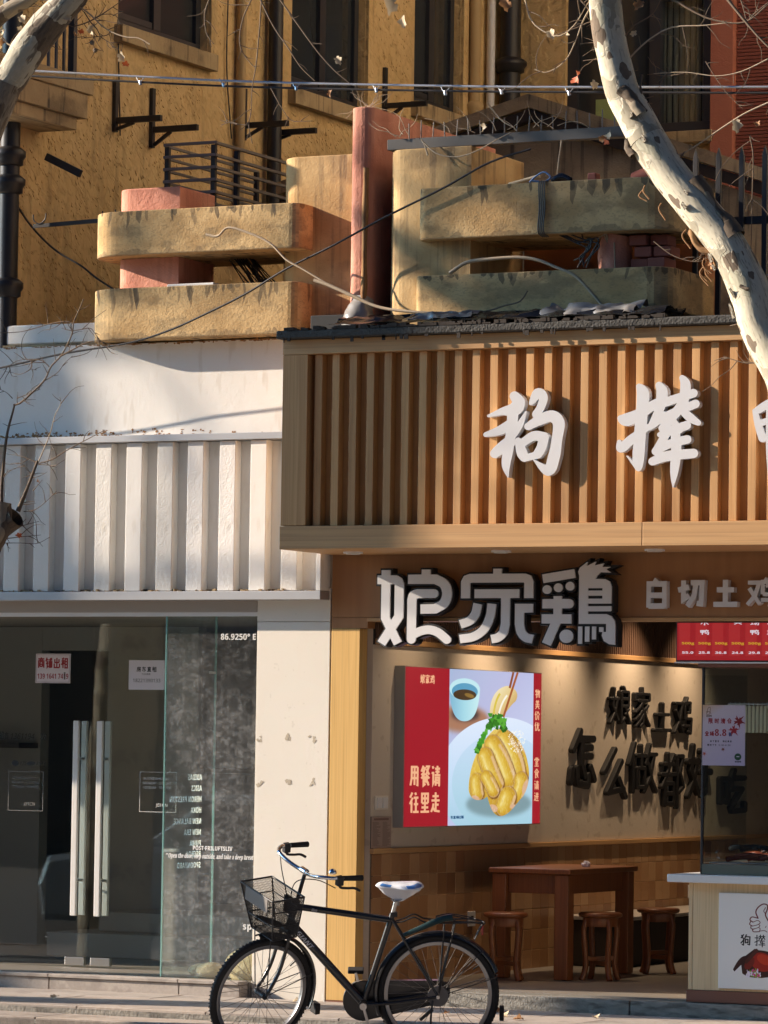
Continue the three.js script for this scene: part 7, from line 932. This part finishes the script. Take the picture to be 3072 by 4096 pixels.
// ---------- bicycle ----------
{
  // own frame: x forward to the rider's front, y up, z to the left side; placed square to the kerb-side walker's view
  const b = thing('bicycle', 'black roadster bicycle with wire basket and plastic-covered saddle, parked on the pavement', 'bicycle', [1.88, -0.113, 2.3]); ORG.set(b, [0, 0, 0]); b.rotation.order = 'YXZ'; b.rotation.y = Math.PI + 0.457; b.rotation.x = -0.16;   // leaning on its stand
  const wheel = (parent, cx, cy, r, turn, lean) => {
    const w = new THREE.Group(); w.name = 'wheel'; w.position.set(cx, cy, 0); w.rotation.set(0, turn, 0); w.rotation.z = 0; w.rotation.x = lean; parent.add(w); ORG.set(w, [0, 0, 0]);
    const ty = new THREE.TorusGeometry(r - 0.021, 0.021, 12, 72); part('tyre', ty, M.rubber, w);
    const tr = []; for (let i = 0; i < 90; i++) { const a = i / 90 * 6.283, g = new THREE.BoxGeometry(0.006, 0.006, 0.03); g.rotateX(0.5); g.rotateZ(a); g.translate(Math.cos(a) * (r - 0.001), Math.sin(a) * (r - 0.001), 0); tr.push(g); } part('tread', merge(tr), M.rubber, w);
    const rm = new THREE.LatheGeometry([[r - 0.06, -0.012], [r - 0.042, -0.014], [r - 0.036, -0.012], [r - 0.036, 0.012], [r - 0.042, 0.014], [r - 0.06, 0.012], [r - 0.06, -0.012]].map((p) => new THREE.Vector2(...p)), 72); rm.rotateX(Math.PI / 2); part('rim', rm, mat({ rgb: [0.34, 0.34, 0.35], roughness: 0.35, metalness: 1 }), w);
    const hb = new THREE.CylinderGeometry(0.018, 0.018, 0.1, 14); hb.rotateX(Math.PI / 2); part('hub', hb, M.darkMetal, w);
    for (let i = 0; i < 36; i++) { const a = i / 36 * 6.283, s = i % 2 ? 1 : -1, o = (i % 4 < 2 ? 1 : -1) * 1.15, q = part('spoke', rod([Math.cos(a + o) * 0.024, Math.sin(a + o) * 0.024, s * 0.034], [Math.cos(a) * (r - 0.055), Math.sin(a) * (r - 0.055), s * 0.004], 0.0013, 5), M.greyMetal, w); }
    part('valve', rod([Math.cos(2.5) * (r - 0.058), Math.sin(2.5) * (r - 0.058), 0], [Math.cos(2.5) * (r - 0.1), Math.sin(2.5) * (r - 0.1), 0], 0.004, 6), M.rubber, w); return w;
  };
  const r = 0.343; wheel(b, 0, r, r, 0, 0);
  const fx = 1.005;
  const P = (x, y, z = 0) => [x, y, z];
  const BB = P(0.42, 0.285), ST = P(0.262, 0.80), HT = P(0.80, 0.87), HB = P(0.845, 0.72);
  part('seat_tube', rod(P(0.415, 0.30), ST, 0.0165, 14), M.bikeBlack, b); const tt = part('top_tube', rod(P(0.27, 0.765), P(0.812, 0.835), 0.019, 14), M.bikeBlack, b); const dt = part('down_tube', rod(BB, P(0.838, 0.745), 0.0235, 14), M.bikeBlack, b); part('head_tube', rod(P(0.852, 0.70), HT, 0.021, 14), M.bikeBlack, b);
  for (const s of [-1, 1]) { part('chain_stay', tube([P(0.4, 0.285, s * 0.03), P(0.25, 0.3, s * 0.045), P(0.0, r, s * 0.062)], 0.0095, 14, 8), M.bikeBlack, b); part('seat_stay', rod(P(0.265, 0.77, s * 0.02), P(0.0, r, s * 0.062), 0.008, 10), M.bikeBlack, b); const ax = new THREE.CylinderGeometry(0.011, 0.011, 0.02, 6); ax.rotateX(Math.PI / 2); ax.translate(0, r, s * 0.074); part('axle_nut', ax, M.steel, b); }
  const bs = new THREE.CylinderGeometry(0.024, 0.024, 0.075, 16); bs.rotateX(Math.PI / 2); bs.translate(...BB); part('bottom_bracket', bs, M.bikeBlack, b);
  // lettering on the tubes
  const tubeText = (txt, font, A, B, rr, col, z, par) => { const L = Math.hypot(B[0] - A[0], B[1] - A[1]), c = cnv(512, 64), g = c.getContext('2d'); g.fillStyle = '#000'; g.fillRect(0, 0, 512, 64); g.fillStyle = '#fff'; g.font = font; g.fillText(txt, 6, 57, 500); const q = new THREE.CylinderGeometry(rr, rr, L, 10, 1, true, -0.75, 1.5); q.rotateZ(Math.PI / 2); const a = Math.atan2(B[1] - A[1], B[0] - A[0]); q.rotateY(z < 0 ? Math.PI : 0); const uv = q.attributes.uv, p = q.attributes.position; for (let i = 0; i < uv.count; i++) { const X = p.getX(i) / L + 0.5, Y = p.getY(i) / (2 * rr * 0.68) + 0.5; uv.setXY(i, X, z < 0 ? 1 - Y : Y); } q.rotateZ(a); q.translate((A[0] + B[0]) / 2, (A[1] + B[1]) / 2, 0); return part('lettering', q, signMat(c, col), par); };
  // fork, steered towards the kerb
  const fk = new THREE.Group(); fk.name = 'fork_assembly'; b.add(fk); ORG.set(fk, [0, 0, 0]);
  const axis = new THREE.Vector3(HT[0] - 0.852, HT[1] - 0.70, 0).normalize(), piv = new THREE.Vector3(0.852, 0.70, 0); const Q = new THREE.Quaternion().setFromAxisAngle(axis, 0.6); fk.quaternion.copy(Q); fk.position.copy(piv).sub(piv.clone().applyQuaternion(Q));
  wheel(fk, fx, r - 0.005, r - 0.012, 0, 0);
  for (const s of [-1, 1]) part('fork_blade', tube([P(0.862, 0.705, s * 0.045), P(0.885, 0.6, s * 0.048), P(0.925, 0.47, s * 0.05), P(fx, r - 0.005, s * 0.055)], 0.0105, 16, 8), M.bikeBlack, fk);
  part('fork_crown', bx(0.84, 0.885, 0.69, 0.72, -0.058, 0.058, 0.006), M.bikeBlack, fk);
  const fender = (par, cx, cy, R0, a0, a1) => { const n = 40, pr = [[-0.028, -0.012], [-0.024, 0.0], [-0.012, 0.008], [0, 0.01], [0.012, 0.008], [0.024, 0], [0.028, -0.012]], pos = [], idx = []; for (let i = 0; i <= n; i++) { const a = a0 + (a1 - a0) * i / n; for (const [z, h] of pr) pos.push(cx + Math.cos(a) * (R0 + h), cy + Math.sin(a) * (R0 + h), z); } const m = pr.length; for (let i = 0; i < n; i++) for (let j = 0; j < m - 1; j++) { const a = i * m + j, c = a + m; idx.push(a, a + 1, c, c, a + 1, c + 1); } const g = new THREE.BufferGeometry(); g.setAttribute('position', new THREE.Float32BufferAttribute(pos, 3)); g.setIndex(idx); g.computeVertexNormals(); const mm = M.bikeBlack.clone(); mm.side = THREE.DoubleSide; return part('mudguard', g, mm, par); };
  fender(fk, fx, r, r + 0.008, 1.45, 3.55); fender(b, 0, r, r + 0.012, -0.05 - 3.25 + 2.95, 2.75);
  part('mudflap', bx(fx - r - 0.045, fx - r - 0.012, 0.16, 0.225, -0.03, 0.03, 0.005), M.rubber, fk); part('mudflap', bx(-r - 0.03, -r - 0.005, 0.2, 0.28, -0.03, 0.03, 0.005), M.rubber, b);
  for (const s of [-1, 1]) { part('mudguard_stay', rod(P(fx, r, s * 0.055), P(fx - 0.33, r + 0.08, s * 0.03), 0.003, 6), M.darkMetal, fk); part('mudguard_stay', rod(P(0, r, s * 0.06), P(-0.335, r + 0.11, s * 0.03), 0.003, 6), M.darkMetal, b); part('mudguard_stay', rod(P(0, r, s * 0.06), P(-0.25, r + 0.26, s * 0.03), 0.003, 6), M.darkMetal, b); part('basket_stay', rod(P(fx, r, s * 0.062), P(fx + 0.01, 0.735, s * 0.09), 0.0035, 6), M.darkMetal, fk); }
  // stem and handlebar
  part('stem', rod(P(0.80, 0.87), P(0.757, 1.03), 0.011, 12), M.darkMetal, fk); const q1 = new THREE.CylinderGeometry(0.019, 0.019, 0.05, 14); q1.rotateX(Math.PI / 2); q1.translate(0.765, 1.04, 0); part('stem_clamp', q1, M.chrome, fk);
  for (const s of [-1, 1]) {
    part('handlebar', tube([P(0.765, 1.04, 0), P(0.775, 1.042, s * 0.05), P(0.80, 1.065, s * 0.14), P(0.80, 1.085, s * 0.22), P(0.75, 1.09, s * 0.275), P(0.68, 1.083, s * 0.285), P(0.64, 1.078, s * 0.288)], 0.0112, 40, 12), M.chrome, fk);
    part('grip', limb([P(0.685, 1.083, s * 0.285), P(0.62, 1.076, s * 0.289), P(0.565, 1.07, s * 0.292)], 0.0145, 0.0165, 3, 14, 0.04, 0.02), M.rubber, fk);
    part('brake_lever', tube([P(0.715, 1.075, s * 0.285), P(0.705, 1.035, s * 0.286), P(0.66, 1.022, s * 0.288), P(0.61, 1.015, s * 0.29), P(0.575, 0.995, s * 0.29)], 0.0075, 20, 8), M.blackPipe, fk); part('lever_clamp', bx(0.69, 0.73, 1.045, 1.1, s * 0.285 - 0.017, s * 0.285 + 0.017, 0.005), M.blackPipe, fk);
    part('brake_cable', tube([P(0.73, 1.03, s * 0.28), P(0.80, 1.06, s * 0.2), P(0.86, 1.02, s * 0.08), P(0.86, 0.93, s * 0.03), P(0.845, 0.85, s * 0.028)], 0.003, 24, 6), M.rubber, fk);
  }
  const bell = new THREE.SphereGeometry(0.023, 18, 10, 0, 6.3, 0, 1.7); bell.translate(0.745, 1.118, -0.262); part('bell', bell, M.chrome, fk);
  // basket of wire mesh
  const bk = new THREE.Group(); bk.name = 'basket'; fk.add(bk); ORG.set(bk, [0, 0, 0]);
  const corners = (y) => { const t = (y - 0.7) / 0.26, w = 0.115 + 0.06 * t, f = 1.02 + 0.05 * t, k = 0.865; return [[k, y, -w], [f, y, -w], [f, y, w], [k, y, w]]; };
  const lerpP = (a, c, t) => a.map((v, i) => v + (c[i] - v) * t);
  for (const y of [0.7, 0.79, 0.88, 0.96]) { const c = corners(y); for (let i = 0; i < 4; i++) part('basket_wire', rod(c[i], c[(i + 1) % 4], y === 0.96 ? 0.0055 : 0.0035, 6), M.blackPipe, bk); }
  for (let i = 0; i < 4; i++) part('basket_wire', rod(corners(0.7)[i], corners(0.96)[i], 0.0045, 6), M.blackPipe, bk);
  const net = []; const lo = corners(0.7), hi = corners(0.955); for (let i = 0; i < 4; i++) { const n = i % 2 ? 26 : 24, j = (i + 1) % 4; for (let k = -12; k < n; k++) for (const sgn of [1, -1]) { const t0 = (sgn > 0 ? k : k + 12) / n, t1 = (sgn > 0 ? k + 12 : k) / n; let a0 = 0, a1 = 1; const at = (u) => t0 + (t1 - t0) * u; if (sgn > 0) { if (t0 < 0) a0 = -t0 / (t1 - t0); if (t1 > 1) a1 = (1 - t0) / (t1 - t0); } else { if (t0 > 1) a0 = (t0 - 1) / (t0 - t1); if (t1 < 0) a1 = t0 / (t0 - t1); } if (a1 - a0 < 0.05) continue; const pt = (u) => { const t = at(u); return lerpP(lerpP(lo[i], lo[j], t), lerpP(hi[i], hi[j], t), u); }; net.push(rod(pt(a0), pt(a1), 0.0013, 3)); } }
  for (let k = 0; k < 20; k++) { const t = (k + 0.5) / 20; net.push(rod(lerpP(lo[0], lo[1], t), lerpP(lo[3], lo[2], t), 0.0015, 3)); net.push(rod(lerpP(lo[0], lo[3], t), lerpP(lo[1], lo[2], t), 0.0015, 3)); }
  part('basket_mesh', merge(net), M.blackPipe, bk).userData.kind = 'stuff'; part('front_plate', bx(1.066, 1.071, 0.875, 0.955, -0.12, 0.12, 0.003), M.greyMetal, bk);
  part('basket_bracket', bx(0.84, 0.864, 0.8, 0.9, -0.04, 0.04, 0.004), M.blackPipe, fk);
  const lock = part('basket_load', limb([P(1.04, 0.79, 0.04), P(0.98, 0.77, 0.02), P(0.9, 0.735, 0)], 0.016, 0.018, 4, 10, 0.15, 0.02), M.soot, bk);
  // saddle in its plastic bag
  part('seat_post', rod(P(0.262, 0.80), P(0.243, 0.875), 0.012, 12), M.steel, b); part('seat_clamp', bx(0.235, 0.275, 0.785, 0.81, -0.024, 0.024, 0.005), M.darkMetal, b);
  const sd = new THREE.SphereGeometry(1, 44, 30), sp = sd.attributes.position; for (let i = 0; i < sp.count; i++) { const x = sp.getX(i), y = sp.getY(i), z = sp.getZ(i), back = S(x, 0.5, -0.9), w = 0.045 + 0.085 * back; const k = 1 + 0.09 * (fbm((Math.atan2(z, x) / 6.283 + 1) % 1, (y + 1) / 2.01, 9, 5, 77, 3) - 0.5) * (y < 0.2 ? 3 : 0.6); let Y = y > 0 ? y * (0.028 + 0.018 * S(Math.abs(x), 0.3, 1)) : y * 0.085 * (1 - 0.35 * Math.abs(z)); const pinch = y < 0 ? 1 - 0.72 * Math.min(1, -y * 1.15) : 1; sp.setXYZ(i, 0.225 + x * 0.135 * k * (y < 0 ? 0.3 + 0.7 * pinch : 1), 0.955 + Y, z * w * k * pinch * 1.0); } sd.computeVertexNormals();
  const bag = (() => { const c = cnv(256, 256), g = c.getContext('2d'); g.fillStyle = '#e4e8f2'; g.fillRect(0, 0, 256, 256); g.fillStyle = '#3c76c4'; g.beginPath(); g.moveTo(20, 90); g.lineTo(70, 84); g.lineTo(92, 170); g.lineTo(60, 150); g.fill(); g.fillStyle = '#4a84cf'; g.fillRect(150, 80, 26, 40); g.fillRect(206, 70, 40, 40); return canvasTex(c); })();
  part('saddle_bag', sd, mat({ phys: true, map: bag, roughness: 0.3, clearcoat: 0.4 }), b); part('bag_knot', limb([P(0.243, 0.885, 0), P(0.24, 0.866, 0.006), P(0.236, 0.845, 0.014)], 0.03, 0.008, 8, 12, 0.5, 0.008), M.film, b);
  // rear carrier
  const cr = part('carrier', merge([tube([P(0.2, 0.765, 0.04), P(0.14, 0.79, 0.045), P(0.08, 0.765, 0.05), P(-0.2, 0.765, 0.05), P(-0.25, 0.755, 0.03), P(-0.25, 0.755, -0.03), P(-0.2, 0.765, -0.05), P(0.08, 0.765, -0.05), P(0.14, 0.79, -0.045), P(0.2, 0.765, -0.04)], 0.0048, 70, 7), rod(P(0.06, 0.766, 0.0), P(-0.24, 0.757, 0), 0.004, 6), tube([P(0.02, 0.785, 0.02), P(-0.05, 0.80, 0.02), P(-0.2, 0.775, 0.02), P(-0.2, 0.775, -0.02), P(-0.05, 0.80, -0.02), P(0.02, 0.785, -0.02)], 0.0035, 40, 6)]), M.blackPipe, b);
  for (const s of [-1, 1]) { part('carrier_stay', rod(P(-0.03, 0.762, s * 0.05), P(-0.005, r + 0.02, s * 0.068), 0.0042, 6), M.blackPipe, b); part('carrier_stay', rod(P(-0.09, 0.762, s * 0.05), P(-0.005, r + 0.02, s * 0.068), 0.0042, 6), M.blackPipe, b); part('carrier_stay', rod(P(0.2, 0.765, s * 0.04), P(0.255, 0.75, s * 0.02), 0.0042, 6), M.blackPipe, b); part('carrier_stay', rod(P(-0.245, 0.756, s * 0.03), P(-0.2, 0.66, s * 0.02), 0.0038, 6), M.blackPipe, b); }
  part('rear_reflector', bx(-0.25, -0.236, 0.69, 0.745, -0.03, 0.03, 0.006), M.red, b);
  part('rolled_umbrella', limb([P(0.2, 0.69, -0.06), P(0.1, 0.735, -0.062), P(-0.02, 0.785, -0.06), P(-0.075, 0.795, -0.06)], 0.012, 0.02, 9, 10, 0.25, 0.02), mat({ rgb: [0.02, 0.05, 0.055], roughness: 0.3 }), b);
  // chain case, crank, brake drum, kickstand
  const cc = new THREE.Shape(); cc.moveTo(0, r + 0.062); cc.absarc(0, r, 0.066, 1.5, 4.7, false); cc.lineTo(0.42, 0.17); cc.absarc(0.42, 0.285, 0.112, -1.6, 1.6, false); cc.lineTo(0, r + 0.066); const cg = new THREE.ExtrudeGeometry(cc, { depth: 0.03, bevelEnabled: true, bevelSize: 0.004, bevelThickness: 0.004, bevelSegments: 2, curveSegments: 20 }); cg.translate(0, 0, 0.06); part('chain_case', cg, M.bikeBlack, b);
  for (const [s, a] of [[-1, -1.85], [1, 1.29]]) { const e = P(0.42 + Math.cos(a) * 0.165, 0.285 + Math.sin(a) * 0.165, s * 0.07); part('crank', bar(P(0.42, 0.285, s * 0.07), e, 0.014, 0.026, [0, 0, 1]), M.steel, b); part('pedal', bx(e[0] - 0.045, e[0] + 0.045, e[1] - 0.011, e[1] + 0.011, s > 0 ? 0.085 : -0.185, s > 0 ? 0.185 : -0.085, 0.006), M.rubber, b); }
  const nut = new THREE.CylinderGeometry(0.02, 0.02, 0.02, 18); nut.rotateX(Math.PI / 2); nut.translate(0.42, 0.285, -0.082); part('crank_boss', nut, M.steel, b);
  const dr = new THREE.CylinderGeometry(0.058, 0.058, 0.035, 28); dr.rotateX(Math.PI / 2); dr.translate(0, r, -0.045); part('brake_drum', dr, M.greyMetal, b);
  part('kickstand', tube([P(0.03, r - 0.02, -0.075), P(0.04, 0.2, -0.1), P(0.02, -0.02, -0.14)], 0.006, 12, 8), M.blackPipe, b); part('kickstand_foot', bx(0.0, 0.04, -0.024, -0.012, -0.16, -0.12, 0.004), M.rubber, b); part('stand_arm', bar(P(0.03, r - 0.07, -0.075), P(0.1, r - 0.13, -0.085), 0.014, 0.03, [0, 0, 1]), M.darkMetal, b);
  for (const [txt, f, A, B, rr, z] of [['GIANT', 'bold italic 70px sans-serif', P(0.80, 0.70), P(0.60, 0.482), 0.0242, -1], ['Khan', 'italic bold 52px serif', P(0.72, 0.823), P(0.60, 0.808), 0.0197, -1]]) tubeText(txt, f, A, B, rr, [0.55, 0.58, 0.66], z, txt === 'GIANT' ? dt : tt);
  fk.updateMatrix(); for (const c of [...fk.children]) { c.applyMatrix4(fk.matrix); b.add(c); } fk.removeFromParent();
}
// small things on the ground
{ const R = rng(91); for (let i = 0; i < 9; i++) { const m = shadowed(new THREE.Mesh(LEAFG, i % 2 ? M.leaf : M.leafPale)); m.name = numbered('fallen_leaf'); m.position.set(-1.9 + R() * 4, 0.012, 0.3 + R() * 1.0); m.rotation.set(-1.4 + R() * 0.3, 0, R() * 6); m.scale.setScalar(0.018 + R() * 0.02); m.userData = { label: 'small dry fallen leaf on the forecourt paving', category: 'leaf', group: 'fallen leaves on the forecourt' }; scene.add(m); } }
// ---------- across the street: what the shop glass mirrors ----------
{
  const wallM = [[0.30, 0.25, 0.20], [0.22, 0.19, 0.18], [0.36, 0.32, 0.27]].map((c) => mat({ rgb: c, roughness: 0.9 }));
  [[-46, -27.2, 13, 'three-storey tan terrace across the road'], [-27, -7.2, 11, 'grey terrace across the road'], [-7, 26, 14, 'pale terrace across the road behind the viewer']].forEach(([x0, x1, h, lab], i) => {
    const t = thing('terrace_house', lab, 'building', [(x0 + x1) / 2, -0.25, 36]); part('wall', bx(x0, x1, -0.25, h, 34, 42), wallM[i], t);
    const WG = bx(-0.6, 0.6, -0.9, 0.9, -0.05, 0.05); for (let f = 0; f < 3; f++) for (let x = x0 + 2; x < x1 - 1; x += 3.2) { const w = piece('window', WG, M.windowGlass, t, x, 2.2 + f * 3.6, 33.98); }
  });
}
// car parked at the kerb, mirrored in the shop glass
{
  const t = thing('parked_car', 'pale blue saloon car parked at the kerb opposite the glass entrance', 'car', [-4.7, -0.25, 7.3]); ORG.set(t, [0, 0, 0]);
  const paint = mat({ phys: true, rgb: [0.42, 0.55, 0.68], roughness: 0.3, clearcoat: 1, clearcoatRoughness: 0.05 });
  part('body', prism([[-2.2, 0.28], [-2.25, 0.6], [-2.15, 0.85], [-1.35, 0.95], [1.2, 0.98], [2.1, 0.85], [2.25, 0.55], [2.2, 0.28]], -0.86, 0.86, 0.06), paint, t);
  part('roof', prism([[-1.3, 0.94], [-0.55, 1.42], [0.65, 1.45], [1.5, 0.97]], -0.72, 0.72, 0.05), paint, t);
  for (const s of [-1, 1]) for (const [a, b] of [[-0.95, 0.0], [0.08, 1.1]]) part('side_window', prism([[a, 1.0], [b, 1.0], [b - 0.02, 1.36], [a + (a < -0.5 ? 0.5 : 0.02), 1.36]], s > 0 ? 0.715 : -0.735, s > 0 ? 0.735 : -0.715), M.windowGlass, t);
  for (const [x, z] of [[-1.4, 0.78], [1.35, 0.78], [-1.4, -0.78], [1.35, -0.78]]) { const g = new THREE.CylinderGeometry(0.31, 0.31, 0.2, 24); g.rotateX(Math.PI / 2); g.translate(x, 0.31, z); const w = part('wheel', g, M.rubber, t); const r = new THREE.CylinderGeometry(0.2, 0.2, 0.21, 18); r.rotateX(Math.PI / 2); r.translate(x, 0.31, z); part('rim', r, M.steel, w); }
  for (const s of [-1, 1]) { part('headlight', bx(-2.26, -2.2, 0.62, 0.74, s * 0.6 - 0.14, s * 0.6 + 0.14, 0.02), M.white2, t); part('tail_light', bx(2.2, 2.26, 0.64, 0.78, s * 0.6 - 0.14, s * 0.6 + 0.14, 0.02), M.red, t); }
}
// house on the other side of the lane: its sunlit side lights the ochre wall
{ const t = thing('lane_house', 'cream rendered house facing the ochre wall across the lane', 'building', [5, 4, -5]); const m = mat({ rgb: [0.76, 0.62, 0.43], roughness: 0.95 }); part('wall', bx(3.5, 8, 4.2, 12.5, -9.5, -0.7), m, t); for (let i = 0; i < 3; i++) part('window', bx(3.45, 3.499, 8 , 9.6, -3 - i * 2.4, -1.9 - i * 2.4), M.windowGlass, t); }
scene.traverse((o) => { if (o.isMesh) o.castShadow = o.receiveShadow = true; });
renderer.render(scene, camera);
